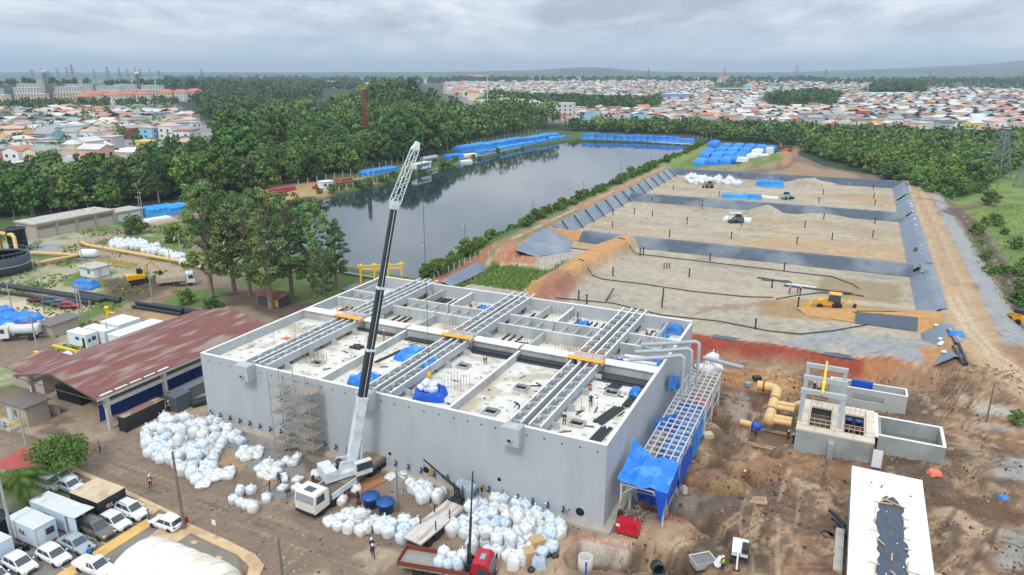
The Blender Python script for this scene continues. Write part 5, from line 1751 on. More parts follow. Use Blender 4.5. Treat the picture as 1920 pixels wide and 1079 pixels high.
for i,y in enumerate((-11.8,-4.1,3.6,11.2)):
 for s in(-1,1):
  x=s*7.0
  MB().box(x-.22,x+.22,y-.22,y+.22,-.2,3.9).box(x-.3,x+.3,y-.26,y+.26,3.5,4.35).obj('column',m_post,sh)
 if i:
  MB().tube([(-7,y,ZE-.3),(7,y,ZE-.3)],.08,4).tube([(-7,y,ZE-.3),(UR,y,ZR-.3),(7,y,ZE-.3)],.06,4).obj('truss',m_post,sh)
for s in(-1,1):
 MB().box(s*7.05-.14,s*7.05+.14,-12.2,12.8,3.0,3.48).obj('beam',m_post,sh)
 MB().box(s*7.5-.14,s*7.5+.14,-13.2,13.4,4.22,4.5).obj('eaves_gutter',m_post,sh)
q=MB()
for k in range(5):
 y=-12.6+k*1.9
 q.box(7.05,7.45,y,y+1.5,4.62-.02*k,4.7)
q.obj('ridge_tiles',mat('white_flashing',rgb(226,222,214),.8,.1,2),sh)
t_=thing('tarp_screen','long dark blue tarpaulin screen hanging inside the open shed','tarpaulin',W(-10.0,-2.0,0),TH)
P_=[]
for i in range(28):
 y=i*.72-4.8
 P_.append([(.18*math.sin(i*1.7)+.1*z,y,.5+z+.08*math.sin(i*.9))for z in(0,.5,1.0,1.5,2.1,2.3)])
MB().grid(P_,0,False).obj('sheet',mat('navy_tarp',rgb(20,62,140),.5,.2,.8),t_)
MB().tube([(.3,-4.8,2.8),(.3,14.6,2.8)],.06,6).obj('rail',m_post,t_)
def container(label,u0,u1,v0,v1,h,m,mr=None,group='site containers',extra=None,base=None,doors=(),wins=(),rz=0):
 t_=thing('container',label,'container',W((u0+u1)/2,(v0+v1)/2,0),TH+rz,group)
 a,b=(u1-u0)/2,(v1-v0)/2
 q=MB().box(-a,a,-b,b,.06,h)
 k=-a+.15
 while k<a-.1:
  q.box(k,k+.06,-b-.02,-b+.001,.2,h-.12).box(k,k+.06,b-.001,b+.02,.2,h-.12)
  k+=.34
 k=-b+.12
 while k<b-.1:
  q.box(a-.001,a+.02,k,k+.06,.2,h-.12).box(-a-.02,-a+.001,k,k+.06,.2,h-.12)
  k+=.34
 for sx in(-1,1):
  for sy in(-1,1):
   q.box(sx*a-.05,sx*a+.05,sy*b-.05,sy*b+.05,.03,h+.01)
 q.obj('shell',m,t_)
 MB().box(-a-.06,a+.06,-b-.06,b+.06,h+.011,h+.07).obj('roof',mr or m,t_)
 for(f,s,z0,w_,h_,mm,nm)in doors:
  if f=='f':
   qq=MB().box(s-w_/2,s+w_/2,-b-.05,-b-.021,z0,z0+h_)
  else:
   qq=MB().box(a+.021,a+.05,s-w_/2,s+w_/2,z0,z0+h_)
  qq.obj(nm,mm,t_)
 if base:
  MB().box(-a-.03,a+.03,-b-.03,b+.03,-.1,.2).obj('plinth',base,t_)
 return t_,a,b
m_ltr=mat('lettering_dark',rgb(52,48,60),.6,0)
m_ltw=mat('lettering_white',rgb(236,236,236),.6,0)
m_lto=mat('lettering_orange',rgb(226,120,60),.6,0)
CH_=2.05
def gl(parent,x,y,z,size,mm,rot):
 text('G',size,mm,parent,(x-size*.42*math.cos(rot[2]),y-size*.42*math.sin(rot[2]),z),rot)
 text('&',size,m_lto,parent,(x,y,z-size*.1),rot)
 text('L',size,mm,parent,(x+size*.42*math.cos(rot[2]),y+size*.42*math.sin(rot[2]),z),rot)
t_,a,b=container('small pale site office container lettered G&L, nearest the parked silver sedan',2.2,6.1,-24.1,-22.35,CH_,m_bluewh,mat('pale_container_roof',rgb(206,208,204),.7,.1,1),base=m_redbase,doors=[('r',-.45,.25,.62,1.55,m_white,'door'),('r',.35,.95,.7,.6,m_glassd,'window')])
gl(t_,.1,-b-.05,1.25,.62,m_ltr,(R(90),0,0))
t_,a,b=container('pale site office container lettered G&L with an awning over its entrance',1.4,6.3,-21.6,-19.9,CH_,m_bluewh,MATS['pale_container_roof'],base=m_redbase,doors=[('r',-.35,.25,.6,1.5,m_trim,'door'),('r',.4,.9,.6,.6,m_glassd,'window')])
gl(t_,.0,-b-.05,1.25,.62,m_ltr,(R(90),0,0))
MB().add([(a+.07,-b-.1,CH_+.02),(a+1.6,-b-.1,CH_+.12),(a+1.6,b+.1,CH_+.12),(a+.07,b+.1,CH_+.02),(a+.07,-b-.1,CH_+.07),(a+1.6,-b-.1,CH_+.17),(a+1.6,b+.1,CH_+.17),(a+.07,b+.1,CH_+.07)],[(0,3,2,1),(4,5,6,7),(0,1,5,4),(1,2,6,5),(2,3,7,6),(3,0,4,7)]).obj('awning',MATS['pale_container_roof'],t_)
MB().box(a+.4,a+.46,-b,-b+.06,0,CH_).box(a+.47,a+1.5,-b,-b+.05,.1,CH_-.1).obj('side_panel',m_bluewh,t_)
t_,a,b=container('black corrugated container with sandy roof and G&L lettering beside the white suv',3.4,7.3,-19.1,-16.4,CH_,m_black,mat('sandy_roof',rgb(206,184,152),.85,.12,.8,stain=rgb(150,112,84),stainscale=.5,stainamt=.6))
MB().box(a+.022,a+.04,-.85,.95,.95,1.5).obj('sign_panel',mat('navy_sign',rgb(36,40,60),.5,.05,2),t_)
gl(t_,a+.055,-.25,1.22,.5,m_ltw,(R(90),0,R(90)))
t_,a,b=container('low container with grey roof cut by the left edge, near the black motorcycle',2.0,5.4,-27.4,-25.6,CH_,m_bluewh,MATS['pale_container_roof'],base=m_redbase)
t_,a,b=container('black container lettered G&L behind the lamp pole at the left edge',-1.5,1.5,-24.8,-23.2,1.6,m_black,m_black)
gl(t_,.9,-b-.05,.9,.5,m_ltw,(R(90),0,0))
dw=[('r',-.3,.2,.5,1.5,m_trim,'door')]
t_,a,b=container('white office container with open door and blue signs, nearest the red roof',-38.6,-34.4,8.4,10.2,2.1,m_white,doors=[('f',.1,1.1,.8,.5,m_sign,'sign'),('f',1.5,.1,.5,1.5,m_trim,'door'),('r',-.4,.9,.45,.5,m_sign,'sign'),('r',.35,1.0,.6,.6,m_glassd,'window')])
container('plain white container behind the white office with the open door',-38.0,-33.2,10.6,12.4,2.1,m_white)
t_,a,b=container('white container with a blue sign in the rear row by the black pipes',-38.0,-33.8,13.4,17.2,2.1,m_white,doors=[('r',.8,.9,1.3,.5,m_sign,'sign')])
container('long low white roofed container half hidden by the red roof',-32.4,-29.8,10.6,18.2,1.9,m_white)
container('dark grey container under the gable of the open shed',-21.5,-17.0,-4.4,-2.6,2.0,m_trim,m_trim)
container('black container with rusty brown roof in front of the open shed',-6.9,-2.6-3.2,-6.6,-1.4,1.9,m_black,mat('rusty_roof',rgb(140,104,92),.9,.25,1.2,stain=rgb(190,180,168),stainscale=.8,stainamt=.6))
container('slate grey container right of the black one with the rusty roof',-6.4,-4.6,-.6,1.6,2.0,mat('slate_container',rgb(92,98,106),.6,.1,2))
container('low grey roofed shelter between shed columns',-7.9,-6.3,1.0,7.0,1.5,mat('grey_sheet',rgb(126,130,132),.6,.1,2))
cloth_heap('debris_heap','pile of black bags and white cloth at the shed corner column','heap',W(-7.4,-4.4,0),1.4,3.2,.9,m_black,TH,None,31)
m_kerb=mat('tan_kerb_paving',rgb(206,176,136),.9,.14,1.2,.03,5,stain=rgb(160,130,100),stainscale=.5,stainamt=.5)
m_pave=mat('grey_paving',rgb(134,126,116),.92,.12,1.0,.03,6,stain=rgb(110,108,100),stainscale=.4,stainamt=.4)
m_strip=mat('yellow_tan_strip',rgb(222,178,106),.88,.1,1,stain=rgb(180,140,96),stainscale=.6,stainamt=.4)
def sheet(name,pts,z,m,th=.12):
 q=MB()
 P_=[W(*p)for p in pts]
 n=len(P_)
 q.add([(p.x,p.y,-.2)for p in P_]+[(p.x,p.y,z)for p in P_],[tuple(range(n,2*n))]+[(i,(i+1)%n,n+(i+1)%n,n+i)for i in range(n)])
 return structure(q.obj(name,m))
sheet('car_park',[(-6,-34),(24,-34),(24.9,-19),(22.4,-17.3),(16,-16.9),(7.6,-16.2),(-6,-16.2)],.05,m_pave)
sheet('footway',[(10.7,-16.9),(12.0,-16.9),(12.1,-34),(10.8,-34)],.10,m_strip)
sheet('kerb_island',[(12.9,-15.7),(20.1,-16.1),(23.7,-16.5),(25.4,-17.2),(26.0,-18.4),(26.1,-21),(25.3,-21),(25.1,-18.9),(24.4,-17.9),(22.4,-17.2),(16.3,-16.8),(16.2,-20),(13.4,-20)],.14,m_kerb)
sheet('kerb',[(5.2,-15.3),(10.6,-15.5),(10.7,-16.4),(8,-16.3),(5.2,-16.0)],.14,m_kerb)
sheet('road_border',[(-6,-13.9),(5.2,-14.6),(12.7,-15.2),(12.7,-15.5),(5,-15.1),(-6,-14.4)],.06,m_kerb)
q=MB()
for k in range(7):
 v=-17.4-k*1.83
 for s in(0,):
  T_=Matrix.Translation(W(9.0,v,0))@Matrix.Rotation(TH,4,'Z')
  q.box(-1.6,1.7,-.05,.05,.054,.058,0,T_)
structure(q.obj('bay_lines',mat('bay_line_paint',rgb(214,196,150),.85,.2,2)))
for i,(u,v)in enumerate(((17.6,-17.6),(21.2,-18.2),(24.0,-20.2))):
 MB().box(-.3,.3,-.2,.2,.0,.1).obj('pit_cover',m_kerb,None,W(u,v,.05),TH)
 tag(bpy.data.objects['pit_cover' if i==0 else f'pit_cover.{i:03d}'],'small pale pit cover in the paving '+('behind the tent','near the bend of the kerb','at the right end of the tent')[i],'cover','pit covers in the paving')
tn=thing('arched_tent','white arched fabric tent with rounded end and dark eye shaped windows','tent',W(16.5,-22.2,.05),TH)
P_=[]
na=24
for i in range(38):
 x=i*.25
 seg=(x%1.55)/1.55
 puff=.10*math.sin(math.pi*seg)
 end=1.0
 if x>7.0:
  end=math.sqrt(max(0,1-((x-7.0)/2.4)**2))
 rad=3.0*(.72+.28*end)+puff if x<=10.9 else 0
 row=[]
 hh=(2.6*(.7+.3*end))+puff
 for j in range(na+1):
  a_=math.pi*j/na
  row.append((x,-rad*math.cos(a_),max(0,hh*math.sin(a_)**.85)+.02*math.sin(x*9+j*2)))
 P_.append(row)
m_tent=mat('tent_fabric',rgb(236,232,222),.7,.05,.6,.05,1.5,stain=rgb(214,192,166),stainscale=.35,stainamt=.55)
q=MB().grid(P_,0,True)
q.obj('canopy',m_tent,tn)
last,first=P_[-1],P_[0]
MB().add(last,[tuple(range(na+1))]).obj('end_wall',mat('tent_end',rgb(206,210,212),.7,.05,1),tn)
MB().add(first,[tuple(reversed(range(na+1)))]).obj('end_wall',MATS['tent_end'],tn)
xe=last[0][0]
for s in(-1,1):
 pts=[(xe+.02,s*(.55+.35*math.sin(t))+.22*math.cos(t),1.05+.62*math.sin(t+s*.25))for t in[2*math.pi*k/14 for k in range(14)]]
 MB().add(pts,[tuple(range(14))]).obj('window',m_glassd,tn)
for k,x in enumerate((.9,2.5)):
 pts=[]
 for(dx,a_)in((-.5,.12),(.5,.12),(.42,.42),(0,.52),(-.42,.42)):
  pts.append((x+dx,-3.07*math.cos(a_),2.68*math.sin(a_)**.85+.03))
 MB().add(pts,[(0,1,2,3,4)]).obj('window',m_glassd,tn)
q=MB()
for i in range(0,38,6):
 q.tube([(p[0],p[1]*1.003,p[2]*1.003+.02)for p in P_[i]],.035,5)
q.obj('seam_ribs',m_tent,tn)
# ---------------------------------------------------------------- white bulk bags
m_bag=mat('woven_white_bag',rgb(228,230,232),.8,.1,2.2,.18,4.5,objcol=True,stain=rgb(188,182,170),stainscale=1.2,stainamt=.45)
m_strap=mat('bag_strap',rgb(190,196,204),.8,.1,5)
def bag_mesh(seed,sx,sy,sz,slump,top):
 rr=random.Random(seed)
 n,mlev=20,9
 ph=[rr.uniform(0,6.28)for _ in range(8)]
 rows=[]
 for i in range(mlev+1):
  t=i/mlev
  z=sz*t
  bul=.88+.15*math.sin(math.pi*min(1,t*1.05))**.7
  if t>.8:
   bul*=1-(t-.8)/.2*(.62 if top=='tied' else.28)
  row=[]
  for j in range(n):
   a_=2*math.pi*j/n
   c,s=math.cos(a_),math.sin(a_)
   sq=(abs(c)**6+abs(s)**6)**(-1/6)
   wob=1+.05*math.sin(3*a_+ph[0]+3*t)+.035*math.sin(7*a_+ph[1]+5*t)+.03*math.sin(11*a_+ph[2]-7*t)
   r_=sq*bul*wob
   row.append((sx/2*r_*c+slump*z*math.cos(ph[3])*t,sy/2*r_*s+slump*z*math.sin(ph[3])*t,z+.035*math.sin(4*a_+ph[4])*t))
  rows.append(row)
 q=MB().grid(rows,0,True,True)
 cx=sum(p[0]for p in rows[-1])/n
 cy=sum(p[1]for p in rows[-1])/n
 o=len(q.v)
 k=sz+(.14 if top=='tied' else-.06)
 q.add(rows[-1]+[(cx,cy,k)],[(j,(j+1)%n,n)for j in range(n)],0,True)
 for j in(2,7,12,17):
  q.tube([(r_[j][0]*1.012,r_[j][1]*1.012,r_[j][2])for r_ in rows[:8]],.014,4,1)
 if top=='tied':
  q.tube([(cx,cy,k-.05),(cx+.03,cy,k+.1),(cx+.12,cy+.05,k+.12)],.05,6)
 for(i_,j_)in((1,1),(-1,1),(-1,-1),(1,-1)):
  x,y=cx+i_*sx*.3,cy+j_*sy*.3
  q.tube([(x-.08,y,sz*.93),(x-.05,y+.02,sz+.12),(x+.06,y,sz+.1),(x+.09,y,sz*.92)],.018,4,1)
 return q.mesh('bulk_bag',[m_bag,m_strap])
BAGM=[bag_mesh(1,.92,.92,1.0,.03,'tied'),bag_mesh(2,.96,.9,.86,.1,'tied'),bag_mesh(3,.9,.94,1.1,.02,'open'),bag_mesh(4,1.05,.95,.7,.15,'tied'),bag_mesh(5,1.1,.9,.58,.2,'open'),bag_mesh(6,.9,.9,.95,.06,'tied'),bag_mesh(8,1.2,.95,.5,.1,'tied')]
KW=['upright tied','plump leaning','open topped','low slumped','sagging','round','collapsed']
NB=[0]
def bag(loc,label,group,k=None,col=None,s=1.0,tilt=0.0):
 k=rnd.randrange(len(BAGM))if k is None else k
 o=bpy.data.objects.new('bulk_bag',BAGM[k])
 COL.objects.link(o)
 o.location=loc
 o.rotation_euler=(rnd.uniform(-.16,.16)+tilt,rnd.uniform(-.16,.16),rnd.uniform(0,6.28))
 o.scale=(s*rnd.uniform(.86,1.14),s*rnd.uniform(.86,1.14),s*rnd.uniform(.75,1.12))
 c=col or rgb(*rnd.choice(((230,232,234),(224,228,232),(233,233,229),(220,227,234),(226,225,220))))
 o.color=c
 tint='pale blue' if c[2]/max(c[0],.01)>1.22 else 'white'
 tag(o,label.replace('#',KW[k]+' '+tint),'bulk bag',group)
 NB[0]+=1
 return o
def heap(poly_px_,where,group,sp=.98,second=0.0,kinds=(0,0,1,2,3,5),seed=0,blue=.1,s=1.0,jit=.22,skip=0.0):
 rr=random.Random(seed)
 poly=[toUV(*tuple(G(*p))[:2])for p in poly_px_]
 us,vs=[p[0]for p in poly],[p[1]for p in poly]
 mu,mv=sum(us)/len(us),sum(vs)/len(vs)
 n=0
 v=min(vs)
 row=0
 while v<max(vs):
  u=min(us)+(row%2)*sp*.5
  while u<max(us):
   uu,vv=u+rr.uniform(-jit,jit)*sp,v+rr.uniform(-jit,jit)*sp
   d=float(sdist(poly,np.array([uu]),np.array([vv]))[0])
   if d>-.1 and rr.random()>skip:
    edge=' at the edge of ' if d<.9 else ' inside '
    side=(', left ' if uu<mu-.22*(max(us)-min(us))else ', right ' if uu>mu+.22*(max(us)-min(us))else ', middle ')
    part_='front' if vv<mv else 'back'
    col=rgb(206,222,236)if rr.random()<blue else None
    bag(GW(uu,vv,-.03),'# bag'+edge+where+side+part_,group,rr.choice(kinds),col,s)
    n+=1
    if d>1.0 and rr.random()<second:
     bag(GW(uu+rr.uniform(-.2,.2),vv+rr.uniform(-.2,.2),.78*s),'# bag on top of '+where+side+part_,group,rr.choice((0,1,3,5)),None,s)
     n+=1
   u+=sp
  v+=sp*.9
  row+=1
 return n
KEEP=[]
gA,gD,gC='white bags heaped before the shed','white bags between the lorries and the tank','white bags around the crane and tanks'
print('bags A',heap([(266,812),(330,785),(400,795),(450,815),(452,830),(410,845),(405,872),(390,900),(345,892),(300,865),(268,848)],'the shed heap',gA,1.16,.3,seed=1,blue=.06,s=1.16))
print('bags D',heap([(842,1000),(862,960),(905,938),(985,952),(1060,992),(1058,1030),(990,1050),(960,1070),(925,1050),(880,1035)],'the red lorry heap',gD,1.12,.3,(0,0,2,2,5,5,1),2,.16,1.14))
print('bags C',heap([(592,992),(622,978),(650,958),(700,970),(765,985),(800,975),(790,1002),(740,1022),(690,1010),(640,1000)],'the blue tank heap',gC,1.14,.12,(1,3,0,5,1,3),3,.04,1.14))
print('bags C2',heap([(755,905),(800,915),(835,930),(825,945),(780,940),(750,920)],'the blue tank cluster',gC,1.15,.1,(0,1,2,5),4,.03,1.12))
print('bags B1',heap([(352,905),(400,893),(440,885),(430,905),(385,915),(345,912)],'the emptied row',gA,1.15,0,(6,6,4,3),5,0,1.2))
print('bags B2',heap([(445,855),(470,838),(488,848),(470,868),(450,868)],'the small pile on the gravel',gA,1.1,.1,(6,4,3),6,0,1.15))
print('bags B3',heap([(470,900),(505,868),(530,880),(520,895),(490,905)],'the pile beside the sand',gA,1.1,.1,(6,4,3),7,0,1.15))
for(px,py,k,w)in((449,930,2,'standing open by the road, left of three'),(470,925,0,'standing by the road, middle of three'),(439,942,0,'by the road, in the front group'),(452,948,5,'at the centre of the front group'),(463,950,1,'in the front group, near its right'),(476,958,0,'frontmost of the group by the road'),(500,940,5,'alone on the road edge'),(532,900,4,'open on the gravel by three workers'),(530,918,4,'open beside the workers in navy'),(558,903,4,'open on the brown ground'),(558,918,4,'open in front of another open bag'),(536,868,1,'alone near the scaffold'),(550,872,3,'near the scaffold, left of a pair'),(558,862,1,'near the scaffold, right of a pair'),(592,892,3,'beside the white crane'),(668,925,1,'between the crane and the blue tanks'),(733,897,6,'by the tank wall on the gravel'),(757,893,6,'spilled against the tank wall'),(642,945,0,'by the crane outrigger'),(876,930,6,'thrown down right of the grey lorry cab'),
(1030,1030,1,'right of the timber stack'),(1045,1010,5,'right of the timber stack, rear')):
 bag(G(px,py,-.03),'# bag '+w,'single white bags about the yard',k)
print('bags E',heap([(206,468),(215,455),(262,458),(345,486),(345,496),(290,480),(250,470)],'the left yard row','white bags in the left yard',1.75,0,(0,0,5,2),8,.03,1.5,.1))
print('bags F',heap([(1312,692),(1325,672),(1345,685),(1348,698),(1325,702)],'the heap behind the gallery','white bags behind the steel frame',1.7,.7,(3,6,1),9,.0,1.8))
print('bags G',heap([(1283,345),(1290,333),(1340,338),(1385,345),(1388,350),(1330,348)],'the third pond row','white bags in the third pond',3.0,0,(3,4,6,0),10,0,2.3,.1))
for i,(a_,b_)in enumerate(((1.0,.55),(1.0,-.5),(.1,.5),(.1,-.5),(-.75,.5),(-.75,-.5))):
 loc=TRUCK_RED[0]+Matrix.Rotation(TRUCK_RED[1],3,'Z')@Vector((a_*.95+.2,b_,1.17))
 bag(loc,'# bag loaded on the red lorry, '+('near the cab, left','near the cab, right','middle left','middle right','rear left','rear right')[i],'bags on the red lorry',(0,2,5)[i%3],rgb(206,218,228)if i%2 else None,.92)
for i,(a_,b_,c_)in enumerate(((-.3,.2,0),(.4,-.1,0),(-.9,-.2,.1),(.1,.5,.55),(-.5,0,.6))):
 bag(W(28.9+a_,3.9+b_,ZF+.55+c_),'# bag on the blue tarpaulin on the tank deck, '+('front','right','left','upper back','upper front')[i],'bags on the tank deck',(3,1,3,6,4)[i],None,.95)
print('bags',NB[0])
m_blue=mat('blue_stack_sheet',rgb(48,142,228),.5,.22,.5,.2,1.0,objrnd=.1,stain=rgb(120,184,236),stainscale=.35,stainamt=.55)
def stack_mesh(seed,L_,Wd,H,n=6):
 rr=random.Random(seed)
 rows=[]
 m_=10
 k=int(n*5)
 for i in range(k+1):
  x=-L_/2+L_*i/k
  lump=.82+.18*abs(math.sin(math.pi*i/5))+rr.uniform(-.03,.03)
  e=min(1,.55+min(i,k-i)*.3)
  row=[(x,-Wd/2*1.02,0)]
  for j in range(m_+1):
   t=j/m_
   y=-Wd/2+Wd*t
   row.append((x,y*(.97+.03*lump),H*e*lump*(1-.16*abs(2*t-1)**3)+rr.uniform(-.04,.04)))
  row.append((x,Wd/2*1.02,0))
  rows.append(row)
 q=MB().grid(rows,0,False)
 q.add(rows[0],[tuple(range(len(rows[0])))]).add(rows[-1],[tuple(reversed(range(len(rows[-1]))))])
 return q
STK=[stack_mesh(s,1,1,1).mesh('sheeted_stack',m_blue)for s in range(4)]
def stack(p,rz,L_,Wd,H,label,group='stacks of sacks under blue sheets',white=False):
 o=link('sheeted_stack',STK[rnd.randrange(4)],None,p,rz)
 o.scale=(L_,Wd,H)
 if white:
  o.data=STKW
 return tag(o,label,'sheeted stack',group)
STKW=stack_mesh(9,1,1,1).mesh('sheeted_stack',mat('white_stack_sheet',rgb(226,230,232),.6,.1,.6))
cols=('first','second','third','fourth','fifth','sixth')
ranks=('front','second','third','rear')
PX=[[(1313,310),(1338,308),(1362,307),(1384,306)],[(1322,297),(1346,297),(1368,296),(1390,297),(1411,300)],[(1330,288),(1354,287),(1376,287),(1398,288),(1420,291)],[(1338,281),(1362,280),(1384,280),(1406,281),(1426,283),(1444,285)]]
for i,rw in enumerate(PX):
 for j,(px,py)in enumerate(rw):
  p=G(px,py)
  wh=(i,j)in((1,4),(2,4))
  stack(p,TH+R(90),8.6,4.6,2.8,f'{"white" if wh else "blue"} sheeted stack behind the ponds, {ranks[i]} rank, {cols[j]} from the lake',white=wh)
stack(G(1392,309),TH,4.5,4,2.0,'low white topped stack at the right end of the front rank',white=True)
stack(G(1430,297),TH,6.5,4,2.0,'low white stack beside the earth mound',white=True)
stack(G(1443,288),TH,3.5,4,3.0,'white domed stack next to the orange excavator',white=True)
for i in range(15):
 t=i/14
 p=G(1096+172*t,260.5+7*t)
 stack(p,R(-5)+rnd.uniform(-.05,.05),3.35,5,rnd.uniform(2.9,3.6),f'blue sheeted stack in the far row across the lagoon, {i + 1} from left' if i else 'blue sheeted stack at the left end of the far row')
stack(G(1288,268),R(-5),8,5,2.4,'blue sheeted stack standing apart at the right end of the far row')
for i in range(13):
 t=i/12
 p=G(868+168*t,285-26*t)
 stack(p,W(0,1).xy.angle_signed(Vector((1,0)))if False else TH+R(86),9.2,4.5,rnd.uniform(2.7,3.4),f'blue sheeted stack, upper row on the left bank, {i + 1} from near end')
for i in range(9):
 t=i/8
 p=G(905+148*t,288-29*t)
 stack(p,TH+R(88),8.6,3.2,rnd.uniform(1.1,1.8),f'low blue sheeted stack, lower row on the left bank, {i + 1} from near end')
stack(G(712,325),TH+R(82),17,5,2.0,'long blue sheeted stack above the fenced green bed')
stack(G(850,298),TH+R(70),8,5,2.2,'blue sheeted stack by the white heaps on the left bank')
stack(G(800,305),TH+R(60),3.5,3,1.2,'small white heap on the left bank near the blue stack',white=True)
stack(G(872,302),TH+R(60),6,3,1.3,'white heap beside the blue stack on the left bank',white=True)
stack(G(880,293),TH+R(70),7,3,1.2,'white sheeted heap at the near end of the upper blue row',white=True)
stack(G(888,300),TH+R(80),4,3,.9,'small blue sheet on the bank below the upper row')
stack(G(296,402),TH+R(80),9,6,2.6,'blue sheeted stack by the pole pair behind the yard')
stack(G(328,398),TH+R(84),7,6,2.4,'blue sheeted stack beside the eucalyptus trees')
stack(G(296,413),TH+R(78),7,3,.8,'low white heap in front of the blue stack behind the yard',white=True)
stack(G(1447,351),TH,7,4,2.4,'blue sheeted stack in the third pond, right one')
stack(G(1432,349),TH,5,4,1.8,'blue sheeted stack in the third pond, left one')
stack(G(1378,372),TH,8,3,1.4,'flat pale blue stack by the dike in the third pond, left one')
stack(G(1408,373),TH,6,3,1.6,'flat pale blue stack by the dike in the third pond, right one')
stack(G(1440,372),TH,6,2,.7,'flat white sheet by the pale blue machine',white=True)
stack(G(1382,413),TH,7,4,.7,'white sheet spread beside the awning in the second pond',white=True)
gb='blue covered stores at the left edge'
cloth_heap('tarpaulin','blue tarpaulin over stores behind the tanker lorry','tarpaulin',G(38,600),6.5,3.4,1.3,m_tarp,TH+.2,gb,21)
cloth_heap('tarpaulin','blue tarpaulin at the left edge beside the sand track','tarpaulin',G(6,588),4,3,1.2,m_tarp,TH,gb,22)
cloth_heap('tarpaulin','blue tarpaulin cut by the left edge, nearest the lorry','tarpaulin',G(6,615),4.5,3,1.2,m_tarp,TH+.5,gb,23)
cloth_heap('tarpaulin','blue covered crate beside the lattice pole in the yard','tarpaulin',G(160,540),4.6,2.6,1.6,m_tarp,TH+.2,None,24)
cloth_heap('tarpaulin','small blue rag on the mud right of the white roof','tarpaulin',G(1881,934),1.0,.7,.25,m_tarp,0,None,25)
cloth_heap('tarpaulin','blue liner roll cover beside the haul road','tarpaulin',G(1792,636),2.0,1.2,.6,m_tarp,TH,None,26)
# ---------------------------------------------------------------- pipes, tanks and frames of the old plant
t_=thing('round_tank','big round dark slate tank with pale top at the left edge','tank',W(-91,28.5,0),TH)
MB().lathe([(5.6,-.2),(5.6,3.6),(5.3,3.6),(5.3,3.2)],40).lathe([(5.63,1.75),(5.68,1.75),(5.68,1.9),(5.63,1.9)],40,1).obj('shell',[mat('slate_tank',rgb(58,68,80),.6,.12,.6),m_steelg],t_)
MB().lathe([(0,3.3),(5.3,3.3)],40).obj('cover',mat('tank_cover',rgb(196,200,204),.7,.15,.5),t_)
q=MB()
for k in range(40):
 a_=2*math.pi*k/40
 q.tube([(5.5*math.cos(a_),5.5*math.sin(a_),3.6),(5.5*math.cos(a_),5.5*math.sin(a_),4.4)],.025,4)
q.tube([(5.5*math.cos(2*math.pi*k/40),5.5*math.sin(2*math.pi*k/40),4.4)for k in range(41)],.03,4)
q.obj('railing',m_steelg,t_)
t_=thing('scrubber_tower','black cylindrical tower with yellow pipes bent down its sides','tower',W(-105.5,41,0),TH)
MB().lathe([(1.9,-.2),(1.9,5.2),(2.1,5.2),(2.1,5.5),(1.8,5.5),(1.8,5.1),(0,5.1)],24).lathe([(1.95,2.6),(2.0,2.6),(2.0,2.8),(1.95,2.8)],24).obj('shell',mat('black_tower',rgb(36,40,46),.45,.12,1),t_)
q=MB()
for s in(-1,1):
 q.tube([(s*.4,-1.8,4.3),(s*2.0,-2.0,4.5),(s*2.9,-2.2,4.0),(s*2.9,-2.2,.6),(s*3.2,-2.3,.4)],.42,10)
q.obj('pipe',m_yelp,t_)
def pipeline(label,pts,r,m,name='pipe',cat='pipe',group=None,supports=0):
 t_=MB().tube(pts,r,10).obj(name,m)
 tag(t_,label,cat,group)
 return t_
pipeline('long pale yellow pipe beside the row of white bags',[W(-98,51,.7),W(-95,50.2,.6),W(-62,49,.6),W(-52,47,.6)],.36,m_yelp)
pipeline('pale yellow pipe running from the black tower to the left edge',[W(-125,40,.6),W(-109,38.6,.6),W(-108.6,39,1)],.4,m_yelp)
pipeline('pale yellow pipe from the black tower across the grass',[W(-102.4,38.6,.7),W(-92,41.5,.7),W(-86.5,42.6,.7),W(-88,37,.7),W(-88.6,34.2,.7)],.38,m_yelp)
pipeline('pale yellow pipe on the lagoon shore behind the yellow frame',[W(-24,56,.8),W(-12,58.5,.8),W(-4,60,.8)],.35,m_yelp)
t_=thing('gas_tank','white horizontal cylindrical tank on a grey plinth in the yard','tank',W(-84.5,43.5,0),TH+R(20))
MB().tube([(-1.9,0,1.2),(-1.6,0,1.2),(1.6,0,1.2),(1.9,0,1.2)],[.5,.95,.95,.5],18).obj('shell',m_white,t_)
MB().box(-3.4,3.4,-2,2,-.2,.3).box(-1.3,-1.0,-.7,.7,.3,.7).box(1.0,1.3,-.7,.7,.3,.7).obj('plinth',mat('grey_plinth',rgb(112,116,118),.9,.12,1),t_)
gb='long black pipes on the grass'
for i,(a_,b_)in enumerate((((-80,22.6),(-53,24.8)),((-80,21.9),(-53,23.9)),((-78,18.9),(-53,22.4)),((-60,24.8),(-50,25.4)),((-62,25.8),(-51,26.2)))):
 pipeline(f'long black pipe on the left grass, {("rear", "second", "front", "short rear", "rearmost short")[i]} one',[W(*a_,.35),W(*b_,.35)],.34,m_blackpipe,'black_pipe','pipe',gb)
for i,(a_,b_)in enumerate((((-45.2,24.3),(-34.0,25.0)),((-45.0,25.1),(-33.5,25.9)),((-44.6,25.9),(-31,26.7)),((-43,26.7),(-30.5,27.5)),((-44.8,24.75),(-34,25.4)))):
 pipeline(f'black pipe in the stack behind the white containers, {("front", "second", "third", "rear", "upper")[i]} one',[W(*a_,.35 if i<4 else.95),W(*b_,.35 if i<4 else.95)],.33,m_blackpipe,'black_pipe','pipe','black pipes behind the white containers')
for i,(a_,b_)in enumerate((((-4.9,1.6),(-2.0,8.5)),((-4.2,1.2),(-1.3,8.3)))):
 pipeline(f'thick black pipe between the shed and the tank, {("left", "right")[i]} one',[W(*a_,.4),W(*b_,.4)],.38,m_blackpipe,'black_pipe','pipe','black pipes by the shed')
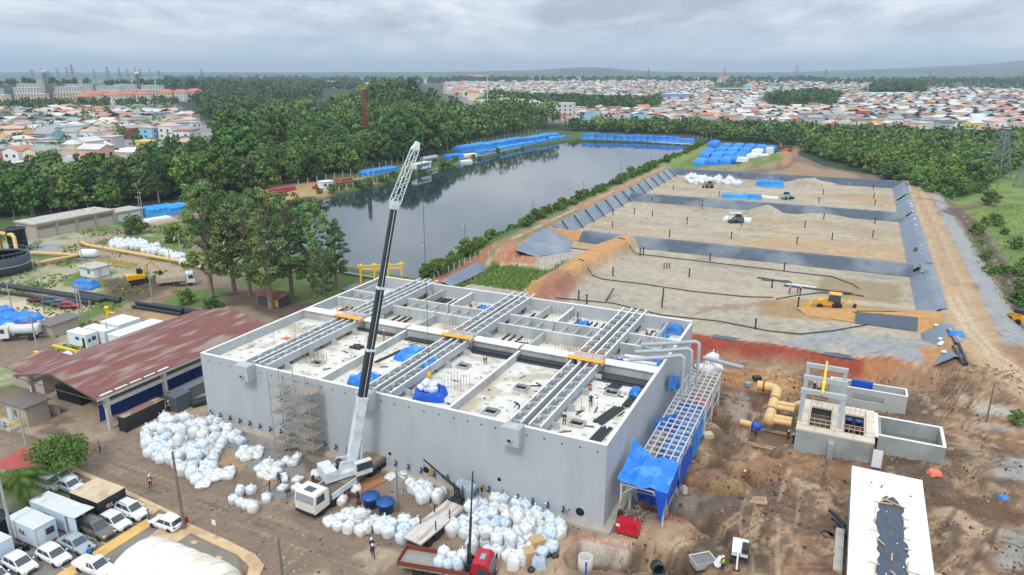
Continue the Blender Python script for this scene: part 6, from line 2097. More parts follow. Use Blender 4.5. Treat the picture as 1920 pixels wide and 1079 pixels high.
for i,(px,py)in enumerate(((505,371),(530,362),(620,353),(640,345))):
 p=G(px,py)
 t_=thing('pipe_stack',('stack of red pipes behind the eucalyptus, nearest the yard','stack of red pipes behind the eucalyptus, right pile','red pipes beside the small white kiosk','red pipes between the kiosk and the green bed')[i],'pipes',p,TH+R(76),'red pipes on the left bank')
 for k in range(4):
  MB().tube([(-5,k*.9,.5),(5,k*.9,.5)],.45,8).obj('pipe',mat('dull_red_pipe',rgb(160,62,60),.6,.1,1),t_)
 for k in range(2):
  MB().tube([(-5,.45+k*.9,1.25),(5,.45+k*.9,1.25)],.45,8).obj('pipe',MATS['dull_red_pipe'],t_)
yg=thing('pipe_gantry','yellow steel gantry of posts and beams on the lagoon shore behind the tank','gantry',W(-14.6,55.5,0),TH+R(35))
q=MB()
for k in range(4):
 x=-3.9+k*2.6
 for y in(-1.2,1.2):
  q.box(x-.16,x+.16,y-.16,y+.16,-.3,3.9)
 q.box(x-.12,x+.12,-1.0,1.0,3.72,3.96)
 q.box(x-.5,x+.5,-1.45,-1.05,3.9,4.35)
q.obj('post_frame',m_yel,yg)
MB().box(-4.1,4.1,-1.33,-1.07,3.3,3.55).box(-4.1,4.1,1.07,1.33,3.3,3.55).obj('beam',m_yel,yg)
q=thing('pipe_gantry','yellow steel frame over the white bags at the left edge','gantry',W(-30.2,1.6,0),TH)
MB().box(2.2,2.4,-1.4,-1.2,0,2.6).box(2.2,2.4,1.2,1.4,0,2.6).box(-3,-2.8,-1.4,-1.2,0,2.6).obj('post',m_yel,q)
MB().box(-3,2.6,-1.42,-1.18,2.601,2.85).box(-3,2.6,1.18,1.42,2.601,2.85).obj('beam',m_yel,q)
cloth_heap('heap','white sheeted heap under the yellow frame at the left edge','heap',W(-31,3,0),4.6,3.4,2.0,m_white,TH,None,41)
t_=thing('bollard_pipe','yellow vertical vent pipe with a side arm beside the white containers','pipe',W(-41.6,17.2,0),TH)
MB().tube([(0,0,0),(0,0,2.6)],.22,10).tube([(0,0,2.0),(1.2,.4,1.9)],.14,8).lathe([(.3,2.6),(.36,2.6),(.36,3.0),(0,3.0)],12).obj('riser',m_yel,t_)
MB().lathe([(1.3,-.1),(1.3,.25),(0,.25)],14).obj('slab',m_roofslab,t_)
t_=thing('basin_frame','row of yellow railed basins beyond the white hut','basin',W(-74,42,0),TH)
q=MB()
for k in range(8):
 q.box(k*1.6-6,k*1.6-5.9,-1.6,1.6,0,.9).box(k*1.6-6,k*1.6-5.85,-1.65,-1.6,0,1.1)
q.box(-6,5.4,-1.7,-1.62,.9,1.0).box(-6,5.4,1.62,1.7,.9,1.0)
q.obj('railing',mat('dull_yellow',rgb(196,176,110),.7,.15,2),t_)
MB().box(-6.2,5.6,-1.9,1.9,-.2,.12).obj('slab',m_roofslab,t_)
t_=thing('generator','bright red canopied generator at the tank corner','generator',W(51.6,.55,0),TH)
MB().side([(-1.05,.12),(1.05,.12),(1.05,1.0),(.85,1.25),(-.85,1.25),(-1.05,1.0)],-.55,.55).obj('canopy',mat('generator_red',rgb(196,24,46),.35,.08,2),t_)
MB().box(-1.1,1.1,-.6,.6,0,.118).obj('skid',m_chass,t_)
MB().box(-.95,-.6,-.57,-.551,.75,1.0).obj('label_plate',m_white,t_)
MB().tube([(.6,.2,1.24),(.6,.2,1.6)],.07,8).obj('exhaust',m_steelg,t_)
m_bluetank=mat('blue_plastic_tank',rgb(28,84,150),.4,.1,1.5)
for i,(px,py)in enumerate(((696,950),(724,961))):
 t_=thing('water_tank',('blue round water tank with conical lid, the left of two','blue round water tank with conical lid, right of the other')[i],'tank',G(px,py),0,'blue water tanks')
 MB().lathe([(.62,0),(.8,1.15),(.84,1.15)],22).obj('body',m_bluetank,t_)
 q=MB().lathe([(.9,1.1),(.9,1.2),(.3,1.36),(0,1.38)],22)
 for k in range(8):
  a_=k*math.pi/4
  q.tube([(.86*math.cos(a_),.86*math.sin(a_),1.22),(.25*math.cos(a_),.25*math.sin(a_),1.39)],.025,4)
 q.obj('lid',m_bluetank,t_)
t_=thing('timber_stack','stack of orange brown beams beside the crane','timber',G(703,915),TH+R(72))
for k in range(6):
 MB().box(-1.6,1.6,k*.32,k*.32+.24,0,.24).obj('beam',mat('orange_timber',rgb(186,134,96),.8,.15,2),t_)
t_=thing('pallet_stack','stack of new pale wooden pallets right of the bag heap','pallets',G(990,1053),TH+R(50))
for i in range(9):
 q=MB()
 for k in range(6):
  q.box(-.62+.2*k+.01,-.62+.2*k+.15,-.5,.5,.1+i*.13,.12+i*.13)
 for k in(-.45,0,.4):
  q.box(-.6,.6,k,k+.09,i*.13+.01,i*.13+.099)
 q.obj('pallet',m_wood,t_)
t_=thing('pallet_stack','taller stack of wooden pallets behind the first one','pallets',G(1008,1030),TH+R(50))
for i in range(9):
 q=MB()
 for k in range(6):
  q.box(-.62+.2*k+.01,-.62+.2*k+.15,-.5,.5,.1+i*.13,.12+i*.13)
 for k in(-.45,0,.4):
  q.box(-.6,.6,k,k+.09,i*.13+.01,i*.13+.099)
 q.obj('pallet',m_wood,t_)
cloth_heap('wrapped_block','clear wrapped pale grey block beside the pallets','block',G(1010,1062),1.3,1.1,.9,mat('clear_wrap',rgb(176,190,202),.3,.15,2),0,None,51)
for i,(px,py)in enumerate(((1017,1040),(1027,1043),(1041,1045),(996,1071))):
 tag(MB().lathe([(.0,0),(.3,.04),(.34,.2),(.2,.36),(0,.36)],12).obj('rubber_ring',m_blackpipe,None,G(px,py)),'dark rubber drum lying near the pallets, '+('left of three','middle of three','right of three','in front of them')[i],'drum','dark drums by the pallets')
t_=thing('manhole_ring','upright pale concrete manhole ring in the pit at the bottom edge','manhole ring',G(1097,1070,-.1),0)
MB().lathe([(.62,0),(.62,1.5),(.5,1.5),(.5,0)],22).obj('ring',m_post,t_)
MB().box(-.08,.08,-.64,-.621,.2,1.4).obj('blue_stripe',m_sign,t_)
tag(MB().lathe([(.5,-.5),(.55,-.5),(.55,.5),(.5,.5),(.42,.5),(.42,-.5),(.5,-.5)],20,0,Matrix.Rotation(R(75),4,'X')).obj('pipe_ring',m_blackpipe,None,G(1233,1072,.5)),'black pipe ring lying at the bottom edge','pipe')
t_=thing('skip','pale grey mixing trough beside the trench','trough',G(1318,1048),R(15))
MB().add([(-.9,-.6,0),(.9,-.6,0),(.9,.6,0),(-.9,.6,0),(-1.0,-.7,.7),(1.0,-.7,.7),(1.0,.7,.7),(-1.0,.7,.7),(-.9,-.6,.65),(.9,-.6,.65),(.9,.6,.65),(-.9,.6,.65)],[(0,1,5,4),(1,2,6,5),(2,3,7,6),(3,0,4,7),(4,5,9,8),(5,6,10,9),(6,7,11,10),(7,4,8,11)]).obj('body',m_post,t_)
MB().box(-.88,.88,-.58,.58,.5,.6).obj('contents',mat('grey_mortar',rgb(120,122,126),.9,.15,2),t_)
tag(MB().box(-.9,.9,-.5,.5,0,.25).box(-.8,.8,-.42,.42,.251,.3,1).obj('wheelbarrow_tray',[m_trim,m_chass],None,G(1384,940),R(10)),'black metal tray on the mud','tray')
tag(MB().box(-.8,.8,-.5,.5,0,.22).box(-.7,.7,-.42,.42,.221,.24,1).obj('wooden_form',[m_wood,m_woodd],None,G(1420,945),R(-8)),'open wooden form with pale rim beside the black tray','form')
t_=thing('trench_pipe','white wrapped pipe lying in the narrow trench by the mini excavator','pipe',G(1352,1038,.05),0)
p0,p1=G(1362,1018),G(1345,1062)
inv_=Matrix.Translation(t_.location).inverted()
MB().tube([inv_@(p0+Vector((0,0,.25))),inv_@(p1+Vector((0,0,.25)))],.32,10).obj('pipe',m_white,t_)
m_pole=mat('grey_pole',rgb(168,168,166),.85,.1,1.5)
def pole(label,px,py,h,r=.13,arm=False,m=None,group='poles about the site',lamp=False,cat='pole',x=None):
 p=G(px,py,-.2)if x is None else x
 t_=thing('utility_pole' if not lamp else 'lamp_post',label,cat,p,rnd.uniform(0,.2)+TH,group)
 MB().tube([(0,0,0),(0,0,h)],[r,r*.65],8).obj('shaft',m or m_pole,t_)
 if arm:
  q=MB().box(-.9,.9,-.05,.05,h-.5,h-.38)
  for k in(-.8,0,.8):
   q.tube([(k,0,h-.38),(k,0,h-.15)],.04,5)
  q.obj('crossarm',m or m_pole,t_)
 if lamp:
  q=MB().tube([(0,0,h-.05),(0,-.5,h+.15),(0,-1.0,h+.12)],.04,5)
  q.obj('lamp_arm',m or m_pole,t_)
  MB().cbox((0,-1.1,h+.1),(.22,.5,.1)).obj('lamp_head',m_white,t_)
 return t_
pole('tall dark pole at the road edge with a red box near its foot',346,994,8.2,.16,m=mat('dark_pole',rgb(120,112,108),.85,.12,2))
pole('grey pole left of the palm, standing before the containers',27,1020,9.0,.14)
pole('grey pole beside the round tree near the yard road',55,860,6.0,.14)
pole('thin pole in the road, bottom edge below the lorries',530,1085,4.2,.12,m=MATS['dark_pole'])
pole('slim steel pole in front of the blue tanks',747,960,4.6,.08,m=MATS['dark_pole'])
pole('leaning brown pole at the right on the mud',1849,793,5.2,.1,m=mat('brown_pole',rgb(120,104,92),.85,.12,2))
pole('thin dark pole at the foot of the red slope',1505,722,4.0,.07,m=MATS['dark_pole'])
gy='poles in the left yard'
for i,(px,py,h,arm)in enumerate(((158,606,7.0,1),(151,600,6.4,0),(208,525,6.6,0),(287,568,6.4,0),(340,482,6.2,0),(80,538,6.0,0),(24,586,6.2,1),(186,467,5.6,0),(70,655,5.6,0),(265,415,7.2,1),(270,418,8.8,1),(155,493,6.0,0),(197,490,4.0,0),(320,500,4,0),(205,642,3.6,0),(175,610,4.5,0))):
 nm=('twin pole by the red car, right one','twin pole by the red car, left one','pole beside the white hut','pole below the yellow excavator','pole at the right end of the white bag row','pole on the grass beside rusty scrap','pole with crossarm at the left edge','pole before the long store','pole in front of the grey hut','shorter of two poles by the blue stacks','taller of two poles by the blue stacks','pole beside the white gas tank','low pole left of the white hut','thin pole below the yellow pipe','thin pole before the white container','thin pole between yellow vent and white containers')[i]
 pole(nm,px,py,h,.12,arm,None,gy)
gl_='lamp posts round the lagoon'
for i,(px,py)in enumerate(((872,468),(999,410),(1094,368),(1164,328),(1220,300),(1262,285),(952,312),(1208,278),(798,510))):
 pole(('lamp post beside the round bush on the lagoon bank','second lamp post along the right bank','third lamp post along the right bank','fourth lamp post along the right bank','fifth lamp post along the right bank','lamp post at the far right corner of the lagoon','post standing in the water off the left bank','post in the water before the far blue row','twin lamp post on the shore behind the tank')[i],px,py,6.0 if i<6 or i==8 else 4,.09,False,mat('slim_lamp_steel',rgb(120,128,132),.6,.1,2),gl_,i<6 or i==8,'lamp post',None if i not in(6,7)else Vector((*un(px,py,1.4).xy,.5)))
t_=thing('road_sign','small white road sign on a thin post at the kerb','sign',G(406,1012),TH)
MB().tube([(0,0,0),(0,0,2.0)],.035,6).obj('post',m_steelg,t_)
MB().cbox((0,-.05,1.8),(.45,.03,.5)).obj('plate',m_white,t_)
t_=thing('fire_point','red extinguisher box at the foot of the dark pole','box',G(350,989),TH)
MB().box(-.2,.2,-.15,.15,.5,1.1).obj('box',mat('fire_red',rgb(170,28,40),.5,.08,3),t_)
MB().box(-.05,.05,-.05,.05,0,.5).obj('post',m_steelg,t_)
t_=thing('motorcycle','black motorcycles parked close together by the left container','motorcycle',G(38,1036),TH+R(40))
q=MB()
for x in(-.5,.5):
 q.lathe([(.26,-.05),(.3,-.05),(.3,.05),(.26,.05),(.26,-.05)],14,0,Matrix.Translation((x,0,.3))@Matrix.Rotation(R(90),4,'X'))
q.obj('wheel',m_rubber,t_)
MB().tube([(-.5,0,.3),(-.2,0,.55),(.3,0,.65),(.5,0,.3)],.08,6).cbox((.1,0,.7),(.45,.22,.2)).cbox((-.3,0,.72),(.5,.2,.1)).obj('frame',m_trim,t_)
MB().tube([(.38,-.3,.95),(.34,0,.88),(.38,.3,.95)],.025,5).obj('handlebar',m_steelg,t_)
# ---------------------------------------------------------------- people
PPL=[('os',283,915,2,'person in an orange vest walking on the yard road'),('ss',189,850,1,'person in pale clothes walking up the yard road'),('ss',281,981,1,'person in grey shirt and dark trousers beside the white suv'),('bw',172,1050,0,'person in a bright blue shirt striding past the silver sedan'),('ws',22,1045,1,'person in white with a white helmet near the motorcycle'),('ns',507,922,1,'person in navy holding an open bag, left'),('nb',524,908,4,'person in navy behind the open bag'),('nb',541,932,2,'person in navy bending over gravel'),('nw',700,1048,0,'person in navy with white helmet on the road, front of a pair'),('ns',698,1036,0,'person in dark clothes with white helmet, rear of a pair'),('ob',1030,961,1,'orange vested person bending at the tank foot, left of three'),('oc',1043,965,0,'orange vested person crouching at the tank foot, middle of three'),('ob',1056,964,2,'orange vested person at the tank foot, right of three'),
('nb',1064,970,2,'person in navy bending beside the three orange vests'),('os',1395,893,3,'person in orange on the mud beside a trench'),('gs',1354,1070,0,'person in a lime vest in the trench by the white pipe'),('nb',1410,818,2,'person in navy bending left of the yellow pipes'),('nb',1416,822,1,'second person in navy bending left of the yellow pipes'),('ns',1478,818,2,'person in navy at the right of the form work'),('ns',1486,835,2,'person in navy by the concrete wall of the right pit'),('ns',1526,735,0,'person in dark clothes between the concrete frames, left'),('ws',1534,737,0,'person in pale clothes between the concrete frames, right'),('os',1245,504,1,'orange clad person in the pond, left of three together'),('os',1250,504,1,'orange clad person in the pond, middle of three together'),('os',1255,504,1,'orange clad person in the pond, right of three together'),('os',1480,552,1,'orange clad person by the laid pipe in the pond, left'),
('os',1495,551,1,'orange clad person by the laid pipe in the pond, middle'),('ns',1500,553,1,'person in navy by the laid pipe in the pond'),('os',1665,510,1,'person in red orange at the liner in the first pond'),('ws',1675,512,1,'person in white at the liner in the first pond'),('os',232,555,2,'orange clad person below the yellow excavator'),('os',318,772,2,'person in orange beside the black container'),('ns',1390,425,1,'person by the awning in the second pond')]
for k,px,py,a_,lab in PPL:
 person(k,G(px,py),a_*1.57+.3,lab)
for k,u,v,z,a_,lab in(('os',15.2,15.0,ZF,1,'person in orange on the tank deck behind the crane boom'),('ob',30.2,13.8,ZF,2,'person in orange on the tank deck near a hatch'),('ns',44.9,8.8,ZF,2,'person in navy crossing the tank deck at the right'),('ob',43.9,4.0,ZF,0,'person bending beside the right channel'),('nb',38.8,4.6,ZF,1,'person in navy at the hatch by the right channel'),('os',24.9,29.0,7.95,1,'orange clad person standing in the middle channel'),('gs',33.0,33.0,ZB,1,'person in lime vest at the back wall, left of two'),('os',34.2,33.6,ZB,1,'orange clad person at the back wall, right of two'),('oc',18.6,31.6,ZB,1,'orange clad person crouching in the far row'),('oc',44.6,31.4,ZB,1,'orange clad person crouching on the blue sheet, far right'),('oc',43.6,12.2,ZF,0,'person in red crouching by the wall end right of the channel')):
 person(k,W(u,v,z),a_*1.57,lab)
 # ---------------------------------------------------------------- right of the tank: gallery, manifold, new chambers, white roof
m_frame=mat('pale_steel_frame',rgb(198,198,200),.5,.08,2)
ga=thing('pipe_gallery','open pale steel frame gallery along the right wall of the tank','frame',W(50,0,0),TH)
GX0,GX1,GZ_=.7,4.2,3.9
q=MB()
ny=13
for i in range(ny*2-1):
 y=4.2+i*1.1
 q.box(GX0,GX1,y-.07,y+.07,GZ_+.0,GZ_+.14)
for k in range(6):
 x=GX0+(GX1-GX0)*k/5
 q.box(x-.06,x+.06,4.0,30.9,GZ_+.141,GZ_+.25)
q.obj('roof_grid',m_frame,ga)
for i in range(0,ny,2):
 y=4.2+i*2.2
 for x in(GX0,GX1):
  MB().box(x-.11,x+.11,y-.11,y+.11,-.2,GZ_).obj('column',m_frame,ga)
 MB().tube([(GX1,y,GZ_-1.1),(GX1-1.0,y,GZ_)],.05,5).tube([(GX0,y,GZ_-1.1),(GX0+1.0,y,GZ_)],.05,5).obj('knee_brace',m_frame,ga)
q=MB()
for i in range(0,ny-1):
 y=4.2+i*2.2
 q.tube([(GX0,y,2.0),(GX1,y,2.0)],.05,4)
 q.tube([(GX0,y,2.0),(GX1,y,GZ_)],.04,4)
 for x in(GX0,GX1):
  q.tube([(x,y,2.4),(x,y+2.2,GZ_)],.04,4)
  q.tube([(x,y,.9),(x,y+2.2,.9)],.04,4)
q.tube([(GX1,4.2,2.4),(GX1,30.6,2.4)],.05,4).tube([(GX0,4.2,2.4),(GX0,30.6,2.4)],.05,4)
q.obj('tie_rail',m_frame,ga)
P_=[]
for i in range(13):
 row=[]
 for j in range(11):
  x=.15+4.6*i/12
  y=1.4+4.8*j/10
  z=4.5+.55*(j/10)-.5*abs(math.sin(i*.78))*.35+.25*math.sin(j*1.3+i*.9)*.4
  if i==0:
   z+=.2
  if j>8 and i<5:
   z+=1.3*(1-i/5)*(j-8)/2
  row.append((x,y,z))
 P_.append(row)
t_=thing('canopy','bright blue tarpaulin canopy peaked against the right wall of the tank','canopy',W(50,0,0),TH)
MB().grid(P_,0,False).obj('sheet',m_tarp,t_)
q=MB()
P2=[[(4.75+.06*math.sin(j),1.4+4.8*j/10,z)for z in(P_[12][j][2],P_[12][j][2]-.6,P_[12][j][2]-1.2-.6*abs(math.sin(j*.8)))]for j in range(11)]
q.grid(P2,0,False)
q.add([(3.6,1.38,4.4),(4.8,1.38,4.4),(4.3,1.3,1.2)],[(0,1,2)])
q.obj('side_drop',m_tarpd,t_)
for(x,y)in((.5,1.7),(4.4,1.9)):
 MB().box(x-.09,x+.09,y-.09,y+.09,-.2,4.3).obj('post',mat('red_white_post',rgb(206,200,200),.5,.1,2,stain=rgb(150,40,40),stainscale=1.5,stainamt=.7),t_)
MB().box(.5,4.5,1.72,1.84,3.9,4.05).tube([(.6,1.8,3.0),(1.6,1.8,3.9)],.06,4).tube([(4.3,1.8,3.0),(3.3,1.8,3.9)],.06,4).obj('front_beam',m_frame,t_)
def hang(label,pts,drop,seed,m=None):
 rr=random.Random(seed)
 P_=[]
 n=14
 (x0,y0,z0),(x1,y1,z1)=pts
 for i in range(n+1):
  t=i/n
  x,y,z=x0+(x1-x0)*t,y0+(y1-y0)*t,z0+(z1-z0)*t
  w_=.16*math.sin(i*1.9+seed)
  P_.append([(x+w_*k/4,y+w_*k/5,z-drop*k/5*(1+.12*rr.uniform(-1,1)))for k in range(6)])
 o=MB().grid([[tuple(W(50+p[0],p[1],p[2]))for p in r]for r in P_],0,False).obj('hanging_sheet',m or m_tarp)
 return tag(o,label,'tarpaulin','blue sheets in the steel gallery')
hang('blue sheet hung across the steel gallery behind the canopy',[(.8,7.4,3.8),(4.1,7.4,3.7)],2.6,1)
hang('blue sheet hung on the outer side of the gallery, front',[(4.3,8,3.3),(4.35,13.6,3.2)],2.4,2,m_tarpd)
hang('blue sheet hung on the outer side of the gallery, middle',[(4.3,14.4,3.4),(4.35,20,3.3)],2.6,3)
hang('blue sheet stretched high on the tank wall above the gallery',[(.12,21,6.9),(.12,26.5,4.6)],1.8,4)
hang('blue sheet leaning on the tank wall over the gallery',[(.3,14,4.6),(2.0,17.5,4.3)],1.7,5)
hang('blue sheet hung across the gallery near its far end',[(.8,22.8,3.2),(4.2,22.8,3.1)],1.7,6)
hang('blue sheet hung low inside the gallery, front',[(.9,5.6,2.6),(3.9,5.2,2.5)],2.3,7,m_tarpd)
for i,(u,v,sx,sy)in enumerate(((52.6,10.5,2.8,4),(52.4,16.0,2.8,4.6),(52.5,20.6,2.6,3.4))):
 cloth_heap('tarpaulin','blue sheet lying under the steel gallery, '+('front','middle','rear')[i],'tarpaulin',W(u,v,.9),sx,sy,1.0,m_tarp,TH,'blue sheets in the steel gallery',60+i)
cloth_heap('orange_drums','orange netting bundle at the far end of the gallery','netting',W(52.2,29.4,0),2.6,1.8,.8,mat('orange_red_bundle',rgb(206,82,60),.8,.3,2),TH,None,66)
for i,(v,uo)in enumerate(((24.6,1.5),(26.6,1.9),(28.8,2.3))):
 q=MB().tube([(-4.2,-2.2+i*.4,8.9),(-.6,-.6+i*.3,9.2),(uo-.45,0,9.5+.15*i),(uo-.08,0,9.35+.15*i),(uo,0,8.8),(uo,0,-.1)],.23,12)
 t_=q.obj('air_pipe',mat('grey_air_pipe',rgb(170,176,180),.6,.1,1.2),None,W(50,v-3.6,0),TH)
 tag(t_,('grey air pipe bending down the right wall of the tank, front one','grey air pipe bending down the right wall, middle one','grey air pipe bending down the right wall, rear and tallest')[i],'pipe','air pipes over the tank wall')
pipeline('pale grey pipe end lying by the white heap behind the gallery',[W(50.5,39.5,2.2),W(56,38.2,2.2)],.3,MATS['grey_air_pipe'])
mf=thing('pipe_manifold','thick pale yellow manifold pipe with five branches and a bent end','pipe',W(60,30,-.2),TH)
q=MB().tube([(-1.8,5.2,1.6),(-.6,5.3,1.6),(.2,5.1,1.6),(.7,4.4,1.6),(.7,3.2,1.6),(.7,-4.4,1.6)],.62,16)
q.lathe([(.62,0),(.66,0),(.66,.08),(0,.08)],16,0,Matrix.Translation((.7,-4.4,1.6))@Matrix.Rotation(R(90),4,'X'))
q.obj('main_pipe',m_yelp,mf)
for i,y in enumerate((.9,-.3,-3.0,-4.0)):
 MB().tube([(1.0,y,1.6),(3.1,y,1.6)],.34,12).lathe([(.34,0),(.4,0),(.4,.07),(0,.07)],12,0,Matrix.Translation((3.05,y,1.6))@Matrix.Rotation(R(90),4,'Y')).obj('branch',m_yelp,mf)
for y in(5.25,1.4,-1.8):
 a_=R(90)
 T_=Matrix.Translation((-1.0 if y>5 else.7,y,1.6))@(Matrix.Rotation(a_,4,'Y')if y>5 else Matrix.Rotation(a_,4,'X'))
 MB().lathe([(.63,-.1),(.69,-.1),(.69,.1),(.63,.1)],16,0,T_).obj('flange',mat('red_brown_flange',rgb(150,60,44),.6,.1,2),mf)
q=MB()
for y in(4,1.4,-2.2):
 q.box(.4,1.0,y-.3,y+.3,-.6,1.05)
q.obj('saddle',m_post,mf)
t_=thing('pipe_stub','short yellow pipe end wrapped in blue sheet left of the manifold','pipe',W(57.7,25.2,.2),TH+R(-8))
MB().tube([(0,0,.6),(1.4,0,.6)],.36,12).obj('pipe',m_yelp,t_)
MB().lathe([(.4,0),(.5,.3),(.44,.8),(.2,1.2),(0,1.25)],10,0,Matrix.Translation((1.3,0,.6))@Matrix.Rotation(R(90),4,'Y')).obj('wrapping',m_tarpd,t_)
t_=thing('pipe_stub','short yellow pipe with black valve right of the manifold','pipe',W(63.0,32.0,.4),TH+R(60))
MB().tube([(0,0,.6),(1.3,0,.6)],.34,12).obj('pipe',m_yelp,t_)
MB().lathe([(.2,0),(.45,.05),(.45,.3),(0,.35)],12,0,Matrix.Translation((1.3,0,.6))@Matrix.Rotation(R(90),4,'Y')).obj('valve',m_trim,t_)
fw=thing('formwork','timber formwork and reinforcement grid under the yellow manifold','formwork',W(60.5,27.5,-.7),TH)
q=MB()
for(x0,x1,y0,y1)in((-1.6,3.8,-4.6,-1.2),(.9,3.8,-.6,2.6)):
 q.box(x0,x1,y0,y1,0,.25)
q.obj('mud_slab',mat('wet_brown_slab',rgb(120,92,70),.7,.15,1),fw)
q=MB()
for k in range(22):
 x=-2.2+k*.3
 q.box(x,x+.06,-5.3,-4.7,.3,.36).box(x,x+.06,-1.15,-.65,.5,.56)
for y in(-5.25,-4.75,-1.1,-.7):
 q.box(-2.3,4.4,y,y+.06,.37,.45)
for k in range(20):
 y=-5+k*.42
 q.box(3.9,4.5,y,y+.06,.3,.36).box(-2.4,-1.7,y,y+.06,.3,.36)
for x in(3.95,4.45,-2.35,-1.75):
 q.box(x,x+.06,-5.2,3.2,.37,.45)
q.obj('timber_grid',mat('pale_batten',rgb(206,190,164),.85,.15,3),fw)
nb_=thing('valve_chamber','grey concrete chamber under construction with three portal frames','structure under construction',W(63.8,22,0),TH)
m_raw=mat('raw_concrete',rgb(160,164,162),.9,.12,.5,.04,5,stain=rgb(128,130,126),stainscale=.3,stainamt=.6)
m_pale=mat('pale_floor_concrete',rgb(214,202,184),.9,.1,.7,.02,6)
H0=2.8
q=MB().box(0,7.6,0,.25,-.6,H0).box(0,.25,.25,8.0,-.6,H0).box(7.35,7.6,.25,8.0,-.6,H0).box(.25,7.35,7.75,8.0,-.6,H0)
q.obj('wall',m_raw,nb_)
MB().box(-.05,7.65,-.05,1.2,H0+.001,H0+.2).box(-.05,1.2,1.2,8.05,H0+.001,H0+.2).box(3.3,4.7,1.2,8.05,H0+.001,H0+.2).box(6.6,7.65,1.2,8.05,H0+.001,H0+.2).box(1.2,3.3,6.4,8.05,H0+.001,H0+.2).box(4.7,6.6,6.0,8.05,H0+.001,H0+.2).obj('floor_slab',m_pale,nb_)
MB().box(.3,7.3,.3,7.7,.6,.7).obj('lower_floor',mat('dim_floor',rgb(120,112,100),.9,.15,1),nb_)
q=MB()
for k in range(5):
 q.box(1.2,3.3,1.4+k*1.0,1.55+k*1.0,H0-.5,H0-.35)
q.obj('cross_beam',m_woodd,nb_)
for(v,zt,wdt)in((1.9,4.0,4.4),(5.8,4.0,4.4),(9.7,4.0,4.4)):
 b0=H0+.2 if v<8 else-.2
 q=MB().box(0,.38,v-.19,v+.19,b0,H0+3.6).box(wdt-.38,wdt,v-.19,v+.19,b0,H0+3.6).box(-.08,wdt+.08,v-.22,v+.22,H0+3.601,H0+4.1)
 q.obj('portal_frame',mat('portal_concrete',rgb(176,182,184),.85,.08,.8),nb_)
MB().tube([(2.1,-.6+1.6,H0+4.25),(2.1,10.5,H0+4.25)],.14,8).box(1.9,2.3,3.6,4.2,H0+3.9,H0+4.4).obj('hoist_rail',m_yel,nb_)
q=MB()
for(x0,y0,x1,y1)in((1.1,1.1,3.4,1.1),(1.1,6.5,3.4,6.5),(1.1,1.1,1.1,6.5),(3.4,1.1,3.4,6.5),(4.6,1.1,6.7,1.1),(4.6,6.1,6.7,6.1),(4.6,1.1,4.6,6.1),(6.7,1.1,6.7,6.1),(0,.1,7.5,.1)):
 for z in(.5,.95):
  q.tube([(x0,y0,H0+.2+z),(x1,y1,H0+.2+z)],.03,4)
 for k in range(5):
  x,y=x0+(x1-x0)*k/4,y0+(y1-y0)*k/4
  q.tube([(x,y,H0+.2),(x,y,H0+1.2)],.03,4)
q.obj('guard_rail',mat('pale_guard_rail',rgb(196,176,150),.8,.15,3),nb_)
for i,(x,y)in enumerate(((5.1,2.4),(6.1,2.4),(5.1,4.6),(6.1,4.6))):
 MB().lathe([(.3,H0-.5),(.3,H0+.1),(.4,H0+.1),(.4,H0+.25),(0,H0+.25)],12,0,Matrix.Translation((x,y,0))).obj('valve',m_blueval if y>3 else mat('maroon_valve',rgb(120,40,60),.5,.1,3),nb_)
MB().box(3.3,3.9,-.8,-.001,-.4,2.3).obj('buttress',m_raw,nb_)
t_=thing('side_basin','long open grey concrete basin right of the portal frames','basin',W(71.9,25.0,0),TH)
MB().box(0,6.3,0,.25,-.6,2.5).box(0,.25,.25,5.0,-.6,2.5).box(6.05,6.3,.25,5.0,-.6,2.5).box(.25,6.05,4.75,5.0,-.6,2.5).obj('wall',m_raw,t_)
MB().box(-.001,6.301,-.03,.28,2.501,2.56).box(6.02,6.33,.281,4.72,2.501,2.56).box(0,6.3,4.721,5.03,2.501,2.56).obj('capping',m_cap,t_)
MB().box(.26,6.04,.26,4.74,.8,.9).obj('floor',MATS['dim_floor'],t_)
t_=thing('side_basin','narrow grey basin with a slot window behind the portal frames','basin',W(66.6,37.2,0),TH)
MB().box(0,8.6,0,.2,-.3,.9).box(0,2.6,0,.2,.901,2.4).box(6.2,8.6,0,.2,.901,2.4).box(2.6,6.2,0,.2,1.7,2.4).box(0,.2,.201,2.4,-.3,2.4).box(8.4,8.6,.201,2.4,-.3,2.4).box(.201,8.399,2.2,2.4,-.3,2.4).obj('wall',mat('smooth_grey_wall',rgb(176,178,176),.88,.07,.6),t_)
MB().box(-.02,8.62,-.02,.22,2.401,2.45).box(-.02,.22,.221,2.42,2.401,2.45).box(8.38,8.62,.221,2.42,2.401,2.45).box(.221,8.379,2.18,2.42,2.401,2.45).obj('capping',m_cap,t_)
MB().box(2.4,4.8,1.9,2.17,1.4,2.7).obj('blue_formwork',m_tarpd,t_)
t_=thing('concrete_lining','pale concrete slab path curving between the chamber and the basin','path',W(71.5,24.2,0),TH)
MB().box(-.05,.35,.0,6.0,2.6,2.75).obj('slab',m_cap,t_)
t_=thing('notice_board','upright white board between two posts before the side basin','board',W(71.4,21.3,0),TH)
MB().box(0,.9,0,.06,.6,2.6).obj('board',m_white,t_)
MB().box(-.12,-.001,-.02,.1,-.2,3.2).box(.901,1.02,-.02,.1,-.2,3.2).obj('post',m_woodd,t_)
wr_=thing('white_roof_building','long white flat-roofed building partly covered with black sheeting','building',W(72.4,0,0),TH)
MB().box(-2.85,2.85,-12,15.7,-.5,2.95).obj('wall',mat('grey_side_wall',rgb(168,174,180),.85,.06,.8),wr_)
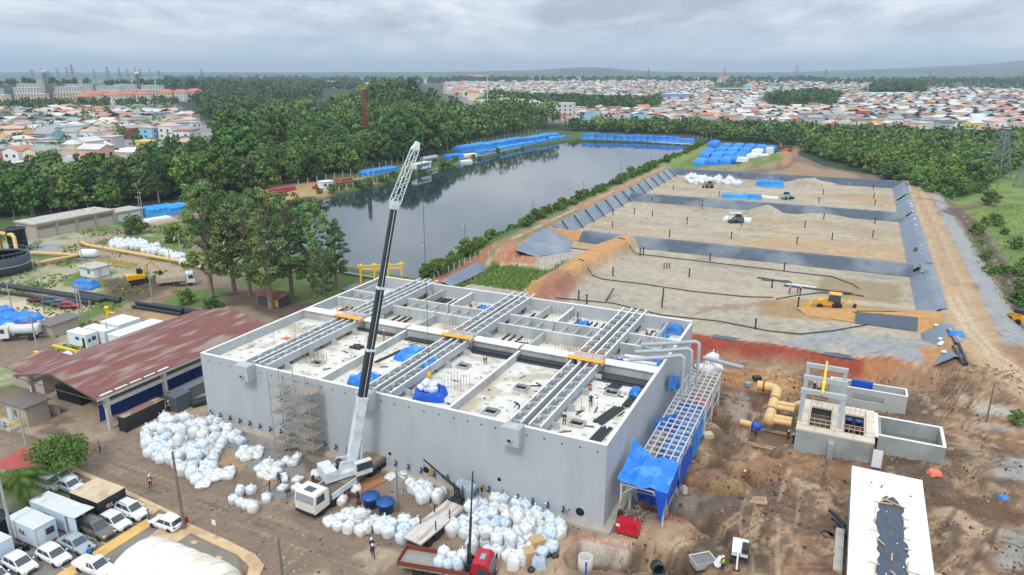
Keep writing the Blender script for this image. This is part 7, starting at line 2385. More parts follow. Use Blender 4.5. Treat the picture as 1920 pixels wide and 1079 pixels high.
MB().box(-3.0,3.0,-12.2,15.9,2.951,3.12).obj('roof',mat('bright_white_roof',rgb(242,244,246),.7,.03,.8),wr_)
q=MB()
for(x,y)in((-1.3,13.4),(-.4,13.2),(-.5,12.9),(1.9,12.4)):
 q.lathe([(.08,3.121),(.08,3.2),(0,3.2)],8,0,Matrix.Translation((x,y,0)))
q.obj('roof_outlet',m_trim,wr_)
P_=[]
for i in range(46):
 y=11.4-i*.5
 wl=1.05+.12*math.sin(i*.9)+.1*math.sin(i*2.3)
 if i<4:
  wl*=.35+.17*i
 cx=.15+.08*math.sin(i*.5)
 P_.append([(cx+wl*(k/9*2-1),y+.05*math.sin(k*3+i),3.14+.1*abs(math.sin(k*1.1+.6*math.sin(i*.7)))+.05*math.sin(i*1.7+k))for k in range(10)])
t_=thing('black_sheet','long crumpled black sheet weighted with battens on the white roof','sheet',W(72.4,0,0),TH)
MB().grid(P_,0,False).obj('sheet',mat('black_sheet',rgb(66,76,90),.35,.25,1.2,.1,3),t_)
for i,(x,y,a_,L_)in enumerate(((-.2,10.6,.9,1.4),(.5,10.2,-.4,2.0),(-.4,9.9,.1,1.5),(-1.0,8.6,1.5,1.0),(-1.05,6.8,1.4,1.0),(-1.2,5.2,0,.7),(-.7,3.8,-.9,1.0),(.1,2.0,1.5,1.0),(1.2,1.4,1.5,1.2),(-1.2,.6,.0,.8),(1.3,8.0,0,.5),(1.3,6.8,0,.5),(1.3,5.0,0,.5),(1.3,3.6,0,.5),(.4,-.4,-.9,1.4),(1.7,.6,-.1,1.2),(-1.1,-.2,1.5,1.4))):
 MB().cbox((x,y,3.32),(L_,.1,.07),a_).obj('batten',m_wood,t_)
t_=thing('batten_pile','small pile of timber battens on the right of the white roof','timber',W(74.3,-.1,3.13),TH)
for k in range(7):
 MB().cbox((-.3+k*.1,rnd.uniform(-.1,.1),.05+.06*(k%2)),(.08,1.2,.08),rnd.uniform(-.15,.15)).obj('batten',m_wood,t_)
MB().box(-.35,.35,-4.0,2.2,-.3,.5).obj('footing_strip',m_roofslab,None,W(68.9,6.5,0),TH)
tag(bpy.data.objects['footing_strip'],'low concrete strip left of the white roofed building','strip')
MB().box(-.5,.5,-9,3,-.3,.25).obj('apron_strip',m_roofslab,None,W(76.2,3,0),TH)
tag(bpy.data.objects['apron_strip'],'pale concrete apron along the right of the white roofed building','apron')
def net(label,pts,h=.9):
 t_=thing('safety_netting',label,'netting',G(*pts[0]),0,'orange safety netting')
 inv_=t_.location
 P_=[G(*p)-inv_ for p in pts]
 rows=[]
 stk=MB()
 for a_,b_ in zip(P_,P_[1:]):
  n=max(2,int((b_-a_).length/.5))
  for k in range(n):
   p=a_.lerp(b_,k/n)
   sag=h*(.75+.25*abs(math.cos(math.pi*k/n)))
   rows.append([(p.x,p.y,p.z+.05+rnd.uniform(-.03,.03)),(p.x+rnd.uniform(-.06,.06),p.y,p.z+sag*.5),(p.x,p.y,p.z+sag+rnd.uniform(-.08,.04))])
  stk.tube([a_,a_+Vector((0,0,h+.1))],.03,5)
 p=P_[-1]
 rows.append([(p.x,p.y,p.z),(p.x,p.y,p.z+h*.5),(p.x,p.y,p.z+h)])
 stk.tube([p,p+Vector((0,0,h+.1))],.03,5)
 MB().grid(rows,0,False).obj('net',m_nettrans,t_)
 stk.obj('stake',m_woodd,t_)
m_nettrans=mat('orange_net',rgb(236,134,106),.8,.1,3)
nt=m_nettrans.node_tree
w1=nt.nodes.new('ShaderNodeTexVoronoi')
w1.inputs['Scale'].default_value=9
gt_=nt.nodes.new('ShaderNodeMath')
gt_.operation='LESS_THAN'
gt_.inputs[1].default_value=.42
tcn=nt.nodes.new('ShaderNodeTexCoord')
nt.links.new(tcn.outputs['Object'],w1.inputs['Vector'])
nt.links.new(w1.outputs['Distance'],gt_.inputs[0])
nt.links.new(gt_.outputs[0],nt.nodes['Principled BSDF'].inputs['Alpha'])
net('orange netting fence before the pit by the manhole ring',[(1040,1075),(1060,1045),(1082,1010),(1115,1018),(1180,1024)])
net('orange netting along the curved trench edge',[(1248,975),(1280,988),(1302,1005),(1308,1022)])
net('orange netting beside the gallery columns',[(1262,925),(1275,890),(1288,850)],1.0)
net('orange netting left of the narrow pit by the manifold',[(1362,785),(1378,745),(1365,720)])
net('orange netting right of the narrow pit by the manifold',[(1402,788),(1418,760),(1432,742)])
net('orange netting left of the white roof',[(1530,1026),(1536,1000),(1540,970)],.8)
cloth_heap('netting_heap','heap of bright orange netting behind the white roof','netting',G(1750,895),1.2,1.0,.5,m_netting,0,None,71)
t_=thing('stone_block','pale concrete block at the end of the gallery columns','block',G(1283,925),.3)
MB().side([(-.25,0),(.25,0),(.2,.7),(-.1,.85),(-.28,.5)],-.2,.2).obj('block',m_post,t_)
tag(MB().box(-.5,.5,-.35,.35,0,.5).box(-.52,.52,-.37,.37,.501,.58,1).obj('dark_crate',[m_trim,m_chass],None,G(1418,716),.2),'dark crate on the bare earth below the red slope','crate')
tag(MB().box(-.4,.4,-.3,.3,0,.45).box(-.42,.42,-.32,.32,.451,.5).obj('grey_box',mat('blue_grey_box',rgb(140,156,166),.7,.1,2),None,G(1402,724),.1),'pale blue grey box left of the dark crate','box')
tag(MB().box(-.6,.6,-.5,.5,0,.5).box(-.45,.45,-.35,.35,.501,.55,1).obj('pallet_box',[m_wood,m_post],None,G(1326,820),.2),'wooden box with pale contents beside the gallery','box')
tag(MB().box(-.45,.45,-.35,.35,0,.35).box(-.3,.3,-.2,.2,.351,.45).obj('stone_slab',m_post,None,G(1192,945),.3),'pale stone slab on the gravel under the canopy','block')
tag(MB().lathe([(.22,0),(.3,.1),(.26,.9),(.1,1.5),(0,1.5)],10).obj('post_boot',m_trim,None,W(50.5,1.7,0)),'black weighted sleeve round the front canopy post','sleeve')
for i,(a_,b_)in enumerate((((1555,960),(1585,985)),((1560,975),(1590,1000)),((1565,990),(1592,1010)))):
 p0,p1=G(*a_,.2),G(*b_,.3)
 pipeline('black hose lying left of the white roof, '+('top','middle','bottom')[i]+' one',[p0,p0.lerp(p1,.5)+Vector((0,0,.15)),p1],.16,m_blackpipe,'hose','hose','black hoses by the white roof')
tag(MB().lathe([(.5,.0),(.56,.04),(.56,.1),(.5,.14),(.46,.07),(.5,.0)],20).obj('hose_coil',m_blackpipe,None,G(1551,1007)),'coil of thin black hose by the orange netting','hose')
# ---- the ponds: vents, hoses, pipes
vents=[(1130,435,0),(1210,462,0)]
VP=[(1085,562),(1100,570),(1149,517),(1292,520),(1241,577),(1447,540),(1243,558),(1200,480),(1206,478),(1331,490),(1470,508),(1416,617),(1496,575),(1255,445),(1371,448),(1148,427),(1288,420),(1223,407),(1189,402),(1316,392),(1509,427),(1494,458),(1640,420),(1520,396),(1544,414),(1262,357),(1348,369),(1317,386),(1367,345),(1543,365),(1535,380),(1637,355),(1640,385),(1416,393),(1638,372),(1465,340),(1385,335),(1636,445),(1560,450),(1223,380),(1149,403)]
m_vent=mat('dark_vent_pipe',rgb(40,44,50),.6,.1,3)
qv=MB().tube([(0,0,0),(0,0,1.7)],.12,8).lathe([(.2,0),(.2,.12),(0,.12)],8).lathe([(.17,1.5),(.17,1.7),(0,1.7)],8).mesh('vent_pipe',m_vent)
for i,(px,py)in enumerate(VP):
 o=link('vent_pipe',qv,None,G(px,py,-.05),0)
 p_='first' if py>490 or(px>1150 and py>470)else 'second' if py>388 else 'third'
 tag(o,f'dark upright vent pipe in the {p_} pond floor','vent pipe',f'vent pipes in the {p_} pond')
def hose(label,pts,r=.09,m=None):
 P_=[G(*p,.12)for p in pts]
 sm=[]
 for i in range(len(P_)-1):
  for k in range(5):
   sm.append(P_[i].lerp(P_[i+1],k/5))
 sm.append(P_[-1])
 for i,p in enumerate(sm):
  p.z=max(float(gz(p.x,p.y)),Z_POND if False else-9)+.12
 o=MB().tube(sm,r,6).obj('hose',m or m_blackpipe)
 tag(o,label,'hose','black lines laid over the pond floor')
hose('long black line across the first pond nearest the tank',[(1042,560),(1150,570),(1240,592),(1350,604),(1440,622),(1500,628),(1560,622),(1640,608),(1700,605),(1760,612)])
hose('long black line across the middle of the first pond',[(1085,508),(1130,525),(1200,533),(1300,548),(1400,558),(1450,559)])
hose('long black line in the first pond near the dike',[(1024,460),(1100,470),(1150,463),(1200,478),(1330,493),(1480,511),(1560,520),(1600,535),(1610,542)])
hose('black line curving behind the backhoe loader',[(1455,562),(1490,556),(1540,550),(1600,554),(1620,557)])
pipeline('grey pipe laid in short lengths over the first pond, near the orange clad men',[G(1420,522,.15),G(1485,532,.15)],.16,mat('slate_pipe',rgb(66,82,96),.5,.1,2),'laid_pipe','pipe','pipes laid in the pond')
pipeline('second grey pipe laid beside the first in the pond',[G(1428,526,.15),G(1480,529,.15)],.16,MATS['slate_pipe'],'laid_pipe','pipe','pipes laid in the pond')
pipeline('long dark pipe trailing right of the orange clad men',[G(1470,537,.15),G(1598,552,.15)],.16,m_blackpipe,'laid_pipe','pipe','pipes laid in the pond')
pipeline('black pipe leaning off the sand near the tank',[G(1136,566,.1),G(1150,552,1.0)],.14,m_blackpipe,'laid_pipe','pipe')
for i in range(13):
 t=i/12
 tag(MB().cbox((0,0,.15),(.5,.35,.3)).lathe([(.24,.29),(.16,.36),(0,.36)],8).obj('sandbag',m_white,None,G(1478+50*t,535+7*t),rnd.random()),'white sandbag in the line along the laid pipe','sandbag','white sandbags along the laid pipe')
for i,(px,py)in enumerate([(1705,352),(1706,358),(1710,388),(1712,398),(1715,412),(1717,424),(1719,434),(1722,456),(1727,470),(1730,478),(1738,510),(1742,525),(1745,540),(1752,575),(1756,612),(1758,622),(1760,632),(1762,645),(1764,655),(1768,672),(1760,660),(1708,383),(1728,462)]):
 tag(MB().lathe([(0,0),(.3,.04),(.38,.15),(.24,.3),(0,.32)],9).obj('sandbag',m_white,None,G(px,py),rnd.random()),'white sandbag holding the liner edge beside the haul road, '+('far' if py<400 else 'middle' if py<500 else 'near')+' stretch','sandbag','white sandbags along the liner edge')
cloth_heap('liner_roll','crumpled dark liner left on the bank by the haul road','liner',G(1738,505),2.4,5,.8,m_liner,TH,None,81)
cloth_heap('liner_roll','loose black liner bundle at the second bank gap','liner',G(1722,470),1.8,3,.6,m_blackpipe,TH,None,82)
for i,(a_,b_)in enumerate((((1780,620),(1798,650)),((1785,660),(1806,692)),((1795,655),(1812,690)),((1776,622),(1790,655)))):
 pipeline(('red and grey pipes by the haul road','black liner tube lying by the haul road, left','black liner tube lying by the haul road, right','black pipe left of the blue cover')[i],[G(*a_,.2),G(*b_,.2)],.2,(m_steelg,m_blackpipe,m_blackpipe,m_blackpipe)[i],'laid_pipe','pipe','pipes by the haul road')
for i in range(14):
 t=i/13
 v=105+108*t
 a_,b_=W(2.2,v+3,Z_CREST+.1),W(6.4,v-1.5,Z_POND+.12)
 pipeline('black ballast tube lying down the lake side liner',[a_,a_.lerp(b_,.5)+Vector((0,0,.1)),b_],.16,m_blackpipe,'ballast_tube','tube','black ballast tubes on the lake side liner')
t_=thing('awning','small pale awning on thin legs in the second pond','awning',G(1378,414),TH)
MB().box(-1.6,1.6,-1.2,1.2,2.0,2.1).obj('cover',mat('pale_awning',rgb(190,194,196),.7,.1,1),t_)
for x in(-1.5,1.5):
 for y in(-1.1,1.1):
  MB().tube([(x,y,0),(x,y,2.0)],.05,5).obj('leg',m_steelg,t_)
def lattice(label,loc,h,wb,arms,m,rz=0.0,group=None,k=9,name='power_pylon',rad=.1):
 t_=thing(name,label,'pylon',loc,rz,group)
 q=MB()
 def c(t,i,j):
  w_=wb*(1-.86*t)/2
  return Vector((w_*i,w_*j,h*t))
 for i in(-1,1):
  for j in(-1,1):
   q.tube([c(0,i,j),c(1,i,j)],rad,4,0,False)
 for s in range(k):
  a_,b_=s/k,(s+1)/k
  for(i0,j0,i1,j1)in((-1,-1,1,-1),(1,-1,1,1),(1,1,-1,1),(-1,1,-1,-1)):
   q.tube([c(a_,i0,j0),c(b_,i1,j1)],rad*.6,3,0,False)
   q.tube([c(a_,i1,j1),c(b_,i0,j0)],rad*.6,3,0,False)
 q.obj('mast',m,t_)
 for(t,L_)in arms:
  q=MB()
  for s in(-1,1):
   q.tube([c(t-.03,s,-1),(s*L_,0,h*t)],rad*.7,3,0,False).tube([c(t-.03,s,1),(s*L_,0,h*t)],rad*.7,3,0,False).tube([c(min(1,t+.06),s,0),(s*L_,0,h*t)],rad*.6,3,0,False)
   q.tube([(s*L_,0,h*t),(s*L_,0,h*t-1.4)],rad*.5,4,0,False)
  q.obj('crossarm',m,t_)
 return t_
m_lat=mat('dull_galvanised',rgb(128,134,136),.6,.1,1)
lattice('grey lattice power pylon among the trees at the right edge',W(113,258,0),19,7,((.62,11),(.8,8),(.97,5)),m_lat,R(20),rad=.17)
lattice('second lattice pylon half cut by the right picture edge',W(128,268,0),18,8,((.6,10),(.82,7)),m_lat,R(40),rad=.17)
lattice('dead grey lattice mast lying low before the pylon',W(117,238,0),11,4,((.7,7),(.95,5)),m_lat,R(70))
for i,(px,py)in enumerate(((1819,285),(1873,283))):
 p=G(px,py)
 t_=thing('lamp_post',('double armed street lamp above the bush forest, left one','double armed street lamp above the bush forest, right one')[i],'lamp post',p,0,'street lamps in the forest')
 MB().tube([(0,0,0),(.4,0,11)],[.2,.12],8).obj('shaft',m_pole,t_)
 MB().box(-4.2,-1.2,-.3,.3,10.9,11.15).box(1.2,3.8,-.3,.3,10.6,10.85).tube([(-1.3,0,11),(1.3,0,10.8)],.08,5).obj('lamp_head',m_white,t_)
pole('dark leaning post at the end of the dirt track',1869,356,8,.16,m=MATS['dark_pole'],group=None)
t_=thing('brick_chimney','tall tapering orange red brick chimney in the wood','chimney',un(688,288,2.5)+Vector((0,0,-2)),0)
pc=t_.location
hh=at_depth(682,165,pc.y).z-pc.z
MB().lathe([(1.9,0),(.8,hh-.6),(.92,hh-.6),(.92,hh),(.6,hh),(.6,hh-1)],16).obj('shaft',mat('orange_brick',rgb(240,158,116),.9,.12,.6,.05,3),t_)
# ---------------------------------------------------------------- trees and plants
def leafmat(name,c,k=.35):
 m=mat(name,c,.75,.18,1.5,objrnd=.26,attr='tint',spec=.25)
 return m
m_leaf=leafmat('foliage',(0,0,0))
m_bark=mat('pale_bark',rgb(146,130,112),.9,.2,1.2,stretch=(2,2,.5))
RS=np.random.RandomState(5)
def crown_quads(blobs,n,size,c0,rs,flat=.8,tip=None):
 """leaf clumps: small faces spread through each clump, most near its skin; a tint per clump"""
 V,C=[],[]
 base=np.array(c0)
 for(c,r)in blobs:
  k=max(6,int(n*r**1.6))
  d=rs.normal(size=(k,3))
  d/=np.linalg.norm(d,axis=1)[:,None]
  d[:,2]=np.where(d[:,2]<-.3,d[:,2]*.4,d[:,2])
  rr=r*rs.uniform(.45,1.08,k)**.6
  p=np.array(c)+d*rr[:,None]*np.array((1,1,flat))
  nn=d+rs.normal(size=(k,3))*.55+np.array((0,0,.25))
  nn/=np.linalg.norm(nn,axis=1)[:,None]
  a=np.cross(nn,rs.normal(size=(k,3)))
  a/=np.linalg.norm(a,axis=1)[:,None]
  b=np.cross(nn,a)
  s=size*rs.uniform(.6,1.35,k)[:,None]
  q=np.stack([p-a*s-b*s*.7,p+a*s-b*s*.55,p+a*s*.8+b*s*.7,p-a*s*.7+b*s*.6],1)
  V.append(q.reshape(-1,3))
  t=rs.uniform(.7,1.3)*(1+rs.uniform(-.25,.25,k))
  hue=np.array((1+rs.uniform(-.22,.14),1,1+rs.uniform(-.2,.15)))
  C.append(np.repeat(base*hue*t[:,None],4,0))
 V,C=np.concatenate(V),np.concatenate(C)
 F=np.arange(len(V)).reshape(-1,4)
 return V,F,C
LG={'broad':rgb(98,122,56)[:3],'dark':rgb(76,100,50)[:3],'euc':rgb(110,128,72)[:3],'bush':rgb(96,120,54)[:3],'lime':rgb(100,124,54)[:3],'yellow':rgb(236,200,20)[:3]}
def tree_proto(name,H,Wd,nb,n,size,kind,base=.3,seed=0,tall=False,label='tree'):
 rs=np.random.RandomState(seed)
 rr=random.Random(seed)
 root=thing(name,label,'tree')
 blobs=[]
 q=MB()
 top=H*.8
 q.tube([(0,0,-.3),(rr.uniform(-.1,.1),0,H*.3),(rr.uniform(-.3,.3),rr.uniform(-.3,.3),top)],[.022*H,.016*H,.006*H],7)
 for i in range(nb):
  t=base+(1-base)*(i+.5)/nb
  a=i*2.4+rr.uniform(-.5,.5)
  tt=(t-base)/(1-base)
  prof=math.sqrt(max(.04,1-((tt-.38)/.68)**2))
  rad=Wd/2*prof*rr.uniform(.35,.95)
  c=(rad*math.cos(a),rad*math.sin(a),H*t*.93)
  r=Wd*rr.uniform(.13,.24)*(.68 if tall else 1.0)*(.7+.3*prof)
  blobs.append((c,r))
  if i%2==0:
   z0=H*max(.2,t*.72)
   q.tube([(0,0,z0),(c[0]*.5,c[1]*.5,(z0+c[2])/2+.1),c],[.009*H,.006*H,.002*H],4)
 q.obj('trunk',m_bark,root)
 V,F,C=crown_quads(blobs,n,size,LG[kind],rs)
 link('crown',np_mesh('crown',V,F,m_leaf,False,C),root)
 return Kind(root)
T_EUC=[tree_proto('eucalyptus_tree',22,9.0,54,120,.165,'euc',.22,11+s,True)for s in range(3)]
T_BR=[tree_proto('broadleaf_tree',12,10,26,30,.42,k,.22,31+s)for s,k in enumerate(('broad','broad','dark','euc','lime'))]
T_TALL=[tree_proto('tall_tree',17,8,34,36,.36,k,.28,51+s,True)for s,k in enumerate(('euc','dark'))]
T_BUSH=[tree_proto('bushy_tree',6,7,15,44,.33,k,.12,71+s)for s,k in enumerate(('bush','bush','broad','lime'))]
T_SHRUB=[tree_proto('shrub',6,7,15,44,.33,k,.12,81+s,label='shrub')for s,k in enumerate(('bush','bush','broad','lime'))]
T_YEL=tree_proto('flowering_tree',9,7,18,34,.4,'yellow',.3,91)
T_LIME=tree_proto('round_tree',4.2,5.6,46,130,.1,'lime',.34,95)
def scatter(poly,sp,seed,px=True,jit=.45):
 poly=poly_px(poly)if px else[tuple(W(*p))[:2]for p in poly]
 a=np.array(poly)
 rr=np.random.RandomState(seed)
 xs,ys_=np.meshgrid(np.arange(a[:,0].min(),a[:,0].max(),sp),np.arange(a[:,1].min(),a[:,1].max(),sp*.87))
 xs=xs+(np.arange(xs.shape[0])%2)[:,None]*sp/2
 x=xs.ravel()+rr.uniform(-jit,jit,xs.size)*sp
 y=ys_.ravel()+rr.uniform(-jit,jit,xs.size)*sp
 k=sdist(poly,x,y)>0
 return np.stack([x[k],y[k]],1)
ge='eucalyptus trees beside the tank'
for i,(px,py,s,nm)in enumerate(((398,560,1.02,'largest and darkest eucalyptus, left end of the group'),(440,548,.9,'eucalyptus behind the largest one, dense crown'),(508,578,1.0,'eucalyptus with bare red brown trunk, middle of group'),(548,555,.92,'loose crowned eucalyptus right of the middle trunk'),(590,560,.84,'open crowned eucalyptus with the water showing through'),(632,540,.62,'smallest eucalyptus at the right end of group'),(470,555,.8,'slim eucalyptus between the dark one and the middle'),(610,575,.5,'low young eucalyptus beside the tank corner'))):
 T_EUC[i%3].put(G(px,py),i*1.3,nm,ge,(s*1.05,s*1.05,s*1.02))
T_LIME.put(G(116,892),0,'round light green tree at the road edge behind parked cars',None,1.0)
SOLO=[(1905,795,.28,'small dark bush at the right edge beside grey gravel'),(1855,385,.75,'lone dark tree at the end of the dirt track'),(872,470,.5,'round bush beside the nearest lagoon lamp post'),(1183,332,.7,'round bush on the bank, far half of the lagoon'),(838,322,.7,'round bush on the left bank by the white bus'),(255,440,.8,'green bush left of the eucalyptus in the yard'),(330,455,.75,'low thicket behind the row of white bags'),(350,570,.45,'bush on the grass below the tipper lorry'),(400,590,.5,'bush between the sheds and the eucalyptus')]
for px,py,s,nm in SOLO:
 T_BUSH[2].put(G(px,py),px,nm,None,s)
for px,py in((935,243),(958,238)):
 T_YEL.put(G(px,py),px,'bright yellow flowering tree at the wood edge, '+('left' if px<950 else 'right')+' of two','yellow flowering trees',.62 if px<950 else.72)
FAR=[]
TONES={5:['fresh green','mid green','dark green','greyish green','light green'],2:['greyish green','dark green'],4:['fresh green','mid green','leaf green','light green']}
def wood(poly,sp,seed,protos,smin,smax,where,group,near,px=True,noun='tree',hill=0):
 P_=scatter(poly,sp,seed,px)
 cb=un(688,288,2.5)
 P_=P_[(np.hypot((P_[:,0]-cb.x),(P_[:,1]-cb.y+6))>9)]
 d=np.hypot(P_[:,0],P_[:,1])
 o=np.argsort(d)
 q1,q2=(np.percentile(d[o[:near]],(33,66))if len(o)else(0,0))
 for r,i in enumerate(o):
  x,y=P_[i]
  s=rnd.uniform(smin,smax)
  if cb.x-24<x<cb.x+22 and y<cb.y+6:
   s=min(s,.55+.3*s)
  k=rnd.randrange(len(protos))
  if r<near:
   band_='front edge' if d[i]<q1 else 'middle depth' if d[i]<q2 else 'deeper part'
   look=['small','medium','large'][min(2,int((s-smin)/(smax-smin+1e-6)*3))]
   tone=TONES[len(protos)][k]
   px_=960+FPX*x/(y*CP+HCAM*SP)
   side='left end' if px_<where[1]else 'right end' if px_>where[2]else 'centre'
   protos[k].put((x,y,float(gz(x,y))-.2),rnd.uniform(0,6.28),f'{look} {tone} {noun} in {where[0]}, {band_}, {side}',group,(s,s,s*rnd.uniform(.85,1.15)))
  else:
   FAR.append((x,y,s,noun))
wood([(-90,412),(60,408),(200,396),(275,384),(360,376),(430,366),(520,362),(480,306),(400,300),(300,342),(200,360),(60,368),(-90,374)],6.6,1,T_BR,.7,1.15,('the left wood',150,330),'trees of the left wood',85)
wood([(-60,408),(200,394),(420,372),(560,350),(520,310),(420,310),(-60,388)],17,2,T_TALL,.65,1.0,('the left wood',150,330),'tall trees of the left wood',24,noun='tall slender tree')
wood([(430,362),(520,356),(620,335),(700,316),(800,294),(880,272),(1000,247),(1060,240),(1000,230),(905,226),(850,200),(720,205),(620,218),(520,232),(430,262)],8.6,3,T_BR,.75,1.75,('the lagoon wood',600,850),'trees of the wood behind the lagoon',130)
wood([(740,300),(800,285),(900,255),(850,205),(760,210)],20,4,T_TALL,.9,1.3,('the lagoon wood',620,800),'tall trees of the wood behind the lagoon',30,noun='tall slender tree')
wood([(1060,246),(1300,252),(1330,262),(1480,272),(1555,300),(1630,322),(1690,342),(1750,358),(1840,342),(1900,318),(1990,300),(2000,264),(1700,257),(1500,249),(1300,241),(1230,239),(1060,243)],5.6,5,T_BUSH,.75,1.4,('the bush forest',1450,1700),'trees of the bush forest',210,noun='bushy tree')
for i in range(170):
 v=58+272*(i/170)**1.3
 T_SHRUB[i%4].put(GW(rnd.uniform(-8.6,-5.4)if v<92 else rnd.uniform(-7.9,-3.2),v+rnd.uniform(-1,1),-.15),rnd.uniform(0,6),'green shrub on the bank between lagoon and ponds, '+('near stretch' if v<110 else 'middle stretch' if v<190 else 'far stretch'),'shrubs on the bank between lagoon and ponds',rnd.uniform(.24,.5))
for i in range(40):
 px=600+460*i/40
 py=372-(px-600)*.228-rnd.uniform(2,9)
 T_SHRUB[i%4].put(G(px,py,-.2),rnd.uniform(0,6),'shrub on the left lagoon bank, '+('near stretch' if px<760 else 'middle stretch' if px<920 else 'far stretch'),'shrubs on the left lagoon bank',rnd.uniform(.2,.5))
P_=scatter([(1825,440),(1840,412),(1990,400),(1990,640),(1925,600),(1870,550),(1835,490)],8.5,6)
for i,(x,y)in enumerate(P_[np.random.RandomState(3).permutation(len(P_))][:52]):
 T_SHRUB[(0,1,2,2)[i%4]].put((x,y,float(gz(x,y))-.2),rnd.uniform(0,6),('low dark' if i%4>1 else 'low green')+' shrub in the meadow right of the haul road, '+('near part' if y<125 else 'middle part' if y<165 else 'far part'),'shrubs in the meadow',rnd.uniform(.22,.55))
P_=scatter([(1580,345),(1700,368),(1740,350),(1840,350),(1850,360),(1760,366),(1720,360)],4,7)
P_=np.array([p for p in P_ if toUV(p[0],p[1])[0]>86])
for i,(x,y)in enumerate(P_[:20]):
 T_SHRUB[i%3].put((x,y,float(gz(x,y))-.2),rnd.uniform(0,6),'dark shrub along the forest edge by the dirt track','shrubs along the forest edge',rnd.uniform(.4,.8))
pl=thing('palm_tree','palm with drooping green fronds and a shaggy trunk beside the containers','palm',G(50,955),0)
MB().tube([(0,0,-.2),(.05,0,1.5),(0,.1,3.3)],[.55,.5,.42],10).obj('trunk',mat('shaggy_palm_bark',rgb(128,108,88),.95,.3,3,.2,6),pl)
V,F,C=[],[],[]
for i in range(34):
 a=i*2.399
 el=1.15-1.25*(i/34)
 L_=rnd.uniform(2.6,3.3)
 pts=[]
 for k in range(9):
  t=k/8
  rr_=L_*t*math.cos(el)+.3*t
  pts.append(Vector((rr_*math.cos(a),rr_*math.sin(a),3.3+L_*t*math.sin(el)-2.3*t*t)))
 ss=Vector((-math.sin(a),math.cos(a),0))
 g=np.array(rgb(84,112,42)[:3])*rnd.uniform(.7,1.25)
 for k in range(8):
  p0,p1=pts[k],pts[k+1]
  for j in range(4):
   o=p0.lerp(p1,j/4)
   w_=.75*math.sin(math.pi*min(.97,(k+j/4)/8*.85+.12))+.08
   for s in(-1,1):
    tip=o+ss*s*w_+(p1-p0).normalized()*.35-Vector((0,0,.5*w_))
    b=len(V)
    V+=[o,o+(p1-p0).normalized()*.09,tip+Vector((0,0,.02)),tip]
    F.append((b,b+1,b+2,b+3))
    C+=[g]*4
link('fronds',np_mesh('fronds',[tuple(v)for v in V],F,m_leaf,False,np.array(C)),pl)
def blades(name,P_,h,wd,c,seed,label):
 rs=np.random.RandomState(seed)
 n=len(P_)
 z=gz(P_[:,0],P_[:,1])
 a=rs.uniform(0,6.28,n)
 hh=h*rs.uniform(.6,1.2,n)
 dx,dy=np.cos(a)*wd/2,np.sin(a)*wd/2
 lx,ly=rs.normal(0,.22,n)*hh,rs.normal(0,.22,n)*hh
 x,y=P_[:,0],P_[:,1]
 V=np.stack([np.stack([x-dx,y-dy,z-.1],1),np.stack([x+dx,y+dy,z-.1],1),np.stack([x+dx*.5+lx,y+dy*.5+ly,z+hh],1),np.stack([x-dx*.5+lx,y-dy*.5+ly,z+hh],1)],1)
 C=np.repeat(np.array(c)[None]*rs.uniform(.6,1.4,(n,1))*np.stack([rs.uniform(.85,1.3,n),np.ones(n),rs.uniform(.7,1.1,n)],1),4,0)
 structure(link(name,np_mesh(name,V.reshape(-1,3),np.arange(4*n).reshape(-1,4),m_leaf,False,C)),'stuff',label)
blades('reeds',scatter([(-1.2,58.6),(17,57.6),(17.6,72.5),(.5,73.5)],.2,8,False),1.0,.24,rgb(136,170,96)[:3],1,'dense green reeds filling the square basin')
blades('bed_reeds',scatter([(632,352),(660,346),(800,310),(815,308),(790,326),(740,338),(660,356)],.42,9),1.1,.4,rgb(98,146,98)[:3],2,'bluish green reeds in the long fenced bed on the left bank')
mp=scatter([(1880,385),(1990,380),(1990,680),(1930,612),(1872,560),(1830,490),(1806,440),(1822,402)],1.5,10)
blades('meadow_grass',mp,.3,.55,rgb(126,152,70)[:3],3,'rough meadow grass right of the haul road')
yp=scatter([(-60,400),(345,395),(345,470),(240,600),(120,690),(-60,520)],1.0,11)
yp=yp[fbm(yp[:,0],yp[:,1],6,77)>.53]
blades('yard_grass',yp,.3,.8,rgb(116,136,64)[:3],4,'patchy rough grass in the left yard')
def mass(name,pts,label,n=26,size=1.0,c=None):
 rs=np.random.RandomState(len(pts))
 VV,CC=[],[]
 zz_=gz(np.array([p[0]for p in pts]),np.array([p[1]for p in pts]))if pts else[]
 for(x,y,s,noun),z in zip(pts,zz_):
  H,Wd=((17,8)if 'slender' in noun else(6,7)if 'bushy' in noun else(12,10))
  H,Wd=H*s,Wd*s
  bl=[]
  for i in range(6):
   a=i*2.4+x
   t=.3+.6*i/6
   r_=Wd*.3*math.sin(math.pi*(t*.8+.15))
   bl.append(((x+r_*math.cos(a),y+r_*math.sin(a),z+H*t),Wd*.27))
  V,F,C=crown_quads(bl,n/6/1.6**2,size*(.5+y/1400),c or LG[('broad','dark','bush','dark')[int(abs(x*7))%4]],rs)
  VV.append(V)
  CC.append(C*rs.uniform(.8,1.25))
 if VV:
  V,C=np.concatenate(VV),np.concatenate(CC)
  structure(link(name,np_mesh(name,V,np.arange(len(V)).reshape(-1,4),m_leaf,False,C)),'stuff',label)
mass('far_woods',FAR,'closed mass of further trees behind the front rows of the woods',40)
FW=[]
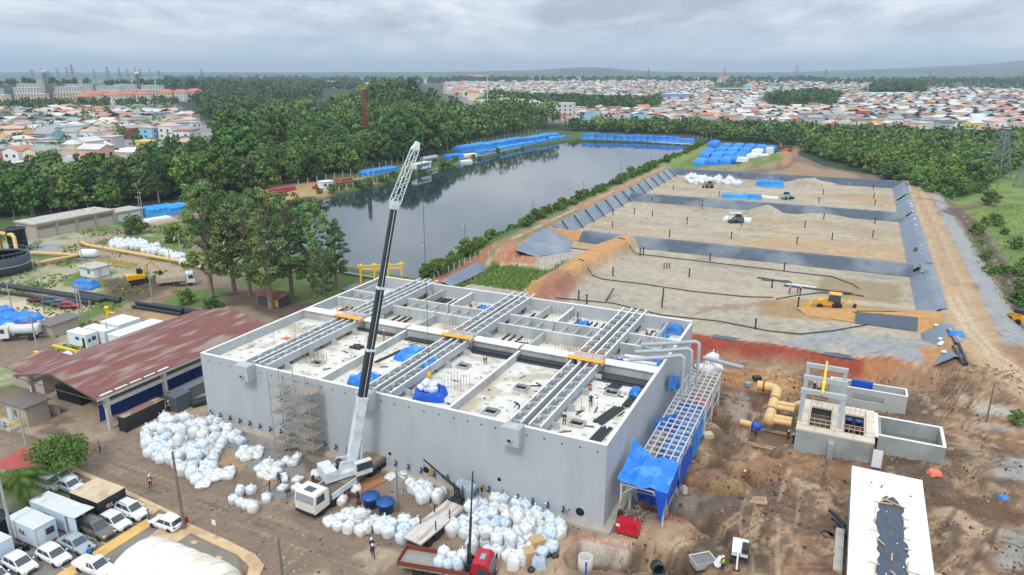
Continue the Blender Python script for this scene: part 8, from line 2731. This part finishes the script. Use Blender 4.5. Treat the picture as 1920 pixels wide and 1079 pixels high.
for poly,sp,k in(([(918,212),(980,205),(1100,214),(1230,216),(1235,200),(1100,196),(930,190)],11,1),([(1432,204),(1480,212),(1560,206),(1572,188),(1520,182),(1450,195)],10,1.1),([(1630,180),(1730,182),(1722,170),(1650,168)],14,1.5),([(0,212),(200,204),(340,200),(330,196),(150,200),(0,202)],12,.8),([(360,200),(520,190),(600,186),(600,178),(480,176),(380,186)],14,1.1),([(370,178),(620,170),(600,160),(400,163)],26,1.2),([(420,240),(520,200),(440,190),(380,200),(380,225)],9,1)):
 FW+=[(x,y,k*rnd.uniform(.8,1.2),'tree')for x,y in scatter(poly,sp,int(sp*7))]
mass('town_woods',FW,'small dark woods standing among the houses',30,1.1,LG['dark'])
FW=[]
for(x0,x1,dd,n,s0)in((-100,380,1350,110,.9),(360,980,2300,330,1.25),(860,1500,2400,300,1.2),(1480,1990,2200,260,1.1),(520,800,1500,90,1.1),(1330,1990,1900,120,.9),(360,620,1250,90,1.0)):
 for i in range(n):
  px=x0+(x1-x0)*rnd.random()
  y=dd*rnd.uniform(.88,1.1)
  FW.append(((px-960)/FPX*y*1.04,y,s0*rnd.uniform(.7,1.3),'tree'))
mass('horizon_trees',FW,'lines of far dark trees below the horizon',34,1.3,LG['dark'])
FW=[(x,y,rnd.uniform(.4,.8),'tree')for x,y in scatter([(930,230),(1990,238),(1990,165),(1400,158),(900,160)],36,19)]+[(x,y,rnd.uniform(.45,.95),'tree')for x,y in scatter([(-60,330),(340,300),(350,212),(-60,215)],19,20)]
mass('street_trees',FW,'small trees scattered between the houses',30,.9)
q=[]
nx=180
xs=np.linspace(-9000,9500,nx)
V,F=[],[]
for r,(y,k)in enumerate(((3600,0),(4200,.35),(5200,.8),(6200,1),(7600,.5),(9000,0))):
 hgt=k*(8+125*sstep(1500,4000,xs)*(.45+fbm(xs,xs*0+y,1300,61))+34*(fbm(xs,xs*0+y*.2,1700,62)-.3)+14*(fbm(xs,xs*0+y,120,63)-.5)+34*np.exp(-((xs-480)/300)**2))
 V.append(np.stack([xs*(1+.1*r),np.full(nx,y),np.maximum(hgt,0)-(4 if k==0 else-5)],1))
V=np.concatenate(V)
ii=np.array([[r*nx+c for c in range(nx-1)]for r in range(5)]).ravel()
structure(link('hills',np_mesh('hills',V,np.stack([ii,ii+1,ii+1+nx,ii+nx],1),mat('wooded_hills',rgb(58,78,56),.95,.25,.01,stain=rgb(104,120,84),stainscale=.003,stainamt=.6),True)))
def fence(label,pts,sp=1.5,h=1.1,m=None,rails=True,loc=None):
 P_=pts
 t_=thing('post_fence',label,'fence',P_[0],0)
 o=P_[0].copy()
 ra=MB()
 for a,b in zip(P_,P_[1:]):
  n=max(1,int((b-a).length/sp))
  for k in range(n):
   p=a.lerp(b,k/n)-o
   MB().box(p.x-.09,p.x+.09,p.y-.09,p.y+.09,p.z-.3,p.z+h).obj('fence_post',m or m_post,t_)
  if rails:
   for z in(.45,.9):
    ra.tube([a-o+Vector((0,0,z)),b-o+Vector((0,0,z))],.02,3)
 if rails:
  ra.obj('wire',m_steelg,t_)
fence('white post fence round the reed basin, lagoon side',[GW(-4.4,50),GW(-4.6,62),GW(-3.2,75),GW(8,76.2)],1.7,1.2)
fence('white post fence at the corner of the reed basin',[GW(8,76.2),GW(18.4,74.6),GW(18.8,66)],1.6,1.0)
fence('white post fence along the water side of the green bed',[G(636,358),G(700,345),G(760,332),G(800,322)],3.0,1.7)
fence('white post fence along the wood side of the green bed',[G(640,345),G(700,330),G(780,310)],3.4,1.7)
fence('concrete post fence along the foot of the wood, upper bank',[G(560,352),G(700,320),G(830,286),G(960,258),G(1020,247)],5,2.4,None,False)
fence('concrete post fence behind the long store',[G(-40,408),G(60,405),G(200,393),G(260,386)],4.5,2.0,None,False)
fence('pale post fence beyond the far corner of the lagoon',[G(1300,262),G(1350,262)],2.4,1.8)
kb=thing('kiosk','small white kiosk with two dark windows by the red pipes','kiosk',G(611,356),TH+R(70))
MB().box(-2,2,-1.5,1.5,-.2,2.7).obj('wall',m_white,kb)
MB().box(-2.2,2.2,-1.7,1.7,2.701,2.85).obj('roof',m_white,kb)
for x in(-.9,.9):
 MB().box(x-.45,x+.45,-1.53,-1.501,1.3,2.1).obj('window',m_glassd,kb)
 MB().box(2.001,2.03,x-.4,x+.4,1.3,2.1).obj('window',m_glassd,kb)
bu=thing('bus','long white bus with dark windows parked on the left bank','bus',G(790,320),TH+R(88))
MB().side([(-5,.4),(5,.4),(5,2.6),(4.8,2.9),(-4.8,2.9),(-5,2.7)],-1.2,1.2).obj('body',m_white,bu)
for s in(-1,1):
 for k in range(6):
  MB().box(-4.5+k*1.45,-3.35+k*1.45,s*1.2-.02,s*1.2+.02,1.5,2.4).obj('window',m_glassd,bu)
 for x in(-3.2,3.2):
  wheel(bu,x,s*1.05,.5,.3)
t_=thing('tank_trailer','long pale tank trailer above the bus','trailer',G(805,305),TH+R(86))
MB().tube([(-5,0,1.7),(5,0,1.7)],1.1,12).obj('tank_body',m_steelg,t_)
for x in(-3.5,-2.2,3):
 for s in(-1,1):
  wheel(t_,x,s*.9,.5,.3)
  # ---------------------------------------------------------------- the town
m_hw=mat('house_wall',(0,0,0),.9,.1,.3,objcol=True)
m_hr=mat('house_roof',(0,0,0),.88,.14,.8,objcol=True)
m_hs=mat('house_far',(0,0,0),.9,.08,.2,attr='tint')
WALLS=[('white',(226,226,222)),('cream',(228,214,184)),('pale grey',(190,190,188)),('pink',(224,178,164)),('light blue',(150,196,214)),('beige',(208,190,164)),('yellow',(232,204,124)),('brick red',(170,96,76)),('mint green',(150,206,180))]
ROOFS=[('orange tiled',(192,128,100)),('grey sheet',(160,160,158)),('white sheet',(206,206,202)),('dark slate',(96,100,110)),('rusty brown',(150,98,78)),('pale terracotta',(208,176,160))]
def house_mesh(a,b,h,kind,rh):
 w_=MB()
 r_=MB()
 o=.35
 if kind=='gable':
  w_.add([(-a,-b,-1),(a,-b,-1),(a,b,-1),(-a,b,-1),(-a,-b,h),(a,-b,h),(a,b,h),(-a,b,h),(0,-b,h+rh),(0,b,h+rh)],[(0,1,5,8,4),(1,2,6,5),(2,3,7,9,6),(3,0,4,7)])
  k=rh/a
  for s in(-1,1):
   r_.add([(s*(a+o),-b-o,h-o*k+.03),(0,-b-o,h+rh+.03),(0,b+o,h+rh+.03),(s*(a+o),b+o,h-o*k+.03),(s*(a+o),-b-o,h-o*k+.2),(0,-b-o,h+rh+.2),(0,b+o,h+rh+.2),(s*(a+o),b+o,h-o*k+.2)],[(0,1,2,3),(7,6,5,4),(0,4,5,1),(3,2,6,7),(0,3,7,4)])
 elif kind=='hip':
  w_.box(-a,a,-b,b,-1,h)
  r_.add([(-a-o,-b-o,h),(a+o,-b-o,h),(a+o,b+o,h),(-a-o,b+o,h),(0,-b*.45,h+rh),(0,b*.45,h+rh)],[(0,3,2,1),(0,1,4),(1,2,5,4),(2,3,5),(3,0,4,5)])
 else:
  w_.box(-a,a,-b,b,-1,h)
  r_.add([(-a-o,-b-o,h+.02),(a+o,-b-o,h+.02),(a+o,b+o,h+rh*.4),(-a-o,b+o,h+rh*.4),(-a-o,-b-o,h+.25),(a+o,-b-o,h+.25),(a+o,b+o,h+rh*.4+.2),(-a-o,b+o,h+rh*.4+.2)],[(0,3,2,1),(4,5,6,7),(0,1,5,4),(1,2,6,5),(2,3,7,6),(3,0,4,7)])
 g=[]
 for f in range(1 if h<4 else 2):
  z=1.0+2.7*f
  for x in(-a*.5,a*.45):
   g.append(MB().box(x-.6,x+.6,-b-.05,-b+.02,z,z+1.1))
  g.append(MB().box(-a-.05,-a+.02,-.7,.7,z,z+1.1))
 d=MB().box(-.45,.45,-b-.05,-b+.02,0,2.0)
 return w_.mesh('house_wall',m_hw),r_.mesh('roof',m_hr),[x.mesh('window',m_glassd)for x in g],d.mesh('door',m_door)
HM=[(house_mesh(a,b,h,k,rh),k,h)for a,b,h,k,rh in((4.0,4.6,3.3,'gable',1.5),(3.6,4.6,6.2,'gable',1.4),(4.4,4.4,3.4,'hip',1.6),(3.9,4.2,6.4,'hip',1.5),(4.2,4.6,3.2,'shed',1.3),(4.8,4.2,6.2,'shed',.8),(3.3,5.6,3.6,'gable',1.2))]
NH=0
HOUSES=[]
for poly,sp,seed,reg,ang in(([(-140,330),(100,326),(205,322),(215,300),(340,292),(365,262),(360,222),(250,212),(-140,218)],10.6,3,'the left town',R(-14)),([(905,212),(1040,222),(1240,229),(1500,240),(1720,249),(2050,256),(2050,178),(1700,170),(1640,160),(1330,151),(1000,150),(835,158),(835,196)],11.0,4,'the right town',R(8)),([(560,160),(860,156),(860,151),(560,154)],26,6,'the far town',0)):
 pts=scatter(poly,sp,seed,True,.2)
 keep=vnoise(pts[:,0],pts[:,1],60,5)>.1
 for(x,y),kp in zip(pts,keep):
  if not kp or(y>850 and rnd.random()<.22):
   continue
  px=960+FPX*x/(y*CP+HCAM*SP)
  py=539.5-FPX*(y*SP-HCAM*CP)/(y*CP+HCAM*SP)
  if any(a<px<b and c<py<d for a,b,c,d in((915,1240,185,219),(1428,1576,178,214),(1625,1735,164,184),(215,325,270,325),(1335,1402,158,176),(1612,1702,174,187),(0,330,198,209))):
   continue
  HOUSES.append((x,y,reg,ang))
HOUSES.sort(key=lambda h:math.hypot(h[0],h[1]))
spec=[]
for x,y,reg,ang in HOUSES:
 wi=rnd.choices(range(9),(9,4,4,3,2,3,1,1,.7))[0]
 ri=rnd.choices(range(6),(2.2,6,5.5,1.5,1.4,3.2))[0]
 spec.append((wi,ri,rnd.randrange(len(HM)),ang+rnd.choice((0,1,2,3))*math.pi/2+rnd.uniform(-.06,.06),rnd.uniform(.85,1.15)*(1 if y<850 else 1.0)))
V,F,C=[],[],[]
XY=np.array([(h[0],h[1])for h in HOUSES])
ZH=gz(XY[:,0],XY[:,1])
for i,((x,y,reg,ang),(wi,ri,mi,a,s))in enumerate(zip(HOUSES,spec)):
 z=float(ZH[i])
 wc,rc=rgb(*WALLS[wi][1]),rgb(*ROOFS[ri][1])
 (wm,rm,gm,dm),kind,hh=HM[mi]
 if i<290:
  o=link('house',wm,None,(x,y,z),a)
  o.color=wc
  o.scale=(s,s,s)
  r_=link('roof',rm,o)
  r_.color=rc
  for g in gm:
   link('window',g,o)
  link('door',dm,o)
  d2=np.hypot(XY[:,0]-x,XY[:,1]-y)
  d2[i]=1e9
  j=int(np.argmin(d2))
  tag(o,f'{WALLS[wi][0]} {"two-storey " if hh > 4 else ""}house, {ROOFS[ri][0]} {kind} roof, {reg[4:]}, by a {WALLS[spec[j][0]][0]} house','house','houses of '+reg)
 else:
  ca,sa=math.cos(a),math.sin(a)
  A_,B_,h=4.6*s,4.6*s,hh*s
  rh=1.5*s if kind!='shed' else.4
  L_=[(-A_,-B_,-1),(A_,-B_,-1),(A_,B_,-1),(-A_,B_,-1),(-A_,-B_,h),(A_,-B_,h),(A_,B_,h),(-A_,B_,h),(-A_-.3,-B_-.3,h),(A_+.3,-B_-.3,h),(A_+.3,B_+.3,h),(-A_-.3,B_+.3,h),(0,-B_-.3,h+rh),(0,B_+.3,h+rh),(-A_*.7,-B_-.06,h*.3),(-A_*.2,-B_-.06,h*.3),(-A_*.2,-B_-.06,h*.75),(-A_*.7,-B_-.06,h*.75)]
  b=len(V)
  V+=[(x+p[0]*ca-p[1]*sa,y+p[0]*sa+p[1]*ca,z+p[2])for p in L_]
  F+=[(b,b+1,b+5,b+4),(b+1,b+2,b+6,b+5),(b+2,b+3,b+7,b+6),(b+3,b,b+4,b+7),(b+8,b+12,b+13,b+11),(b+9,b+10,b+13,b+12),(b+14,b+15,b+16,b+17)]
  C+=[wc[:3]]*8+[rc[:3]]*6+[(.06,.07,.08)]*4
structure(link('far_houses',np_mesh('far_houses',V,F,m_hs,False,np.array(C))),'stuff','the many small houses of the further town')
print('houses',len(HOUSES))
def big(name,label,px,py,L_,Wd,H,wall,roof,rz,cat='building',nfl=0,nwin=0,gable=0.0,group=None,lift=0.0):
 p=G(px,py,lift)
 t_=thing(name,label,cat,p,rz,group)
 a,b=L_/2,Wd/2
 MB().box(-a,a,-b,b,-4,H).obj('wall',wall,t_)
 if gable:
  MB().add([(-a-.6,-b-.6,H+.01),(a+.6,-b-.6,H+.01),(a+.6,b+.6,H+.01),(-a-.6,b+.6,H+.01),(-a*.5,0,H+gable),(a*.5,0,H+gable)],[(0,3,2,1),(0,1,5,4),(1,2,5),(2,3,4,5),(3,0,4)]).obj('roof',roof,t_)
 else:
  MB().box(-a-.3,a+.3,-b-.3,b+.3,H+.01,H+.5).obj('roof',roof,t_)
 for f in range(nfl):
  z=1+f*(H-.6)/nfl
  for k in range(nwin):
   x=-a+L_*(k+.5)/nwin
   MB().box(x-.7,x+.7,-b-.04,-b+.02,z,z+1.3).obj('window',m_glassd,t_)
 return t_
mw,mc_,mo=mat('apartment_white',rgb(206,206,198),.9,.06,.1),mat('apartment_cream',rgb(206,188,160),.9,.06,.1),mat('orange_tile',rgb(196,122,92),.9,.12,.5)
mg_=mat('pale_sheet_roof',rgb(214,218,220),.7,.06,.3)
ga_='apartment blocks above the left town'
for i in range(13):
 row=i//5
 k=i%5
 px,py=(-10+k*72,196-3*k)if row==0 else(-20+k*76,182-2*k)if row==1 else(60+k*90,172)
 big('apartment_block',f'long {"cream" if row == 0 else "white"} apartment block above the left town, {("front", "second", "rear")[row]} row, number {k + 1} from left',px,py,34,9,9.5,mc_ if row==0 else mw,mg_,R(-6),'apartment block',4,9,group=ga_)
for i,(px,py)in enumerate(((160,200),(182,194),(216,196),(243,194),(270,194),(314,190),(342,190),(367,188))):
 big('apartment_block',f'cream apartment block with orange hipped roof, number {i + 1} from left in its row',px,py,17,12,10,mc_ if i%2 else mw,mo,R(-4),'apartment block',3,4,3.5,'orange roofed apartment blocks')
big('school','low white building with flat roof and a yellow entrance before the left town',268,302,26,15,4.2,mw,mat('white_flat_roof',rgb(232,232,226),.8,.05,.3),R(-14),'building',1,7)
big('hall','yellow walled block on top of the white school building',278,288,7,6,5.6,mat('ochre_wall',rgb(232,190,96),.85,.08,.4),mat('ochre_roof',rgb(236,200,110),.85,.08,.4),R(-14),'building',1,2)
big('warehouse','bright blue walled shed with white roof inside the wood',532,281,17,9,4.6,mat('bright_blue_wall',rgb(20,84,170),.6,.08,.4),mg_,R(10),'building',1,3)
big('shop_building','blue fronted commercial building with grey roof at the rear of the left town',255,219,26,14,6,mat('deep_blue_wall',rgb(40,64,120),.7,.15,.3),mg_,R(-8),'building',2,6)
big('shop_building','dark grey roofed building with yellow edge beside the blue shop',290,224,22,14,5,mat('sunny_yellow',rgb(236,200,60),.7,.08,.4),mat('slate_roof',rgb(104,108,116),.8,.1,.5),R(-8),'building',1,4)
big('apartment_complex','white four storey complex with stepped roofline between two woods',1010,216,56,12,9,mw,mw,R(-14),'apartment block',3,14)
big('apartment_complex','cream block at the left end of the white complex',945,208,30,12,8,mc_,mg_,R(-8),'apartment block',3,7)
big('hall','long dark slate walled hall with white roof in the right town',1370,177,56,26,9,mat('slate_wall',rgb(70,80,96),.7,.1,.2),mg_,R(0),'hall',1,4)
big('hall','turquoise block at the right end of the dark hall',1400,174,9,14,12,mat('turquoise_wall',rgb(110,200,206),.8,.08,.3),mg_,0,'building',2,3)
big('hall','long white hall with dark doors beside the round dark wood',1658,186,64,24,8,mw,mg_,0,'hall',1,5)
big('hall','bright orange yellow block in the right town',1410,165,18,12,12,mat('orange_yellow',rgb(240,176,50),.8,.08,.3),mg_,0,'building',2,3)
big('hall','bright red block beside the orange yellow one',1424,169,14,12,9,mat('bright_red_wall',rgb(210,64,50),.8,.08,.3),mg_,0,'building',2,3)
big('hall','green walled long block in the right town',1452,167,22,12,10,mat('sea_green_wall',rgb(110,190,160),.8,.08,.3),mg_,0,'building',2,4)
big('hall','cream tower block near the skyline of the right town',1356,156,26,16,18,mc_,mo,0,'building',4,4,3)
big('hall','red roofed hall on the skyline above the wood',897,147,90,40,14,mw,mat('signal_red_roof',rgb(176,60,60),.8,.1,.2),0,'hall',1,6,5)
big('hall','white hall left of the brick chimney beyond the yellow field',600,165,70,30,8,mw,mg_,0,'hall',1,6)
big('hall','white commercial hall in the right town near the first wood',1160,188,70,26,7,mw,mg_,0,'hall',1,6)
big('hall','blue and cream hall in the right town behind the long wood',1270,192,36,20,10,mat('soft_blue_wall',rgb(120,156,206),.8,.1,.3),mg_,0,'hall',2,5)
for i,(px,h)in enumerate(((91,26),(262,24))):
 p=G(px,178-2*i)
 t_=thing('water_tower',('white water tower on the left skyline','white slender water tower over the orange roofs')[i],'tower',p,0)
 MB().lathe([(2.6,-4),(2.4,h),(2.9,h),(2.9,h+4),(0,h+4.5)],14).obj('shaft',mw,t_)
for i,px in enumerate((132,150,160,176,192,201,238,262,282,296,310,318,335,350,424,1327,1451,1502,1682,1890,1195)):
 y=rnd.uniform(1900,2500)
 big_=px in(201,262,1327,1451)
 lattice('far lattice mast on the skyline' if px<900 else 'far lattice power tower above the right town',((px-960)/FPX*y*1.04,y,0),(56 if big_ else 44)*rnd.uniform(.85,1.1),9,((.72,10),(.9,8)),m_lat,px,'far masts on the left skyline' if px<900 else 'far power towers',6,'lattice_mast',.42)
t_=thing('substation_gantry','long grey row of substation portals on the left skyline','gantry',((440-960)/FPX*2500,2400,0),0)
for k in range(12):
 MB().box(k*20-.8,k*20+.8,-.8,.8,0,30).obj('post',m_lat,t_)
MB().box(0,220,-.6,.6,26,28).box(0,220,-.6,.6,18,19).obj('beam',m_lat,t_)
t_=thing('mast','thin tall white mast rising left of the white complex','mast',G(914,212),0)
MB().tube([(0,0,0),(0,0,26)],[.3,.15],6).obj('shaft',m_white,t_)
for i,(px,py)in enumerate(((1655,222),(1708,222),(1730,224),(1748,224),(1768,226),(1812,228),(1826,230),(1875,226),(1896,228),(1912,230),(1556,212),(1574,210))):
 p=G(px,py)
 t_=thing('town_palm',f'dark palm standing over the front houses of the right town, number {i + 1} from left','palm',p,0,'palms in the right town')
 MB().tube([(0,0,0),(0,0,7)],[.35,.25],6).obj('trunk',m_bark,t_)
 q=MB()
 for k in range(12):
  a=k*.524+i
  for e in(.5,-.15):
   c,s=math.cos(a+e),math.sin(a+e)
   z=7.4+e*1.6
   q.add([(0,0,7),(1.5*c-.3*s,1.5*s+.3*c,z+.5),(3.0*c,3.0*s,z-.9),(1.5*c+.3*s,1.5*s-.3*c,z+.5)],[(0,1,2,3)])
 q.obj('fronds',mat('palm_green',rgb(56,78,46),.8,.2,1),t_)
for k_ in ALLK:
 if not k_.used:
  for c in KIDS[k_.p.name]:
   for g in KIDS[c.name]:
    bpy.data.objects.remove(g)
   bpy.data.objects.remove(c)
  bpy.data.objects.remove(k_.p)
  # ---------------------------------------------------------------- sky, sun, air
world=bpy.data.worlds.new('World')
SC.world=world
world.use_nodes=True
nt=world.node_tree
N,L=nt.nodes,nt.links
bg=N['Background']
SUN_EL,SUN_AZ=R(52),R(200)
sky=N.new('ShaderNodeTexSky')
sky.sky_type='NISHITA'
sky.sun_disc=False
sky.sun_elevation=SUN_EL
sky.sun_rotation=SUN_AZ
sky.air_density=1.2
sky.dust_density=2.0
tc=N.new('ShaderNodeTexCoord')
sep=N.new('ShaderNodeSeparateXYZ')
L.new(tc.outputs['Generated'],sep.inputs[0])
def mth(op,a,b=None,c=None):
 n=N.new('ShaderNodeMath')
 n.operation=op
 for i,x in enumerate((a,b,c)):
  if x is None:
   continue
  if isinstance(x,(int,float)):
   n.inputs[i].default_value=x
  else:
   L.new(x,n.inputs[i])
 return n.outputs[0]
zz=mth('MAXIMUM',sep.outputs['Z'],0.0)
dv=mth('ADD',zz,.15)
px_,py_=mth('DIVIDE',sep.outputs['X'],dv),mth('DIVIDE',sep.outputs['Y'],dv)
cmb=N.new('ShaderNodeCombineXYZ')
L.new(mth('MULTIPLY',px_,1.7),cmb.inputs[0])
L.new(py_,cmb.inputs[1])
def noise(vec,s,d,r=.55,off=0):
 n=N.new('ShaderNodeTexNoise')
 n.inputs['Scale'].default_value=s
 n.inputs['Detail'].default_value=d
 n.inputs['Roughness'].default_value=r
 mp=N.new('ShaderNodeMapping')
 mp.inputs['Location'].default_value=(off,off*.7,0)
 L.new(vec,mp.inputs['Vector'])
 L.new(mp.outputs['Vector'],n.inputs['Vector'])
 n.inputs['Distortion'].default_value=.5
 return n.outputs['Fac']
n1=noise(cmb.outputs[0],.55,6,.6,3.1)
n2=noise(cmb.outputs[0],1.7,6,.6,8.3)
f=mth('ADD',mth('MULTIPLY',n1,.7),mth('MULTIPLY',n2,.3))
rp=N.new('ShaderNodeValToRGB')
e=rp.color_ramp.elements
e[0].position,e[0].color=.38,rgb(172,184,198)
e[1].position,e[1].color=.61,rgb(240,244,248)
e2=rp.color_ramp.elements.new(.5)
e2.color=rgb(206,218,230)
L.new(f,rp.inputs['Fac'])
hz=N.new('ShaderNodeMapRange')
hz.inputs['From Min'].default_value=0.0
hz.inputs['From Max'].default_value=.06
hz.inputs['To Min'].default_value=1
hz.inputs['To Max'].default_value=0
L.new(zz,hz.inputs['Value'])
mx=N.new('ShaderNodeMix')
mx.data_type='RGBA'
L.new(mth('MULTIPLY',hz.outputs['Result'],.75),mx.inputs['Factor'])
L.new(rp.outputs['Color'],mx.inputs['A'])
mx.inputs['B'].default_value=rgb(206,221,234)
SKY_STRENGTH=.1
mul=N.new('ShaderNodeMix')
mul.data_type='RGBA'
mul.blend_type='MIX'
mul.inputs['Factor'].default_value=.94
L.new(sky.outputs['Color'],mul.inputs['A'])
sc_=N.new('ShaderNodeVectorMath')
sc_.operation='SCALE'
sc_.inputs['Scale'].default_value=1.0/SKY_STRENGTH
zb=N.new('ShaderNodeVectorMath')
zb.operation='SCALE'
L.new(mx.outputs['Result'],zb.inputs[0])
L.new(mth('ADD',mth('MULTIPLY',zz,1.1),1.02),zb.inputs['Scale'])
L.new(zb.outputs['Vector'],sc_.inputs[0])
L.new(sc_.outputs['Vector'],mul.inputs['B'])
L.new(mul.outputs['Result'],bg.inputs['Color'])
bg.inputs['Strength'].default_value=SKY_STRENGTH
sun_d=bpy.data.lights.new('sun','SUN')
sun_d.energy=1.5
sun_d.angle=R(11)
sun_d.color=(1.0,.96,.9)
sun=bpy.data.objects.new('sun',sun_d)
COL.objects.link(sun)
sun.rotation_euler=(math.pi/2-SUN_EL,0,math.pi-SUN_AZ)
mv=bpy.data.materials.new('haze_air')
mv.use_nodes=True
nt=mv.node_tree
nt.nodes.remove(nt.nodes['Principled BSDF'])
pv=nt.nodes.new('ShaderNodeVolumePrincipled')
pv.inputs['Color'].default_value=(.66,.80,.97,1)
pv.inputs['Density'].default_value=HAZE
nt.links.new(pv.outputs['Volume'],nt.nodes['Material Output'].inputs['Volume'])
hb=MB().box(-15000,15000,-600,16000,-4,HAZE_TOP)
structure(hb.obj('haze',mv),'stuff')
SC.view_settings.view_transform='Standard'
SC.view_settings.look='None'
SC.view_settings.gamma=1
SC.view_settings.exposure=EXPOSURE
SC.cycles.max_bounces=6
SC.cycles.diffuse_bounces=3
SC.cycles.glossy_bounces=3
SC.cycles.transparent_max_bounces=6
SC.cycles.volume_bounces=0
SC.cycles.use_denoising=True
ORD=('leftmost',)+tuple(w+' from left' for w in 'second third fourth fifth sixth seventh eighth ninth tenth eleventh twelfth thirteenth fourteenth fifteenth sixteenth'.split())
byl={}
for o in bpy.data.objects:
 if o.parent is None and o.get('label')and o.get('category'):
  byl.setdefault(o['label'],[]).append(o)
for lb,os_ in byl.items():
 n=len(os_)
 if 1<n<=16 and len(lb.replace('-',' ').split())<=13:
  os_.sort(key=lambda o:o.location.x/(o.location.y*CP+(HCAM-o.location.z)*SP))
  for i,o in enumerate(os_):
   o['label']=f'{lb}, {ORD[i]}'
